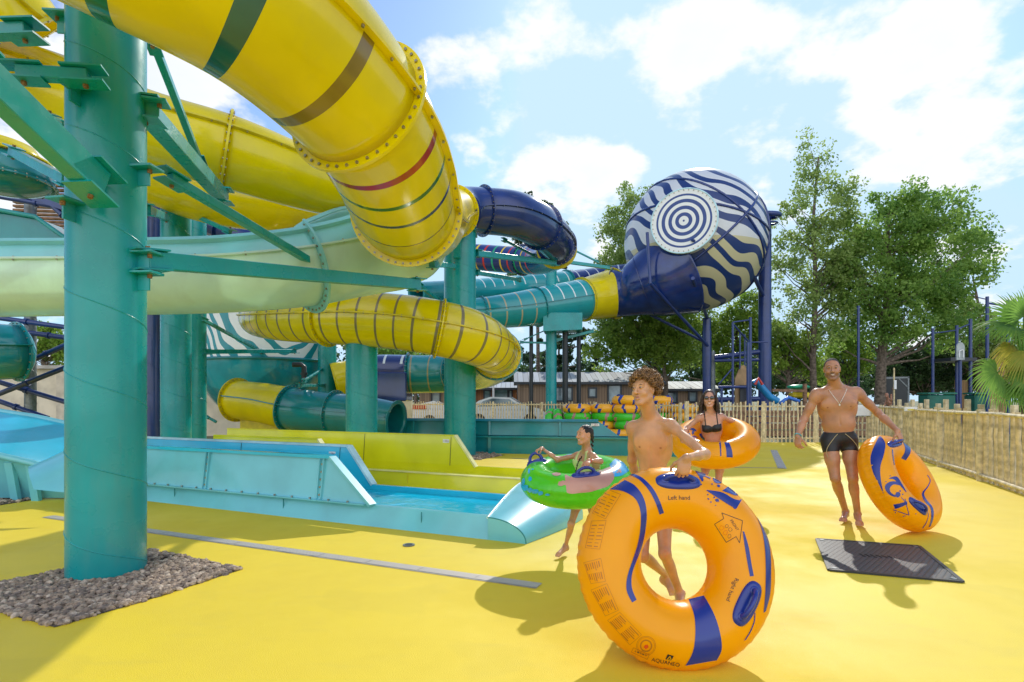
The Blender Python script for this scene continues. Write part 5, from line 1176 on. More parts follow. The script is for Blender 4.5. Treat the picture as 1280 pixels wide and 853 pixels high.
tree('broadleaf_tree', 'light green tree showing between the navy posts below the sphere', gb(925, 32), 2.4, .2, [EL(915, 420, 32, 34, 42), EL(940, 400, 32, 26, 40), EL(905, 450, 32, 26, 26)], 120, 80, .55, .17, 'light', seed=5)
tree('broadleaf_tree', 'low bright green tree behind the man at left of his head', gb(985, 31), 2.2, .15, [EL(985, 440, 31, 36, 28), EL(965, 420, 31, 24, 26), EL(1010, 455, 31, 24, 20)], 90, 80, .5, .17, 'light', seed=6)
tree('broadleaf_tree', 'pale green bush tree between the two trunks behind the man', gb(1060, 33), 1.8, .15, [EL(1058, 445, 33, 34, 30), EL(1040, 470, 33, 24, 16)], 80, 80, .5, .17, 'light', seed=7)
tree('cedar_tree', 'dark spreading evergreen behind the right fence under the big tree', gb(1155, 34), 1.6, .22, [EL(1165, 450, 34, 60, 22), EL(1130, 470, 34, 34, 16), EL(1200, 465, 34, 34, 22), EL(1160, 480, 34, 40, 10)], 170, 110, .5, .16, 'dark', seed=8)
tree('broadleaf_tree', 'olive green tree at the right edge behind the palm', gb(1225, 32), 2.2, .2, [EL(1215, 420, 32, 34, 44), EL(1250, 440, 32, 34, 44), EL(1200, 380, 32, 20, 30), EL(1185, 350, 32, 20, 30)], 130, 80, .55, .17, 'olive', seed=9)
def pine(label, px, Y, pts, seed, mk='dark', tr=.16):
    rd = random.Random(seed); b0 = gb(px, Y); e = empty('pine_tree', b0, label, 'tree'); cs = []; rs = []
    top = min(p[1] for p in pts); tz = P(px, top, Y).z
    mb = MB(); mb.tube([b0 + Vector((rd.uniform(-.1, .1), 0, tz * i / 6 * .98)) for i in range(7)], tr, 8, M['bark'], radii=[tr * (1 - .12 * i) for i in range(7)])
    for (x, y, w_, h_) in pts:
        for k in range(max(3, int(w_ * h_ / 30))):
            c = P(x + rd.uniform(-1, 1) * w_, y + rd.uniform(-1, 1) * h_, Y + rd.uniform(-1, 1) * W(w_, Y)); cs.append(tuple(c)); rs.append(W(rd.uniform(4, 8), Y))
        s = Vector((b0.x, Y, P(0, y + 6, Y).z)); mb.tube([s, P(x, y + 2, Y)], .05, 5, M['bark'], caps=False)
    mb.build('trunk', e); leaves_mesh('crown', cs, rs, 95, .20, LM[mk], e, .6); return e
pine('dark open-crowned pine whose tips show above the upper navy tube', 672, 38, [(662, 248, 5, 6), (690, 272, 10, 6), (680, 258, 8, 5), (700, 285, 10, 6), (655, 300, 26, 10), (695, 345, 18, 12), (650, 345, 22, 10), (710, 310, 8, 8), (690, 330, 20, 8)], 21)
pine('tall grey-green pine standing behind the thin teal post', 700, 36, [(690, 440, 24, 16), (715, 420, 20, 16), (670, 455, 18, 14), (725, 455, 26, 14), (700, 470, 30, 10), (735, 430, 14, 20)], 22, 'bluish')
pine('dark pine left of the long cabin roof', 640, 42, [(640, 455, 22, 18), (660, 475, 18, 14), (615, 470, 24, 14), (650, 440, 12, 10)], 23)
pine('dark pine glimpsed right of the slim yellow-topped column', 520, 38, [(500, 440, 26, 14), (530, 448, 30, 12), (480, 460, 24, 12), (540, 470, 24, 10)], 24)
pine('dark tall pine behind the sphere posts', 880, 44, [(875, 440, 24, 22), (900, 470, 30, 20), (860, 470, 26, 16), (930, 480, 30, 14)], 25)
pine('dark pine behind the man', 1000, 46, [(985, 480, 30, 18), (960, 460, 26, 22), (1020, 478, 26, 18), (1045, 485, 24, 14)], 26)
pine('dark pine right of the big tree trunk', 1120, 47, [(1110, 480, 26, 16), (1135, 470, 20, 18), (1080, 485, 26, 14)], 27)
pine('dark pine at the far right behind the posts', 1240, 46, [(1240, 470, 34, 26), (1215, 485, 26, 16), (1270, 460, 26, 34)], 28)
# far tree belt
cs = []; rs = []
for i in range(420):
    x = random.uniform(380, 1500); Y = random.uniform(52, 62); y = 498 - abs(random.gauss(0, 20)) - (14 if 850 < x < 1300 else 0); cs.append(tuple(P(x, y, Y))); rs.append(random.uniform(1.0, 2.0))
for i in range(160):
    x = random.uniform(-400, 380); Y = random.uniform(52, 62); y = 498 - abs(random.gauss(0, 16)); cs.append(tuple(P(x, y, Y))); rs.append(random.uniform(1.0, 2.0))
bl = empty('dummy'); o = leaves_mesh('far_wood', cs, rs, 110, .42, LM['dark'], bl, .8); o.parent = None; bpy.data.objects.remove(bl); tag(o, 'dark belt of distant trees along the horizon behind everything', 'wood', kind='stuff')
tree('broadleaf_tree', 'bright green leafy bush above the cream wall at the left edge', gb(60, 24), 1.2, .1, [EL(60, 428, 24, 26, 20), EL(30, 440, 24, 24, 14), EL(85, 440, 24, 20, 14)], 70, 100, .35, .13, 'light', seed=11)
tree('broadleaf_tree', 'green tree behind the zebra wall seen under the yellow ringed tube', gb(490, 30), 2, .15, [EL(495, 440, 30, 30, 10), EL(520, 455, 30, 24, 12)], 50, 90, .5, .16, 'mid', seed=12)

# ------------------------------------------------------------------ palm
def palm():
    Y = 9.6; b0 = gb(1290, Y); e = empty('fan_palm', b0, 'fan palm with green and yellowing fronds leaning in from the right edge', 'palm')
    gm = leafmat('palm_green', (.10, .26, .04), (.30, .50, .08)); ym = leafmat('palm_yellow', (.30, .42, .05), (.60, .48, .08)); bmt = leafmat('palm_dry', (.32, .22, .10), (.42, .30, .16))
    mb = MB(); mb.tube([b0 + Vector((0, 0, .3 * i)) for i in range(8)], .17, 10, M['bark'], radii=[.2, .18, .17, .17, .18, .19, .21, .2]); mb.build('trunk', e)
    heart = P(1278, 455, Y)
    def frond(hub, dirv, nrm, R, nb, mt, dro=.25, spread=2.3):
        mb = MB(); d = Vector(dirv).normalized(); n_ = Vector(nrm); n_ = (n_ - d * n_.dot(d)).normalized(); s = d.cross(n_)
        mb.tube([heart, heart.lerp(hub, .5) + Vector((0, 0, .06)), hub], .012, 5, gm)
        for k in range(nb):
            a = (k / (nb - 1) - .5) * spread * 2 * .75; q = d * math.cos(a) + s * math.sin(a); L_ = R * (1 - .22 * abs(a) / spread) * random.uniform(.88, 1.08); w_ = .021 * R / .6
            pp = [hub + q * L_ * t + n_ * (.04 * math.sin(t * 3)) - Vector((0, 0, dro * t * t * t * L_)) for t in (.02, .3, .6, .85, 1.0)]; sd = q.cross(n_).normalized(); ww = [.35 * w_, w_, w_ * .9, w_ * .45, .001]; vs = []
            for p, w in zip(pp, ww): vs += [p - sd * w, p + n_ * w * .35, p + sd * w]
            mb.add(vs, [(i * 3 + j, i * 3 + j + 1, i * 3 + j + 4, i * 3 + j + 3) for i in range(4) for j in (0, 1)], mt, True)
        o = mb.build('frond', e, fix=False); at = o.data.attributes.new('tint', 'FLOAT', 'POINT'); base_t = random.uniform(.1, .5); at.data.foreach_set('value', np.clip(base_t + rng.uniform(-.15, .45, len(o.data.vertices)), 0, 1).astype(np.float32))
    frond(P(1268, 410, Y), (-1, -.25, .02), (.1, -.55, 1), .66, 34, gm, .35)
    frond(P(1272, 400, Y + .2), (-.8, .1, .75), (0, -.9, .2), .60, 32, gm, .1)
    frond(P(1280, 395, Y - .1), (-.1, -.2, 1), (.3, -1, 0), .6, 30, gm, .05)
    frond(P(1246, 466, Y - .2), (-1, -.2, .0), (.0, -1, .45), .58, 36, gm, .5)
    frond(P(1262, 482, Y - .3), (-.5, -.3, -.7), (-.2, -1, .1), .42, 28, gm, .4)
    frond(P(1285, 440, Y - .3), (-.5, -.4, -.8), (-.5, -1, .2), .5, 26, ym, .5, 1.6)
    frond(P(1270, 435, Y - .1), (-1, -.1, -.25), (.1, -.8, .6), .5, 26, ym, .8, 1.5)
    frond(P(1290, 470, Y - .4), (-.4, -.4, -.6), (-.5, -1, .2), .55, 30, gm, .5)
    frond(P(1300, 420, Y - .3), (.2, -.4, .9), (.2, -1, .2), .6, 30, gm, .2)
    frond(P(1262, 442, Y + .1), (-.9, 0, -.45), (.2, -.9, .5), .42, 24, bmt, 1.0, 1.3)
    frond(P(1276, 450, Y - .2), (-.4, -.3, -.9), (-.6, -1, 0), .42, 24, bmt, .6, 1.0)
    frond(P(1300, 480, Y - .5), (.2, -.5, -.6), (.1, -1, .2), .55, 30, gm, .5)
palm()

# ------------------------------------------------------------------ playground, posts, hoop
def poles(name, label, items, mt=M['navy_paint'], cat='frame', group=None):
    e = empty(name, P(*items[0][0]) * Vector((1, 1, 0)) if False else Vector((P(*items[0][0]).x, items[0][0][2], 0)), label, cat, group)
    for (a, b_, r, nm) in items:
        a = P(*a); b_ = P(*b_); 
        if nm == 'post': a.z = 0
        MB().cyl(a, b_, r, n=10, mt=mt).build(nm, e)
    return e
poles('climbing_frame', 'navy tubular climbing frame of posts and bars behind the far fence', [((916, 500, 23), (916, 403, 23), .045, 'post'), ((938, 500, 23), (938, 397, 23), .055, 'post'), ((925, 500, 25), (925, 415, 25), .035, 'post'), ((931, 500, 26), (931, 418, 26), .035, 'post'), ((935, 500, 22), (935, 428, 22), .06, 'post'),
      ((916, 405, 23), (938, 430, 24), .04, 'bar'), ((916, 403, 23), (938, 400, 23), .03, 'bar'), ((898, 484, 23), (935, 484, 23), .06, 'bar'), ((898, 481, 23), (916, 460, 23), .03, 'bar'), ((938, 428, 23), (960, 428, 23), .025, 'bar'), ((902, 500, 23), (902, 484, 23), .05, 'post')])
e = empty('playhouse', P(929, 500, 23.5) * 1, 'brown wooden play tower with two pointed gables beside the navy frame', 'playhouse'); e.location.z = 0
for (x0_, xp, x1_, yt, yp, Y) in ((919, 926, 930, 474, 462, 23.4), (925, 929, 938, 466, 457, 23.9)):
    mb = MB(); mb.prism([Vector((P(x0_, 0, Y).x, Y, 0)), Vector((P(x1_, 0, Y).x, Y, 0)), P(x1_, yt + 4, Y), P(xp + 2, yp, Y), P(xp - 2, yp, Y), P(x0_, yt, Y)], (0, .08, 0), mat('play_ply', (.40, .26, .13), .7, .15)); mb.build('gable_panel', e)
mb = MB(); mb.box(P(929, 492, 23.3), (.28, .06, .7), M['frame_dark']); mb.build('doorway', e)
e = empty('play_slide', Vector((P(950, 500, 24).x, 24, 0)), 'blue curved play slide with red trim behind the big navy post', 'play slide')
mb = MB(); mb.tube([P(941, 480, 24), P(946, 477, 24), P(950, 482, 24), P(962, 496, 24), P(972, 502, 24)], .15, 12, mat('play_blue', (.02, .25, .55), .35)); mb.build('slide_tube', e)
mb = MB(); mb.tube([P(944, 481, 23.6), P(948, 473, 23.6), P(953, 481, 23.6)], .06, 8, M['red']); mb.build('red_trim', e)
mb = MB(); mb.tube([P(975, 505, 24), P(985, 497, 24), P(999, 502, 24)], .08, 8, mat('play_blue2', (.03, .16, .6), .35)); mb.build('side_rail', e)
e = empty('play_slide', Vector((P(998, 500, 25).x, 25, 0)), 'yellow play slide with a green roof beside the timber beam', 'play slide')
mb = MB(); mb.box(P(999, 494, 25), (.75, .5, .22), mat('play_yellow', (.8, .6, .02), .35), bev=.05); mb.build('slide_box', e)
mb = MB(); mb.ball(P(998, 484, 25), (.5, .4, .12), mat('play_green', (.02, .38, .2), .35)); mb.build('green_roof', e)
e = empty('timber_rail', Vector((P(985, 500, 24.5).x, 24.5, 0)), 'brown timber play beam with an end post behind the far fence', 'play equipment')
mb = MB(); mb.beam(P(965, 488, 24.5), P(1008, 489, 24.5), .13, .11, M['wood_brown']); mb.build('beam', e); mb = MB(); mb.cyl(Vector((P(1006, 0, 24.5).x, 24.5, 0)), P(1006, 480, 24.5), .09, n=10, mt=M['wood_brown']); mb.build('post', e)
# net posts
for i, (px, Y, top, l) in enumerate([(1073, 26, 384, 'tall thin navy net post between the tree trunk and the man'), (1054, 34, 418, 'shorter distant navy net post left of the tall one'), (1166, 24, 412, 'navy net post right of the dark evergreen')]):
    x = (px - CX) / FPX * Y; e = empty('net_post', (x, Y, 0), l, 'post'); mb = MB(); mb.cyl((x, Y, 0), (x, Y, P(0, top, Y).z), .055, n=10, mt=M['navy_paint']); mb.build('pole', e); MB().cyl((x, Y, P(0, top, Y).z), (x, Y, P(0, top, Y).z + .05), .07, n=10, mt=M['navy_paint']).build('cap', e)
poles('ball_cage', 'navy goal-like frame of posts and bars round the basketball board', [((1196, 500, 24), (1196, 407, 24), .06, 'post'), ((1213, 500, 24), (1213, 399, 24), .065, 'post'), ((1234, 500, 22), (1234, 371, 22), .06, 'post'), ((1260, 500, 22), (1260, 375, 22), .06, 'post'), ((1166, 417, 24), (1196, 413, 24), .025, 'bar'), ((1196, 412, 24), (1213, 405, 24), .03, 'bar'), ((1234, 379, 22), (1260, 383, 22), .04, 'bar'), ((1222, 372, 22), (1236, 375, 22), .02, 'bar')])
e = empty('basketball_hoop', Vector((P(1201, 500, 22).x, 22, 0)), 'small arched white and grey basketball board on a dark shelf', 'basketball hoop')
mb = MB(); pts = [P(1196, 450, 22), P(1206, 450, 22)] + [P(1201 + 5 * math.cos(a), 434 - 6 * math.sin(a), 22) for a in [0, .5, 1.05, 1.57, 2.1, 2.6, PI]]; mb.prism(pts, (0, .05, 0), mat('board_grey', (.42, .46, .46), .5)); mb.build('backboard', e)
mb = MB(); 
for a, b_ in (((1199, 447, 21.97), (1199, 439, 21.97)), ((1199, 439, 21.97), (1204, 437, 21.97)), ((1204, 437, 21.97), (1204, 447, 21.97))): mb.beam(P(*a), P(*b_), .03, .03, M['white'])
mb.build('target_frame', e)
mb = MB(); mb.cyl(Vector((P(1200, 0, 22.2).x, 22.2, 0)), P(1200, 450, 22.2), .06, n=10, mt=M['navy_paint']); mb.build('post', e)
e = empty('shelter', Vector((P(1190, 500, 24).x, 24, 0)), 'brown-boarded shelter with a dark flat roof under the basketball board', 'shelter')
mb = MB(); mb.box(P(1191, 450.5, 24), (1.1, 1.2, .14), M['frame_dark']); mb.build('roof', e)
for (a, b_) in ((1199, 1213), (1240, 1262)):
    mb = MB(); xa = P(a, 0, 24).x; xb = P(b_, 0, 24).x; mb.box(((xa + xb) / 2, 24.2, 1.1), (xb - xa, .1, 2.2), board_mat('shelter_boards', (.34, .20, .08), .12)); mb.build('wall_panel', e)
e = empty('stage_tent', Vector((P(1120, 500, 30).x, 30, 0)), 'black-backed stage with a pale metal truss frame behind the right fence', 'stage')
mb = MB(); mb.box(P(1118, 490, 31), (1.6, .1, 1.7), M['black_paint']); mb.build('backdrop', e)
mb = MB(); mb.beam(P(1103, 473, 30), P(1136, 472, 30), .08, .08, M['grey_steel']); mb.beam(P(1135, 472, 30), Vector((P(1135, 0, 30).x, 30, 0)), .08, .08, M['grey_steel']); mb.beam(P(1124, 474, 30), P(1134, 484, 30), .05, .05, M['grey_steel']); mb.build('truss', e)
e = empty('flag_pole', Vector((P(1117.5, 500, 22).x, 22, 0)), 'thin bare wooden pole standing before the black stage', 'pole'); mb = MB(); mb.cyl(Vector((P(1117.5, 0, 22).x, 22, 0)), P(1117.5, 460, 22), .03, n=8, mt=M['wood_stake']); mb.build('pole', e); MB().box(P(1119, 481, 21.95), (.09, .03, .35), M['white']).build('notice', e)
for i, (px, w_, l) in enumerate([(1178, 1.1, 'long low dark green container behind the right fence'), (1229, .6, 'smaller dark green container nearer the palm')]):
    e = empty('container', Vector((P(px, 0, 22).x, 22, 0)), l, 'container', ); x = P(px, 0, 22).x; mb = MB(); mb.box((x, 22.3, .8), (w_, .6, 1.5), mat('bin_green', (.01, .13, .09), .5), bev=.05); mb.build('box', e); MB().box((x, 22.3, 1.6), (w_ + .06, .66, .07), mat('bin_lid', (.02, .18, .12), .4), bev=.02).build('lid', e)
# small notice and lamp on the fence
e = empty('fence_sign', P(1131.5, 511, 13.2), 'small white and yellow sign clipped to the top rail of the right fence', 'sign'); c = Vector((rf(12.9) - .16, 12.9, 1.14))
MB().box(c, (.30, .02, .10), M['white']).build('plate', e); MB().box(c + Vector((.02, -.012, -.02)), (.2, .006, .03), M['yellow_dull']).build('stripe', e)
e = empty('notice_board', Vector((P(1083, 0, 17.7).x, 17.7, 0)), 'white blank-looking notice on the far picket fence beside the man', 'sign'); MB().box(P(1084, 513, 17.65), (.75, .02, .34), M['white']).build('panel', e); MB().box(P(1084, 513, 17.67), (.78, .02, .37), M['grey_steel']).build('backing', e)
# low brick planter walls behind the gate
e = empty('steps', Vector((P(1000, 0, 21).x, 21, 0)), 'brown terraced timber steps seen through the far picket fence', 'steps')
for k in range(4): MB().box((P(1000, 0, 21).x, 20.6 + .3 * k, .12 + .24 * k), (5.4, .3, .2), M['wood_brown']).build('step', e)
# ------------------------------------------------------------------ inflatable rings
def basis(n, spin=0.0, upref=(0, 0, 1)):
    n = Vector(n).normalized(); u = Vector(upref).cross(n)
    if u.length < .05: u = Vector((1, 0, 0))
    u.normalize(); v = n.cross(u); B_ = Matrix((u, v, n)).transposed()
    return B_ @ Matrix.Rotation(spin, 3, 'Z')
class Ring:
    def __init__(s, c, n, R, r, spin=0.0): s.c = Vector(c); s.B = basis(n, spin); s.R = R; s.r = r; s.BI = s.B.transposed()
    def pt(s, th, ph, off=0.0):
        rr = s.R + (s.r + off) * math.cos(ph); return s.c + s.B @ Vector((rr * math.cos(th), rr * math.sin(th), (s.r + off) * math.sin(ph)))
    def sdf(s, p):
        q = s.BI @ (p - s.c); a = math.hypot(q.x, q.y) - s.R; return math.hypot(a, q.z) - s.r
    def nrm(s, p):
        q = s.BI @ (p - s.c); h = math.hypot(q.x, q.y); k = Vector((q.x / h * s.R, q.y / h * s.R, 0)); return (s.B @ (q - k)).normalized()
    def hit(s, px, py, off=0.0):
        """surveyed point on this ring's surface seen at photo position px, py"""
        o = Vector((0, 0, CAMH)); d = Vector(((px - CX) / FPX, 1, -(py - HY) / FPX)).normalized(); t = 1.0; best = (9, 1)
        for _ in range(90):
            p = o + d * t; f = s.sdf(p)
            if abs(f) < best[0]: best = (abs(f), t)
            if f < .0004: break
            t += f * .95
            if t > 40: break
        p = o + d * best[1]; n = s.nrm(p); p = p - n * s.sdf(p); return p + n * off
def ring_mesh(rg, mt, name, parent, nth=160, nph=48, ripple=.0028, valve=True):
    mb = MB(); vs = []; uvs = []
    for i in range(nth):
        th = 2 * PI * i / nth
        for j in range(nph):
            ph = 2 * PI * j / nph; w1 = math.exp(-(math.sin(ph / 2) / .16) ** 2); pin = math.exp(-(math.sin(ph / 2) / .05) ** 2)
            w2 = math.exp(-(math.cos(ph / 2) / .16) ** 2)
            o = ripple * w1 * (math.sin(th * 58) + .6 * math.sin(th * 37 + 1)) - .008 * pin + ripple * .18 * w2 * math.sin(th * 40)
            vs.append(rg.pt(th, ph, o))
    fs = []; uv = []
    for i in range(nth):
        for j in range(nph):
            i2, j2 = (i + 1) % nth, (j + 1) % nph; fs.append((i * nph + j, i2 * nph + j, i2 * nph + j2, i * nph + j2))
            uv.append(((i / nth, j / nph), ((i + 1) / nth, j / nph), ((i + 1) / nth, (j + 1) / nph), (i / nth, (j + 1) / nph)))
    mb.add(vs, fs, mt, True, uv); return mb.build(name, parent)
def resample(pl, n):
    pl = [Vector((p[0], p[1])) for p in pl]
    # smooth (catmull) then resample by length
    sm = []
    for i in range(len(pl) - 1):
        p0, p1, p2, p3 = pl[max(i - 1, 0)], pl[i], pl[i + 1], pl[min(i + 2, len(pl) - 1)]
        for k in range(8):
            t = k / 8; sm.append(.5 * ((2 * p1) + (p2 - p0) * t + (2 * p0 - 5 * p1 + 4 * p2 - p3) * t * t + (-p0 + 3 * p1 - 3 * p2 + p3) * t ** 3))
    sm.append(pl[-1]); L_ = [0]
    for a, b_ in zip(sm[:-1], sm[1:]): L_.append(L_[-1] + (b_ - a).length)
    out = []; j = 0
    for i in range(n):
        u = L_[-1] * i / (n - 1)
        while j < len(L_) - 2 and L_[j + 1] < u: j += 1
        k = (u - L_[j]) / max(1e-6, L_[j + 1] - L_[j]); out.append(sm[j].lerp(sm[j + 1], min(1, k)))
    return out
def strip(rg, la, lb, mt, name, parent, n=28, m=8, off=.0022, f=lambda p: p):
    a = resample([f(p) for p in la], n); b_ = resample([f(p) for p in lb], n); mb = MB()
    vs = [rg.hit(*(a[i].lerp(b_[i], j / m)), off) for i in range(n) for j in range(m + 1)]
    mb.add(vs, [(i * (m + 1) + j, i * (m + 1) + j + 1, (i + 1) * (m + 1) + j + 1, (i + 1) * (m + 1) + j) for i in range(n - 1) for j in range(m)], mt, True)
    return mb.build(name, parent, fix=False) if name else mb
def line(rg, pl, w, mt, mb, f=lambda p: p, closed=False, off=.0024, n=None):
    pl = [f(p) for p in pl]
    if closed: pl = pl + [pl[0]]
    for a, b_ in zip(pl[:-1], pl[1:]):
        a = Vector(a); b_ = Vector(b_); d = (b_ - a); L_ = d.length
        if L_ < 1e-6: continue
        d /= L_; q = Vector((-d.y, d.x)) * w / 2; k = max(1, int(L_ / 6)); vs = []
        for i in range(k + 1): c = a.lerp(b_, i / k); vs += [rg.hit(*(c + q), off), rg.hit(*(c - q), off)]
        mb.add(vs, [(2 * i, 2 * i + 1, 2 * i + 3, 2 * i + 2) for i in range(k)], mt, True)
def blot(rg, c, rx, ry, mt, mb, f=lambda p: p, rot=0, jag=.12, n=20, off=.0022, seed=0):
    rd = random.Random(seed); c = Vector(f(c)); vs = [rg.hit(c.x, c.y, off)]
    ct, st_ = math.cos(rot), math.sin(rot); rs = [1 + rd.uniform(-jag, jag) for _ in range(n)]
    for k in (.5, 1):
        for i in range(n):
            a = 2 * PI * i / n; x = math.cos(a) * rx * rs[i] * k; y = math.sin(a) * ry * rs[i] * k; vs.append(rg.hit(c.x + x * ct - y * st_, c.y + x * st_ + y * ct, off))
    mb.add(vs, [(0, 1 + i, 1 + (i + 1) % n) for i in range(n)] + [(1 + i, 1 + n + i, 1 + n + (i + 1) % n, 1 + (i + 1) % n) for i in range(n)], mt, True)
def words(rg, s, c, ang, size, mt, name, parent, f=lambda p: p, off=.003, sx=1.0, curve=0):
    vs, fs = text_mesh(s, 1.0); c = Vector(f(c)); ct, st_ = math.cos(ang), math.sin(ang); mb = MB(); out = []
    for v in vs: x, y = v.x * size * sx, -v.y * size; y += curve * x * x; out.append(rg.hit(c.x + x * ct - y * st_, c.y + x * st_ + y * ct, off))
    mb.add(out, fs, mt, False); return mb.build(name, parent, fix=False)
def handle(rg, a, b_, parent, padw=.052, lift=.05, mt=None, ends=True):
    """moulded blue pad with a grip loop, between two surveyed surface points"""
    mt = mt or M['blue_pvc']; mid = (a + b_) / 2; n = rg.nrm(mid); d = (b_ - a); Ln = d.length; d.normalize(); s = n.cross(d).normalized()
    mb = MB(); N_ = 36; vs = []; 
    for (k, h) in ((0, .012), (.55, .013), (.86, .013), (1, .004), (1.03, -.004)):
        for i in range(N_):
            t = 2 * PI * i / N_; ex, ey = math.cos(t), math.sin(t); ex = abs(ex) ** .75 * (1 if ex > 0 else -1); ey = abs(ey) ** .75 * (1 if ey > 0 else -1)
            p = mid + d * ex * k * (Ln / 2 + .045) + s * ey * k * padw; q = p - rg.nrm(p) * rg.sdf(p); vs.append(q + rg.nrm(q) * h)
    mb.add(vs, [(j * N_ + i, j * N_ + (i + 1) % N_, (j + 1) * N_ + (i + 1) % N_, (j + 1) * N_ + i) for j in range(4) for i in range(N_)], mt, True)
    pad = mb.build('handle_pad', parent)
    mb = MB(); pts = []
    for i in range(17):
        t = i / 16; x = (t - .5) * Ln; h = .008 + lift * (math.sin(PI * t) ** .45 if 0 < t < 1 else 0); p = mid + d * x; q = p - rg.nrm(p) * rg.sdf(p); pts.append(q + rg.nrm(mid) * h)
    mb.tube(pts, .013, 10, mt, radii=[.017, .015] + [.0125] * 13 + [.015, .017])
    for p in (pts[0], pts[-1]): mb.ball(p, (.026, .026, .012), mt, 14, 8, R=Matrix((d, s, n)).transposed())
    mb.build('grip', pad); return (pts[8], d, n)
INKO = mat('orange_brown_ink', (.50, .18, .01), .4); INKRD = mat('red_ink', (.75, .08, .01), .4)
# --- big ring in front
T1 = Ring(P(843, 705, 2.99), (.02, -.95, .30), .352, .168)
e = empty('swim_ring', T1.c, 'large orange ring reading Left hand and Right hand, held up by the boy', 'swim ring')
ring_mesh(T1, M['orange_pvc'], 'ring_body', e, 320, 80, ripple=.0032)
f5 = lambda p: (720 + p[0] / 2.912, 560 + p[1] / 2.911)
fa = lambda p: (730 + p[0] / 5.565, 570 + p[1] / 5.567); fb = lambda p: (730 + p[0] / 5.565, 700 + p[1] / 5.567)
strip(T1, [f5(p) for p in [(122, 152), (170, 158), (215, 185), (234, 230), (234, 290), (224, 350), (205, 410), (186, 470), (184, 520), (204, 563)]], [f5(p) for p in [(178, 118), (215, 138), (245, 180), (257, 235), (252, 300), (239, 360), (220, 410), (203, 460), (203, 510), (220, 553)]], M['blue_pvc'], 'wave_stripe', e, 40)
strip(T1, [f5(p) for p in [(193, 97), (230, 117), (265, 155), (288, 198), (304, 243)]], [f5(p) for p in [(214, 96), (245, 112), (280, 148), (303, 190), (320, 236)]], M['blue_pvc'], 'stripe', e)
strip(T1, [f5(p) for p in [(606, 303), (614, 360), (624, 420), (633, 468)]], [f5(p) for p in [(612, 306), (628, 360), (638, 420), (647, 466)]], M['blue_pvc'], 'stripe', e)
strip(T1, [f5(p) for p in [(655, 245), (676, 300), (687, 370), (690, 450), (688, 530), (682, 600)]], [f5(p) for p in [(657, 247), (690, 300), (706, 370), (709, 450), (706, 530), (690, 594)]], M['blue_pvc'], 'outer_stripe', e)
strip(T1, [fb(p) for p in [(1112, 560), (1150, 500), (1178, 430), (1185, 365)]], [fb(p) for p in [(1124, 556), (1160, 498), (1186, 430), (1191, 370)]], M['blue_pvc'], 'stripe', e)
strip(T1, [f5(p) for p in [(410, 552), (430, 610), (434, 680), (424, 745), (398, 792)]], [f5(p) for p in [(466, 538), (500, 600), (522, 665), (530, 730), (512, 772)]], M['blue_pvc'], 'broad_band', e, 30, 14)
mb = MB()
B_ = M['blue_pvc']
def poly_px(rg, la, lb, fn, mb): a = strip(rg, [fn(p) for p in la], [fn(p) for p in lb], B_, None, None, 14, 5); o = len(mb.v); mb.v += a.v; mb.f += [tuple(q + o for q in f_) for f_ in a.f]; mb.mi += a.mi; mb.sm += a.sm; mb.uv += a.uv; mb.m(B_)
mb.m(B_)
poly_px(T1, [(850, 242), (940, 300), (1020, 350), (1060, 368)], [(855, 238), (960, 255), (1040, 300), (1092, 312)], fa, mb)
poly_px(T1, [(960, 245), (1010, 262), (1050, 276), (1070, 275)], [(1015, 205), (1035, 222), (1060, 248), (1076, 265)], fa, mb)
poly_px(T1, [(772, 105), (790, 130), (805, 150), (812, 165)], [(800, 96), (825, 106), (840, 118), (848, 132)], fa, mb)
poly_px(T1, [(800, 150), (810, 165), (822, 182)], [(815, 142), (826, 155), (832, 172)], fa, mb)
poly_px(T1, [(835, 142), (855, 152), (876, 162)], [(838, 137), (860, 146), (882, 155)], fa, mb)
for k, (x, y, a, b_) in enumerate([(925, 172, 30, 20), (935, 210, 12, 9), (925, 310, 15, 10), (890, 198, 5, 5), (905, 290, 6, 6), (865, 300, 7, 5), (882, 322, 5, 5), (1048, 358, 16, 13), (912, 262, 4, 4), (915, 345, 4, 4), (860, 270, 5, 4), (1090, 308, 5, 6), (815, 200, 5, 5), (640 , 68, 12, 4), (605, 97, 5, 4)]):
    blot(T1, (x, y), a / 5.56, b_ / 5.56, B_, mb, fa, seed=k, jag=.2, rot=.5)
mb.build('splash_print', e, fix=False)
mb = MB()
line(T1, [(958, 397), (1102, 452), (1082, 606), (1058, 562), (990, 602), (908, 476), (972, 436)], .7, INKB, mb, fa, True)
mb.build('arrow_outline', e, fix=False)
words(T1, 'FRONT', (1045, 483), math.radians(56), 4.6 * 1.0, INKB, 'front_lettering', e, fa, sx=1.05)
mb = MB(); rd = random.Random(4)
for (x, y, s) in ((995, 488, 1), (1018, 512, 1), (958, 500, 1.2), (985, 535, 1.3), (1010, 560, 1)):
    pts = [(x + math.cos(a) * 13 * s * rd.uniform(.6, 1.2), y + math.sin(a) * 15 * s * rd.uniform(.6, 1.2)) for a in [k * .9 for k in range(8)]]; line(T1, pts, .35, INKRD if s > 1 else INKB, mb, fa)
mb.build('doodle_print', e, fix=False)
words(T1, 'Left hand', (660, 292), 0.0, 7.6, INKB, 'left_hand_lettering', e, fa, sx=.98, curve=.002)
words(T1, 'Right hand', (1030, 208), math.radians(112), 7.6, INKB, 'right_hand_lettering', e, fb, sx=.95, curve=-.002)
words(T1, 'AQUANEO', (568, 712), math.radians(12), 6.6, INKB, 'maker_lettering', e, fb, sx=1.1, curve=-.0)
mb = MB(); strip_ = [(566, 690), (582, 656)], [(607, 699), (624, 668)]
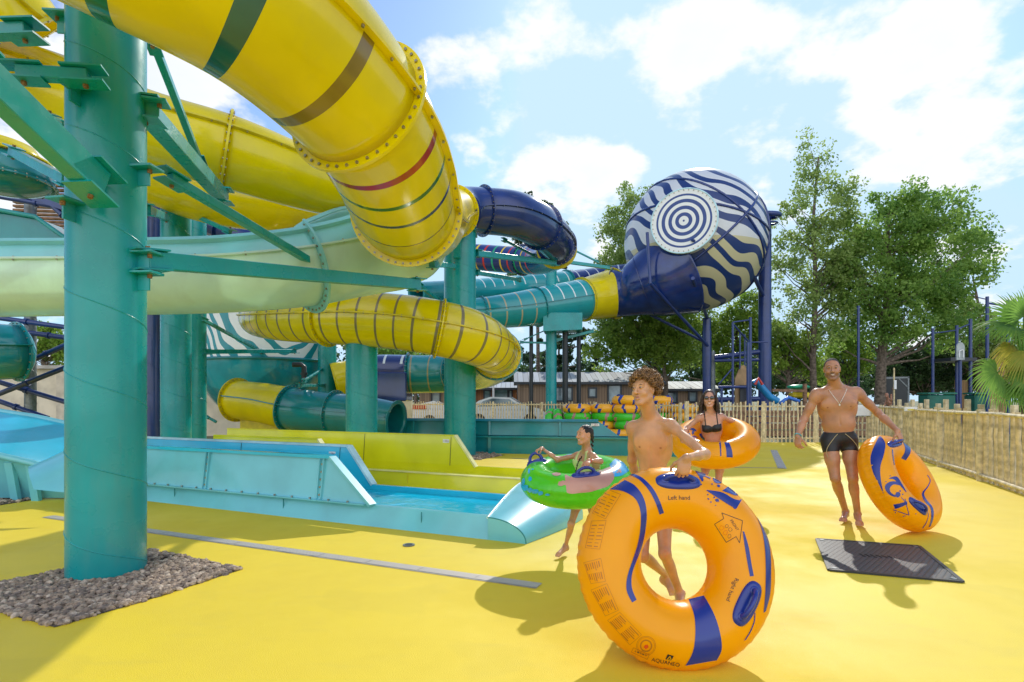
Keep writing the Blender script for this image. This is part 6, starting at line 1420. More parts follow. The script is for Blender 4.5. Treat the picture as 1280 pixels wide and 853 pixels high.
a = strip(T1, [fb(p) for p in strip_[0]], [fb(p) for p in strip_[1]], INKB, None, None, 4, 4); a.build('maker_emblem', e, fix=False)
mb = MB(); line(T1, [(578, 690), (598, 668), (606, 695)], 1.1, M['orange_pvc'], mb, fb, off=.0036); line(T1, [(588, 688), (600, 690)], .8, M['orange_pvc'], mb, fb, off=.0036); mb.build('emblem_letter', e, fix=False)
# faint printed safety panels along the left rim and the round stamp
mb = MB(); rd = random.Random(9)
panels = [[(60, 400), (150, 230), (255, 270), (150, 440)], [(10, 640), (55, 455), (155, 450), (110, 650)]]
panels2 = [[(0, 20), (118, -10), (150, 150), (50, 165)], [(50, 210), (160, 165), (240, 350), (150, 390)], [(165, 420), (250, 365), (400, 520), (320, 590)]]
for fn, ps in ((fa, panels), (fb, panels2)):
    for q in ps:
        q = [Vector(p) for p in q]; line(T1, [tuple(p) for p in q], .45, INKO, mb, fn, True)
        for r_ in range(7):
            for c_ in range(2):
                u0 = .08 + .88 * r_ / 7; v0 = .08 + c_ * .48; v1 = v0 + rd.uniform(.25, .40)
                pa = (q[0].lerp(q[1], u0)).lerp(q[3].lerp(q[2], u0), v0); pb = (q[0].lerp(q[1], u0)).lerp(q[3].lerp(q[2], u0), v1); line(T1, [tuple(pa), tuple(pb)], .8 if r_ % 3 else 1.3, INKO, mb, fn)
line(T1, [(345, 610), (455, 660), (440, 690), (330, 640), (345, 610)], .5, INKO, mb, fb)
for k in range(5): line(T1, [(355 + k * 18, 630 + k * 7), (362 + k * 18, 640 + k * 7)], 1.6, INKB if k % 2 else INKO, mb, fb)
mb.build('safety_panels', e, fix=False)
mb = MB()
for r_, w_ in ((66, .5), (58, .35), (42, .4), (37, 1.2)): line(T1, [(432 + r_ * math.cos(2 * PI * k / 28), 597 + r_ * math.sin(2 * PI * k / 28)) for k in range(28)], w_, INKO, mb, fb, True)
blot(T1, (432, 604), 2.4, 2.6, INKRD, mb, fb, jag=.3, off=.003); mb.build('round_stamp', e, fix=False)
H1 = handle(T1, T1.hit(*fa((560, 172))), T1.hit(*fa((752, 178))), e, padw=.050, lift=.045)
handle(T1, T1.hit(*fb((1095, 395))), T1.hit(*fb((1180, 215))), e, padw=.050, lift=.05)
mb = MB(); p = T1.hit(*fb((1183, 245))); mb.cyl(p, p + T1.nrm(p) * .012, .016, n=14, mt=M['grey_steel']); mb.build('valve', e)
# --- man's ring
T2r = Ring(P(1124, 603, 5.82), (.495, -.755, .47), .352, .165)
e = empty('swim_ring', T2r.c, 'orange inflatable ring with blue number art tilted on edge, hanging from the man\'s hand', 'swim ring')
ring_mesh(T2r, M['orange_pvc'], 'ring_body', e, 200, 56, ripple=.0045)
fm = lambda p: (1070 + p[0] / 6.09, 530 + p[1] / 6.093)
strip(T2r, [fm(p) for p in [(175, 97), (130, 190), (110, 270), (130, 370), (175, 460), (208, 530)]], [fm(p) for p in [(190, 97), (223, 150), (210, 240), (185, 330), (190, 430), (210, 530)]], B_, 'wave_stripe', e)
strip(T2r, [fm(p) for p in [(272, 195), (276, 240), (288, 315)]], [fm(p) for p in [(280, 195), (284, 240), (294, 315)]], B_, 'stripe', e, 8, 3)
strip(T2r, [fm(p) for p in [(355, 140), (372, 180), (368, 220), (342, 262)]], [fm(p) for p in [(372, 142), (412, 180), (412, 225), (378, 278)]], B_, 'band', e, 12, 5)
strip(T2r, [fm(p) for p in [(540, 392), (562, 430), (540, 480), (502, 530), (520, 590), (565, 640), (570, 720), (552, 790)]], [fm(p) for p in [(546, 390), (568, 430), (550, 480), (518, 530), (538, 580), (585, 640), (588, 720), (566, 780)]], B_, 'curl_stripe', e)
strip(T2r, [fm(p) for p in [(538, 655), (548, 700), (532, 750), (503, 793)]], [fm(p) for p in [(542, 655), (552, 700), (537, 753), (508, 797)]], B_, 'stripe', e, 10, 3)
mb = MB(); mb.m(B_)
poly_px(T2r, [(250, 418), (290, 425), (330, 465), (380, 522)], [(262, 408), (310, 402), (345, 450), (384, 518)], fm, mb)
poly_px(T2r, [(310, 440), (262, 440), (222, 468), (228, 510), (262, 545), (300, 558)], [(335, 470), (290, 462), (262, 480), (258, 510), (280, 535), (310, 545)], fm, mb)
blot(T2r, (318, 540), 3, 3.4, B_, mb, fm); blot(T2r, (335, 512), 1.1, 1, B_, mb, fm); blot(T2r, (355, 537), .9, .8, B_, mb, fm)
poly_px(T2r, [(283, 615), (330, 606), (388, 590)], [(296, 648), (340, 635), (390, 612)], fm, mb)
line(T2r, [(345, 560), (378, 600), (404, 695), (285, 655)], .9, B_, mb, fm); line(T2r, [(372, 570), (385, 620)], .9, B_, mb, fm)
for k, (x, y) in enumerate([(360, 705), (372, 700), (300, 675), (455, 685), (260, 395), (228, 440)]): blot(T2r, (x, y), .7, .6, B_, mb, fm, seed=k)
mb.build('number_print', e, fix=False)
H2 = handle(T2r, T2r.hit(*fm((262, 160))), T2r.hit(*fm((330, 140))), e, padw=.04, lift=.06)
handle(T2r, T2r.hit(*fm((430, 590))), T2r.hit(*fm((515, 665))), e, padw=.045, lift=.05)
# --- woman's ring
T3r = Ring(P(893, 552, 7.05), (-.16, -.36, .91), .37, .165)
e = empty('swim_ring', T3r.c, 'orange inflatable ring worn round the waist by the woman in sunglasses', 'swim ring')
ring_mesh(T3r, M['orange_pvc'], 'ring_body', e, 160, 48)
fw = lambda p: (840 + p[0] / 5.683, 460 + p[1] / 5.687)
strip(T3r, [fw(p) for p in [(333, 525), (340, 575), (342, 628)]], [fw(p) for p in [(346, 526), (350, 575), (350, 630)]], B_, 'stripe', e, 10, 3)
strip(T3r, [fw(p) for p in [(372, 530), (384, 580), (388, 635)]], [fw(p) for p in [(405, 530), (424, 580), (432, 637)]], B_, 'band', e, 12, 5)
mb = MB(); mb.m(B_)
for k, (x, y, a, b_, r_) in enumerate([(140, 435, 30, 9, .4), (105, 450, 16, 10, 0), (155, 498, 22, 14, -.2), (122, 475, 8, 12, 0), (175, 520, 20, 4, 1.0), (150, 455, 8, 20, .3), (100, 425, 14, 6, .6)]): blot(T3r, (x, y), a / 5.68, b_ / 5.68, B_, mb, fw, rot=r_, jag=.25, seed=k)
line(T3r, [(430, 515), (480, 498), (515, 480)], .8, B_, mb, fw); mb.build('splash_print', e, fix=False)
handle(T3r, T3r.hit(*fw((210, 480))), T3r.hit(*fw((285, 522))), e, padw=.045, lift=.045)
# --- girl's ring: green with brown-pink and blue splashes
def splash_mat():
    m, nt, out = newmat('green_splash_pvc'); L = nt.links; b = N(nt, 'ShaderNodeBsdfPrincipled'); tc = N(nt, 'ShaderNodeTexCoord'); uv = N(nt, 'ShaderNodeUVMap'); sp = N(nt, 'ShaderNodeSeparateXYZ'); L.new(uv.outputs[0], sp.inputs[0])
    def nzz(sc, off):
        mp = N(nt, 'ShaderNodeMapping'); mp.inputs['Location'].default_value = off; L.new(tc.outputs['Object'], mp.inputs[0]); n = N(nt, 'ShaderNodeTexNoise'); n.inputs['Scale'].default_value = sc; n.inputs['Detail'].default_value = 3; n.inputs['Roughness'].default_value = .4; L.new(mp.outputs[0], n.inputs['Vector']); return n.outputs[0]
    top = N(nt, 'ShaderNodeMath', operation='LESS_THAN'); top.inputs[1].default_value = .5; L.new(sp.outputs[1], top.inputs[0])
    col = None; prev = (.12, .68, .02)
    for c_, sc, off, th in (((.42, .22, .16), 3.2, (1.3, 0, 0), .56), ((.01, .36, .75), 3.6, (0, 4.5, 1), .60)):
        g = N(nt, 'ShaderNodeMath', operation='GREATER_THAN'); g.inputs[1].default_value = th; L.new(nzz(sc, off), g.inputs[0]); mu = N(nt, 'ShaderNodeMath', operation='MULTIPLY'); L.new(g.outputs[0], mu.inputs[0]); L.new(top.outputs[0], mu.inputs[1])
        mx = N(nt, 'ShaderNodeMix', data_type='RGBA'); L.new(mu.outputs[0], mx.inputs['Factor'])
        if col is None: setc(mx.inputs[6], prev)
        else: L.new(col, mx.inputs[6])
        setc(mx.inputs[7], c_); col = mx.outputs[2]
    L.new(col, b.inputs['Base Color']); b.inputs['Roughness'].default_value = .2; b.inputs['Coat Weight'].default_value = .4
    t = N(nt, 'ShaderNodeBsdfTranslucent'); L.new(col, t.inputs[0]); ms = N(nt, 'ShaderNodeMixShader'); ms.inputs[0].default_value = .18; L.new(b.outputs[0], ms.inputs[1]); L.new(t.outputs[0], ms.inputs[2]); L.new(ms.outputs[0], out.inputs[0]); return m
SPM = splash_mat(); GRN = M['green_pvc']
T4r = Ring(P(720, 599.5, 4.80), (-.05, -.14, .98), .335, .142)
e = empty('swim_ring', T4r.c, 'bright green inflatable ring with pink-brown and blue splashes round the girl', 'swim ring')
PKB = mat('pink_brown_print', (.50, .26, .20), .25, coat=.3); CYB = mat('cyan_print', (.01, .36, .72), .25, coat=.3)
ring_mesh(T4r, GRN, 'ring_body', e, 200, 56)
fg = lambda p: (640 + p[0] / 6.5625, 520 + p[1] / 6.5615)
def patch(rg, la, lb, fn, mt, name, parent, n=24, m=10): return strip(rg, [fn(p) for p in la], [fn(p) for p in lb], mt, name, parent, n, m)
patch(T4r, [(430, 470), (480, 500), (560, 480), (640, 470), (700, 455), (800, 420), (850, 400)], [(450, 630), (490, 640), (560, 632), (640, 625), (720, 600), (790, 575), (835, 520)], fg, PKB, 'pink_patch', e)
patch(T4r, [(800, 400), (850, 350), (880, 330)], [(840, 500), (900, 490), (960, 450)], fg, CYB, 'blue_patch', e, 12, 10)
patch(T4r, [(340, 340), (380, 330), (415, 332)], [(350, 372), (390, 372), (418, 358)], fg, PKB, 'pink_patch', e, 8, 6)
patch(T4r, [(420, 330), (455, 318), (490, 312)], [(430, 352), (460, 350), (492, 350)], fg, CYB, 'blue_patch', e, 8, 6)
mb = MB()
for k, (x, y, a, b_, m_) in enumerate([(95, 540, 12, 28, CYB), (110, 590, 28, 24, CYB), (150, 610, 22, 18, CYB), (190, 620, 30, 18, CYB), (235, 635, 22, 16, CYB), (292, 646, 18, 9, CYB), (82, 568, 8, 22, CYB), (140, 455, 8, 22, CYB), (150, 518, 14, 20, CYB), (170, 440, 10, 5, CYB), (365, 480, 36, 14, PKB), (400, 558, 24, 20, PKB), (440, 560, 30, 10, PKB), (425, 542, 26, 10, PKB), (480, 565, 20, 10, PKB)]): blot(T4r, (x, y), a / 6.56, b_ / 6.56, m_, mb, fg, jag=.15, seed=k, off=.0026)
mb.build('splash_print', e, fix=False)
mb = MB()
for k, (x, y, a, b_) in enumerate([(850, 430, 12, 16), (880, 450, 14, 12), (865, 465, 10, 6), (820, 435, 14, 5), (890, 462, 8, 8)]): blot(T4r, (x, y), a / 6.56, b_ / 6.56, PKB, mb, fg, jag=.3, seed=k, off=.0034)
mb.build('blot_print', e, fix=False)
H4a = handle(T4r, T4r.hit(*fg((535, 488))), T4r.hit(*fg((675, 474))), e, padw=.045, lift=.05)
th0 = 2.75; aa = T4r.pt(2.62, 1.25); bb = T4r.pt(2.98, 1.25)
H4b = handle(T4r, T4r.hit(662, 578), T4r.hit(*fg((250, 365))), e, padw=.04, lift=.06)

# --- stacks of rings by the far fence
def stackmat(name, base, c2, sc=2.6):
    m, nt, out = newmat(name); L = nt.links; b = N(nt, 'ShaderNodeBsdfPrincipled'); uv = N(nt, 'ShaderNodeUVMap'); mp = N(nt, 'ShaderNodeMapping'); mp.inputs['Scale'].default_value = (6, 1.6, 1); L.new(uv.outputs[0], mp.inputs[0])
    w = N(nt, 'ShaderNodeTexWave'); w.inputs['Scale'].default_value = .33; w.inputs['Distortion'].default_value = 5; w.inputs['Detail'].default_value = 1; L.new(mp.outputs[0], w.inputs[0]); g = N(nt, 'ShaderNodeMath', operation='GREATER_THAN'); g.inputs[1].default_value = .9; L.new(w.outputs['Fac'], g.inputs[0])
    mx = N(nt, 'ShaderNodeMix', data_type='RGBA'); L.new(g.outputs[0], mx.inputs['Factor']); setc(mx.inputs[6], base); setc(mx.inputs[7], c2); L.new(mx.outputs[2], b.inputs['Base Color']); b.inputs['Roughness'].default_value = .25; L.new(b.outputs[0], out.inputs[0]); return m
SO = stackmat('stack_orange', (.9, .42, .02), (.012, .05, .36)); SG = stackmat('stack_green', (.05, .55, .03), (.4, .22, .2))
pr = Ring((0, 0, 0), (0, 0, 1), .36, .165)
def proto(mt): e = empty('swim_ring', (0, 0, 0), 'x', 'swim ring', 'rings stacked by the far fence'); ring_mesh(pr, mt, 'ring_body', e, 56, 20); handle(pr, pr.pt(.2, 1.2), pr.pt(.5, 1.2), e, lift=.03); return e
po, pg = proto(SO), proto(SG)
nm = {'o': 'orange', 'g': 'green'}
stacks = [(720, 20.2, 'gogo'[0:0] + 'ggogo'[0:0] + 'gggo'[0:0] + 'oggo', 'stack farthest left'), (755, 20.2, 'oogo', 'second stack from the left'), (783, 19.8, 'ooggoo'[0:0] + 'oggoo', 'tall stack left of the boy\'s head'), (823, 20.6, 'oogoo', 'stack just right of the boy\'s neck'), (853, 20.0, 'goOo'[0:0] + 'gooo'[0:0] + 'ogoo', 'stack left of the woman')]
words_n = ['lowest', 'second from the ground', 'third from the ground', 'fourth from the ground', 'top', 'top']
for (px, Y, seq, wh) in stacks:
    x = (px - CX) / FPX * Y; H_ = len(seq); step = .292
    for k, ch in enumerate(seq):
        src = po if ch == 'o' else pg; w_ = 'top' if k == H_ - 1 else words_n[k]
        copy_tree(src, None, (x + random.uniform(-.05, .05), Y + random.uniform(-.05, .05), .165 + step * k), '%s ring, %s in the %s' % (nm[ch], w_, wh), rot=(random.uniform(-.03, .03), random.uniform(-.03, .03), random.uniform(0, 6)))
for k, (px, Y, rz, l) in enumerate([(700, 20.4, 1.35, 'green ring leaning upright against the leftmost ring stack'), (692, 20.6, 1.25, 'green ring leaning at the far left end of the ring stacks')]):
    copy_tree(pg, None, ((px - CX) / FPX * Y, Y, .53), l, rot=(1.35, .2 * k, 1.35 - .3 * k))
copy_tree(po, None, ((770 - CX) / FPX * 20.3, 19.7, .165), 'orange ring lying flat on the deck before the tall stack', rot=(0, 0, 1))
for p_ in (po, pg):
    for ch in list(p_.children_recursive): bpy.data.objects.remove(ch)
    bpy.data.objects.remove(p_)
# ------------------------------------------------------------------ people: one continuous implicit surface per body
class Prims:
    def __init__(s): s.p = []
    def cap(s, a, b_, ra, rb=None, k=.02, op=1, tag_=''): s.p.append(('c', np.array(a, float), np.array(b_, float), ra, rb if rb is not None else ra, k, op, tag_)); return s
    def ell(s, c, r, R=None, k=.02, op=1, tag_=''):
        r = (r, r, r) if not hasattr(r, '__len__') else r; s.p.append(('e', np.array(c, float), np.array(r, float), np.eye(3) if R is None else np.array(R, float), 0, k, op, tag_)); return s
def bounds(p):
    if p[0] == 'c': lo = np.minimum(p[1] - p[3], p[2] - p[4]); hi = np.maximum(p[1] + p[3], p[2] + p[4]); lo = np.minimum(lo, p[2] - p[4]); hi = np.maximum(hi, p[1] + p[3]); return lo, hi
    m = p[2].max(); return p[1] - m, p[1] + m
def dist(p, X, Y, Z):
    if p[0] == 'c':
        a, b_ = p[1], p[2]; d = b_ - a; L2 = max(1e-9, d @ d); px_, py_, pz_ = X - a[0], Y - a[1], Z - a[2]; t = np.clip((px_ * d[0] + py_ * d[1] + pz_ * d[2]) / L2, 0, 1)
        return np.sqrt((px_ - d[0] * t) ** 2 + (py_ - d[1] * t) ** 2 + (pz_ - d[2] * t) ** 2) - (p[3] + (p[4] - p[3]) * t)
    R = p[3]; x, y, z = X - p[1][0], Y - p[1][1], Z - p[1][2]; r = p[2]
    u = x * R[0, 0] + y * R[1, 0] + z * R[2, 0]; v = x * R[0, 1] + y * R[1, 1] + z * R[2, 1]; w = x * R[0, 2] + y * R[1, 2] + z * R[2, 2]
    k0 = np.sqrt((u / r[0]) ** 2 + (v / r[1]) ** 2 + (w / r[2]) ** 2); k1 = np.sqrt((u / r[0] ** 2) ** 2 + (v / r[1] ** 2) ** 2 + (w / r[2] ** 2) ** 2) + 1e-9
    return k0 * (k0 - 1) / k1
def field(prims, ax, ay, az):
    f = np.full((len(ax), len(ay), len(az)), .2, np.float32)
    for p in prims:
        lo, hi = bounds(p); m = p[5] + .022; i0, i1 = np.searchsorted(ax, (lo[0] - m, hi[0] + m)); j0, j1 = np.searchsorted(ay, (lo[1] - m, hi[1] + m)); k0, k1 = np.searchsorted(az, (lo[2] - m, hi[2] + m))
        if i0 >= i1 or j0 >= j1 or k0 >= k1: continue
        d = dist(p, ax[i0:i1, None, None], ay[None, j0:j1, None], az[None, None, k0:k1]).astype(np.float32); s = f[i0:i1, j0:j1, k0:k1]; k = p[5]
        if p[6] == 1: h = np.clip(.5 + .5 * (s - d) / k, 0, 1); f[i0:i1, j0:j1, k0:k1] = s + (d - s) * h - k * h * (1 - h)
        else: d = -d; h = np.clip(.5 - .5 * (s - d) / k, 0, 1); f[i0:i1, j0:j1, k0:k1] = s + (d - s) * h + k * h * (1 - h)
    return f
def nets(f, ax, ay, az):
    ins = f < 0; nx, ny, nz = f.shape
    c = [ins[dx:nx - 1 + dx, dy:ny - 1 + dy, dz:nz - 1 + dz] for dx in (0, 1) for dy in (0, 1) for dz in (0, 1)]
    s = sum(q.astype(np.int8) for q in c); act = (s > 0) & (s < 8); I, J, K = np.nonzero(act); idx = np.full(act.shape, -1, np.int32); idx[I, J, K] = np.arange(len(I))
    acc = np.zeros((len(I), 3)); cnt = np.zeros(len(I)); cor = [(a, b_, c_) for a in (0, 1) for b_ in (0, 1) for c_ in (0, 1)]
    for q1 in cor:
        for axis in range(3):
            if q1[axis]: continue
            q2 = list(q1); q2[axis] = 1; f1 = f[I + q1[0], J + q1[1], K + q1[2]]; f2 = f[I + q2[0], J + q2[1], K + q2[2]]; m = (f1 < 0) != (f2 < 0); t = np.where(m, f1 / np.where(m, f1 - f2, 1), 0)
            p1 = np.stack([ax[I + q1[0]], ay[J + q1[1]], az[K + q1[2]]], 1); p2 = np.stack([ax[I + q2[0]], ay[J + q2[1]], az[K + q2[2]]], 1); acc += (p1 + (p2 - p1) * t[:, None]) * m[:, None]; cnt += m
    V = acc / cnt[:, None]; F = []
    for axis in range(3):
        sl1 = [slice(None)] * 3; sl2 = [slice(None)] * 3; sl1[axis] = slice(0, -1); sl2[axis] = slice(1, None)
        A = ins[tuple(sl1)]; B = ins[tuple(sl2)]; ch = A != B; a, b_, c_ = np.nonzero(ch); o = [q for q in range(3) if q != axis]; P3 = [a, b_, c_]
        lim = [nx, ny, nz]; ok = (P3[o[0]] >= 1) & (P3[o[1]] >= 1) & (P3[o[0]] < lim[o[0]] - 1) & (P3[o[1]] < lim[o[1]] - 1); P3 = [q[ok] for q in P3]; fl = A[ch][ok]
        quad = []
        for (u, v) in ((-1, -1), (0, -1), (0, 0), (-1, 0)):
            q = [P3[0].copy(), P3[1].copy(), P3[2].copy()]; q[o[0]] = q[o[0]] + u; q[o[1]] = q[o[1]] + v; quad.append(idx[q[0], q[1], q[2]])
        Q = np.stack(quad, 1)
        if axis == 1: fl = ~fl
        Q[~fl] = Q[~fl][:, ::-1]; F.append(Q)
    return V, np.concatenate(F)
def grid(prims, res, fine=None, pad=.02):
    lo = np.min([bounds(p)[0] for p in prims if p[6] == 1], 0) - pad; hi = np.max([bounds(p)[1] for p in prims if p[6] == 1], 0) + pad; out = []
    for a in range(3):
        v = [lo[a]]
        while v[-1] < hi[a]:
            r = res
            if fine:
                for (flo, fhi, fr) in fine:
                    if flo[a] <= v[-1] <= fhi[a]: r = min(r, fr)
            v.append(v[-1] + r)
        out.append(np.array(v))
    return out
def smooth(V, F, it=2, lam=.5):
    n = len(V); e = np.concatenate([F[:, [0, 1]], F[:, [1, 2]], F[:, [2, 3]], F[:, [3, 0]]]); cnt = np.bincount(e.ravel(), minlength=n)[:, None]
    for _ in range(it):
        s = np.stack([np.bincount(e[:, 0], V[e[:, 1], a], n) + np.bincount(e[:, 1], V[e[:, 0], a], n) for a in range(3)], 1); V = V + (s / np.maximum(cnt, 1) - V) * lam
    return V
def np_mesh(name, V, F, parent, mt, cols=None):
    me = bpy.data.meshes.new(name); off = np.array(parent_world(parent)) if parent else 0; V = V - off; n = len(F); me.vertices.add(len(V)); me.vertices.foreach_set('co', V.astype(np.float32).ravel()); me.loops.add(n * 4); me.loops.foreach_set('vertex_index', F.astype(np.int32).ravel())
    me.polygons.add(n); me.polygons.foreach_set('loop_start', np.arange(0, n * 4, 4, dtype=np.int32)); me.polygons.foreach_set('loop_total', np.full(n, 4, np.int32)); me.polygons.foreach_set('use_smooth', np.ones(n, bool)); me.update(calc_edges=True)
    bm = bmesh.new(); bm.from_mesh(me); bmesh.ops.recalc_face_normals(bm, faces=bm.faces); bm.to_mesh(me); bm.free()
    if cols is not None: ca = me.attributes.new('albedo', 'FLOAT_COLOR', 'POINT'); ca.data.foreach_set('color', np.concatenate([cols, np.ones((len(cols), 1))], 1).astype(np.float32).ravel())
    me.materials.append(mt); o = bpy.data.objects.new(name, me); link(o, parent); return o
def skinmat():
    m, nt, out = newmat('skin'); L = nt.links; b = N(nt, 'ShaderNodeBsdfPrincipled'); at = N(nt, 'ShaderNodeAttribute'); at.attribute_name = 'albedo'; tc = N(nt, 'ShaderNodeTexCoord'); nz = N(nt, 'ShaderNodeTexNoise'); nz.inputs['Scale'].default_value = 9; nz.inputs['Detail'].default_value = 8; L.new(tc.outputs['Object'], nz.inputs['Vector'])
    hs = N(nt, 'ShaderNodeHueSaturation'); mr = N(nt, 'ShaderNodeMapRange'); mr.inputs[1].default_value = .3; mr.inputs[2].default_value = .7; mr.inputs[3].default_value = .80; mr.inputs[4].default_value = 1.14; L.new(nz.outputs[0], mr.inputs[0]); L.new(mr.outputs[0], hs.inputs['Value']); L.new(at.outputs['Color'], hs.inputs['Color']); L.new(hs.outputs[0], b.inputs['Base Color'])
    b.inputs['Roughness'].default_value = .36; b.inputs['Subsurface Weight'].default_value = .25; b.inputs['Subsurface Radius'].default_value = (.02, .007, .004); b.inputs['Subsurface Scale'].default_value = .5
    n2 = N(nt, 'ShaderNodeTexNoise'); n2.inputs['Scale'].default_value = 160; L.new(tc.outputs['Object'], n2.inputs['Vector']); bp = N(nt, 'ShaderNodeBump'); bp.inputs['Strength'].default_value = .12; bp.inputs['Distance'].default_value = .002; L.new(n2.outputs[0], bp.inputs['Height']); L.new(bp.outputs[0], b.inputs['Normal']); L.new(b.outputs[0], out.inputs[0]); return m
SKIN = skinmat()
def V3(v): return Vector(v)
def fr3(f_, u_):
    f_ = Vector(f_).normalized(); x = f_.cross(Vector(u_)).normalized(); u = x.cross(f_); return x, f_, u   # right-hand side of the figure, forward, up
def Rm(x, y, z): return np.array(Matrix((x, y, z)).transposed())
def add_head(pr, c, F_, U_, s, child=False, smile=True):
    x, f_, u = fr3(F_, U_); R = Rm(x, f_, u)
    def h(a, b_, d): return Vector(c) + (x * a + f_ * b_ + u * d) * s
    pr.ell(h(0, -.012, .032), (.074 * s, .094 * s, .086 * s), R, .02); pr.ell(h(0, .030, -.025), (.060 * s, .062 * s, .082 * s), R, .02)
    pr.cap(h(-.045, .0, -.055), h(-.018, .066, -.098), .024 * s, .019 * s, .02); pr.cap(h(.045, .0, -.055), h(.018, .066, -.098), .024 * s, .019 * s, .02); pr.ell(h(0, .068, -.099), (.022 * s, .017 * s, .015 * s), R, .016)
    pr.cap(h(-.036, .076, .036), h(.036, .076, .036), .013 * s, None, .014)
    for q in (-1, 1):
        pr.ell(h(q * .040, .062, -.028), (.024 * s, .022 * s, .022 * s), R, .016); pr.ell(h(q * .031, .099, .012), (.018 * s, .014 * s, .0125 * s), R, .010, -1)
        pr.ell(h(q * .0735, -.008, .0), (.008 * s, .020 * s, .030 * s), R, .008); pr.ell(h(q * .0805, -.001, .002), (.006 * s, .010 * s, .017 * s), R, .005, -1); pr.ell(h(q * .031, .0835, .013), (.0135 * s, .0115 * s, .0115 * s), R, .004)
        pr.ell(h(q * .014, .101, -.028), (.009 * s, .010 * s, .008 * s), R, .006)
    pr.cap(h(0, .090, .020), h(0, .113, -.022), .0075 * s, .0115 * s, .008); pr.ell(h(0, .113, -.026), (.0115 * s, .011 * s, .010 * s), R, .006)
    pr.cap(h(-.021, .085, -.053), h(0, .093, -.0515), .0050 * s, .0070 * s, .006); pr.cap(h(.021, .085, -.053), h(0, .093, -.0515), .0055 * s, .0075 * s, .006)
    pr.cap(h(-.017, .085, -.068), h(0, .094, -.071), .006 * s, .008 * s, .006); pr.cap(h(.017, .085, -.068), h(0, .094, -.071), .006 * s, .008 * s, .006)
    pr.cap(h(-.026, .090, -.0555), h(0, .100, -.0615), .0030 * s, None, .004, -1); pr.cap(h(.026, .090, -.0555), h(0, .100, -.0615), .0030 * s, None, .004, -1)
    return h
def add_hand(pr, w, d, n_, th, s, curl=.5, spread=.06, thumbin=.4):
    """w wrist, d direction of hand, n_ palm side, th thumb side; curl bends fingers to the palm"""
    w = Vector(w); d = Vector(d).normalized(); n_ = Vector(n_); n_ = (n_ - d * n_.dot(d)).normalized(); sd = Vector(th); sd = (sd - d * sd.dot(d) - n_ * sd.dot(n_)).normalized(); R = Rm(sd, d, n_)
    pr.ell(w + d * .050 * s, (.039 * s, .052 * s, .0155 * s), R, .014); pr.ell(w + d * .030 * s + sd * .022 * s + n_ * .006 * s, (.018 * s, .03 * s, .015 * s), R, .01); tips = []
    for i, (o, b_, L_) in enumerate(((.029, .088, .070), (.0098, .092, .078), (-.0098, .088, .072), (-.028, .080, .056))):
        cr = curl if not hasattr(curl, '__len__') else curl[i]; p = w + d * b_ * s * .93 + sd * o * s; ang = 0; r = .0088 * s
        for j, (fr_, ca) in enumerate(((.46, .75), (.31, 1.1), (.23, .8))):
            ang += cr * ca; dr = (d * math.cos(ang) + n_ * math.sin(ang) + sd * (o / .03) * spread).normalized(); q = p + dr * L_ * fr_ * s; pr.cap(p, q, r, r * .88, .0035 if j else .006); p = q; r *= .9
        tips.append(p)
    p = w + d * .022 * s + sd * .026 * s; r = .0125 * s
    for j, (L_, a, b_, c_) in enumerate(((.040, .62, .62, .35), (.034, .85, .30, .3 + thumbin), (.026, .9, .0, .3 + thumbin * 1.3))):
        dr = (d * a + sd * b_ + n_ * c_).normalized(); q = p + dr * L_ * s; pr.cap(p, q, r, r * .88, .006); p = q; r *= .88
    return tips
def add_foot(pr, an, toe, s, up=(0, 0, 1)):
    an = Vector(an); toe = Vector(toe); d = toe - an; d = d - Vector(up) * 0; fl = Vector((d.x, d.y, 0)).normalized(); dd = d.normalized(); x = dd.cross(Vector((0, 0, 1))).normalized(); u = x.cross(dd); heel = an - fl * .030 * s - Vector((0, 0, .042 * s))
    pr.ell(heel, .030 * s, None, .025); ball = an + d * .72; pr.cap(heel, ball, .028 * s, .024 * s, .02); pr.cap(an + Vector((0, 0, -.01 * s)), ball + u * .004 * s, .034 * s, .020 * s, .02); pr.ell(ball, (.040 * s, .03 * s, .018 * s), Rm(x, dd, u), .015)
    for i in range(5):
        o = (-.030 + .0152 * i) * s; r = (.0088 if i not in (0, 4) else .009) * s; L_ = (.030, .034, .034, .032, .03)[i] * s; p = ball + x * o + dd * .016 * s; pr.cap(p, p + dd * L_ * .8 - u * .004, r, r * .9, .005)
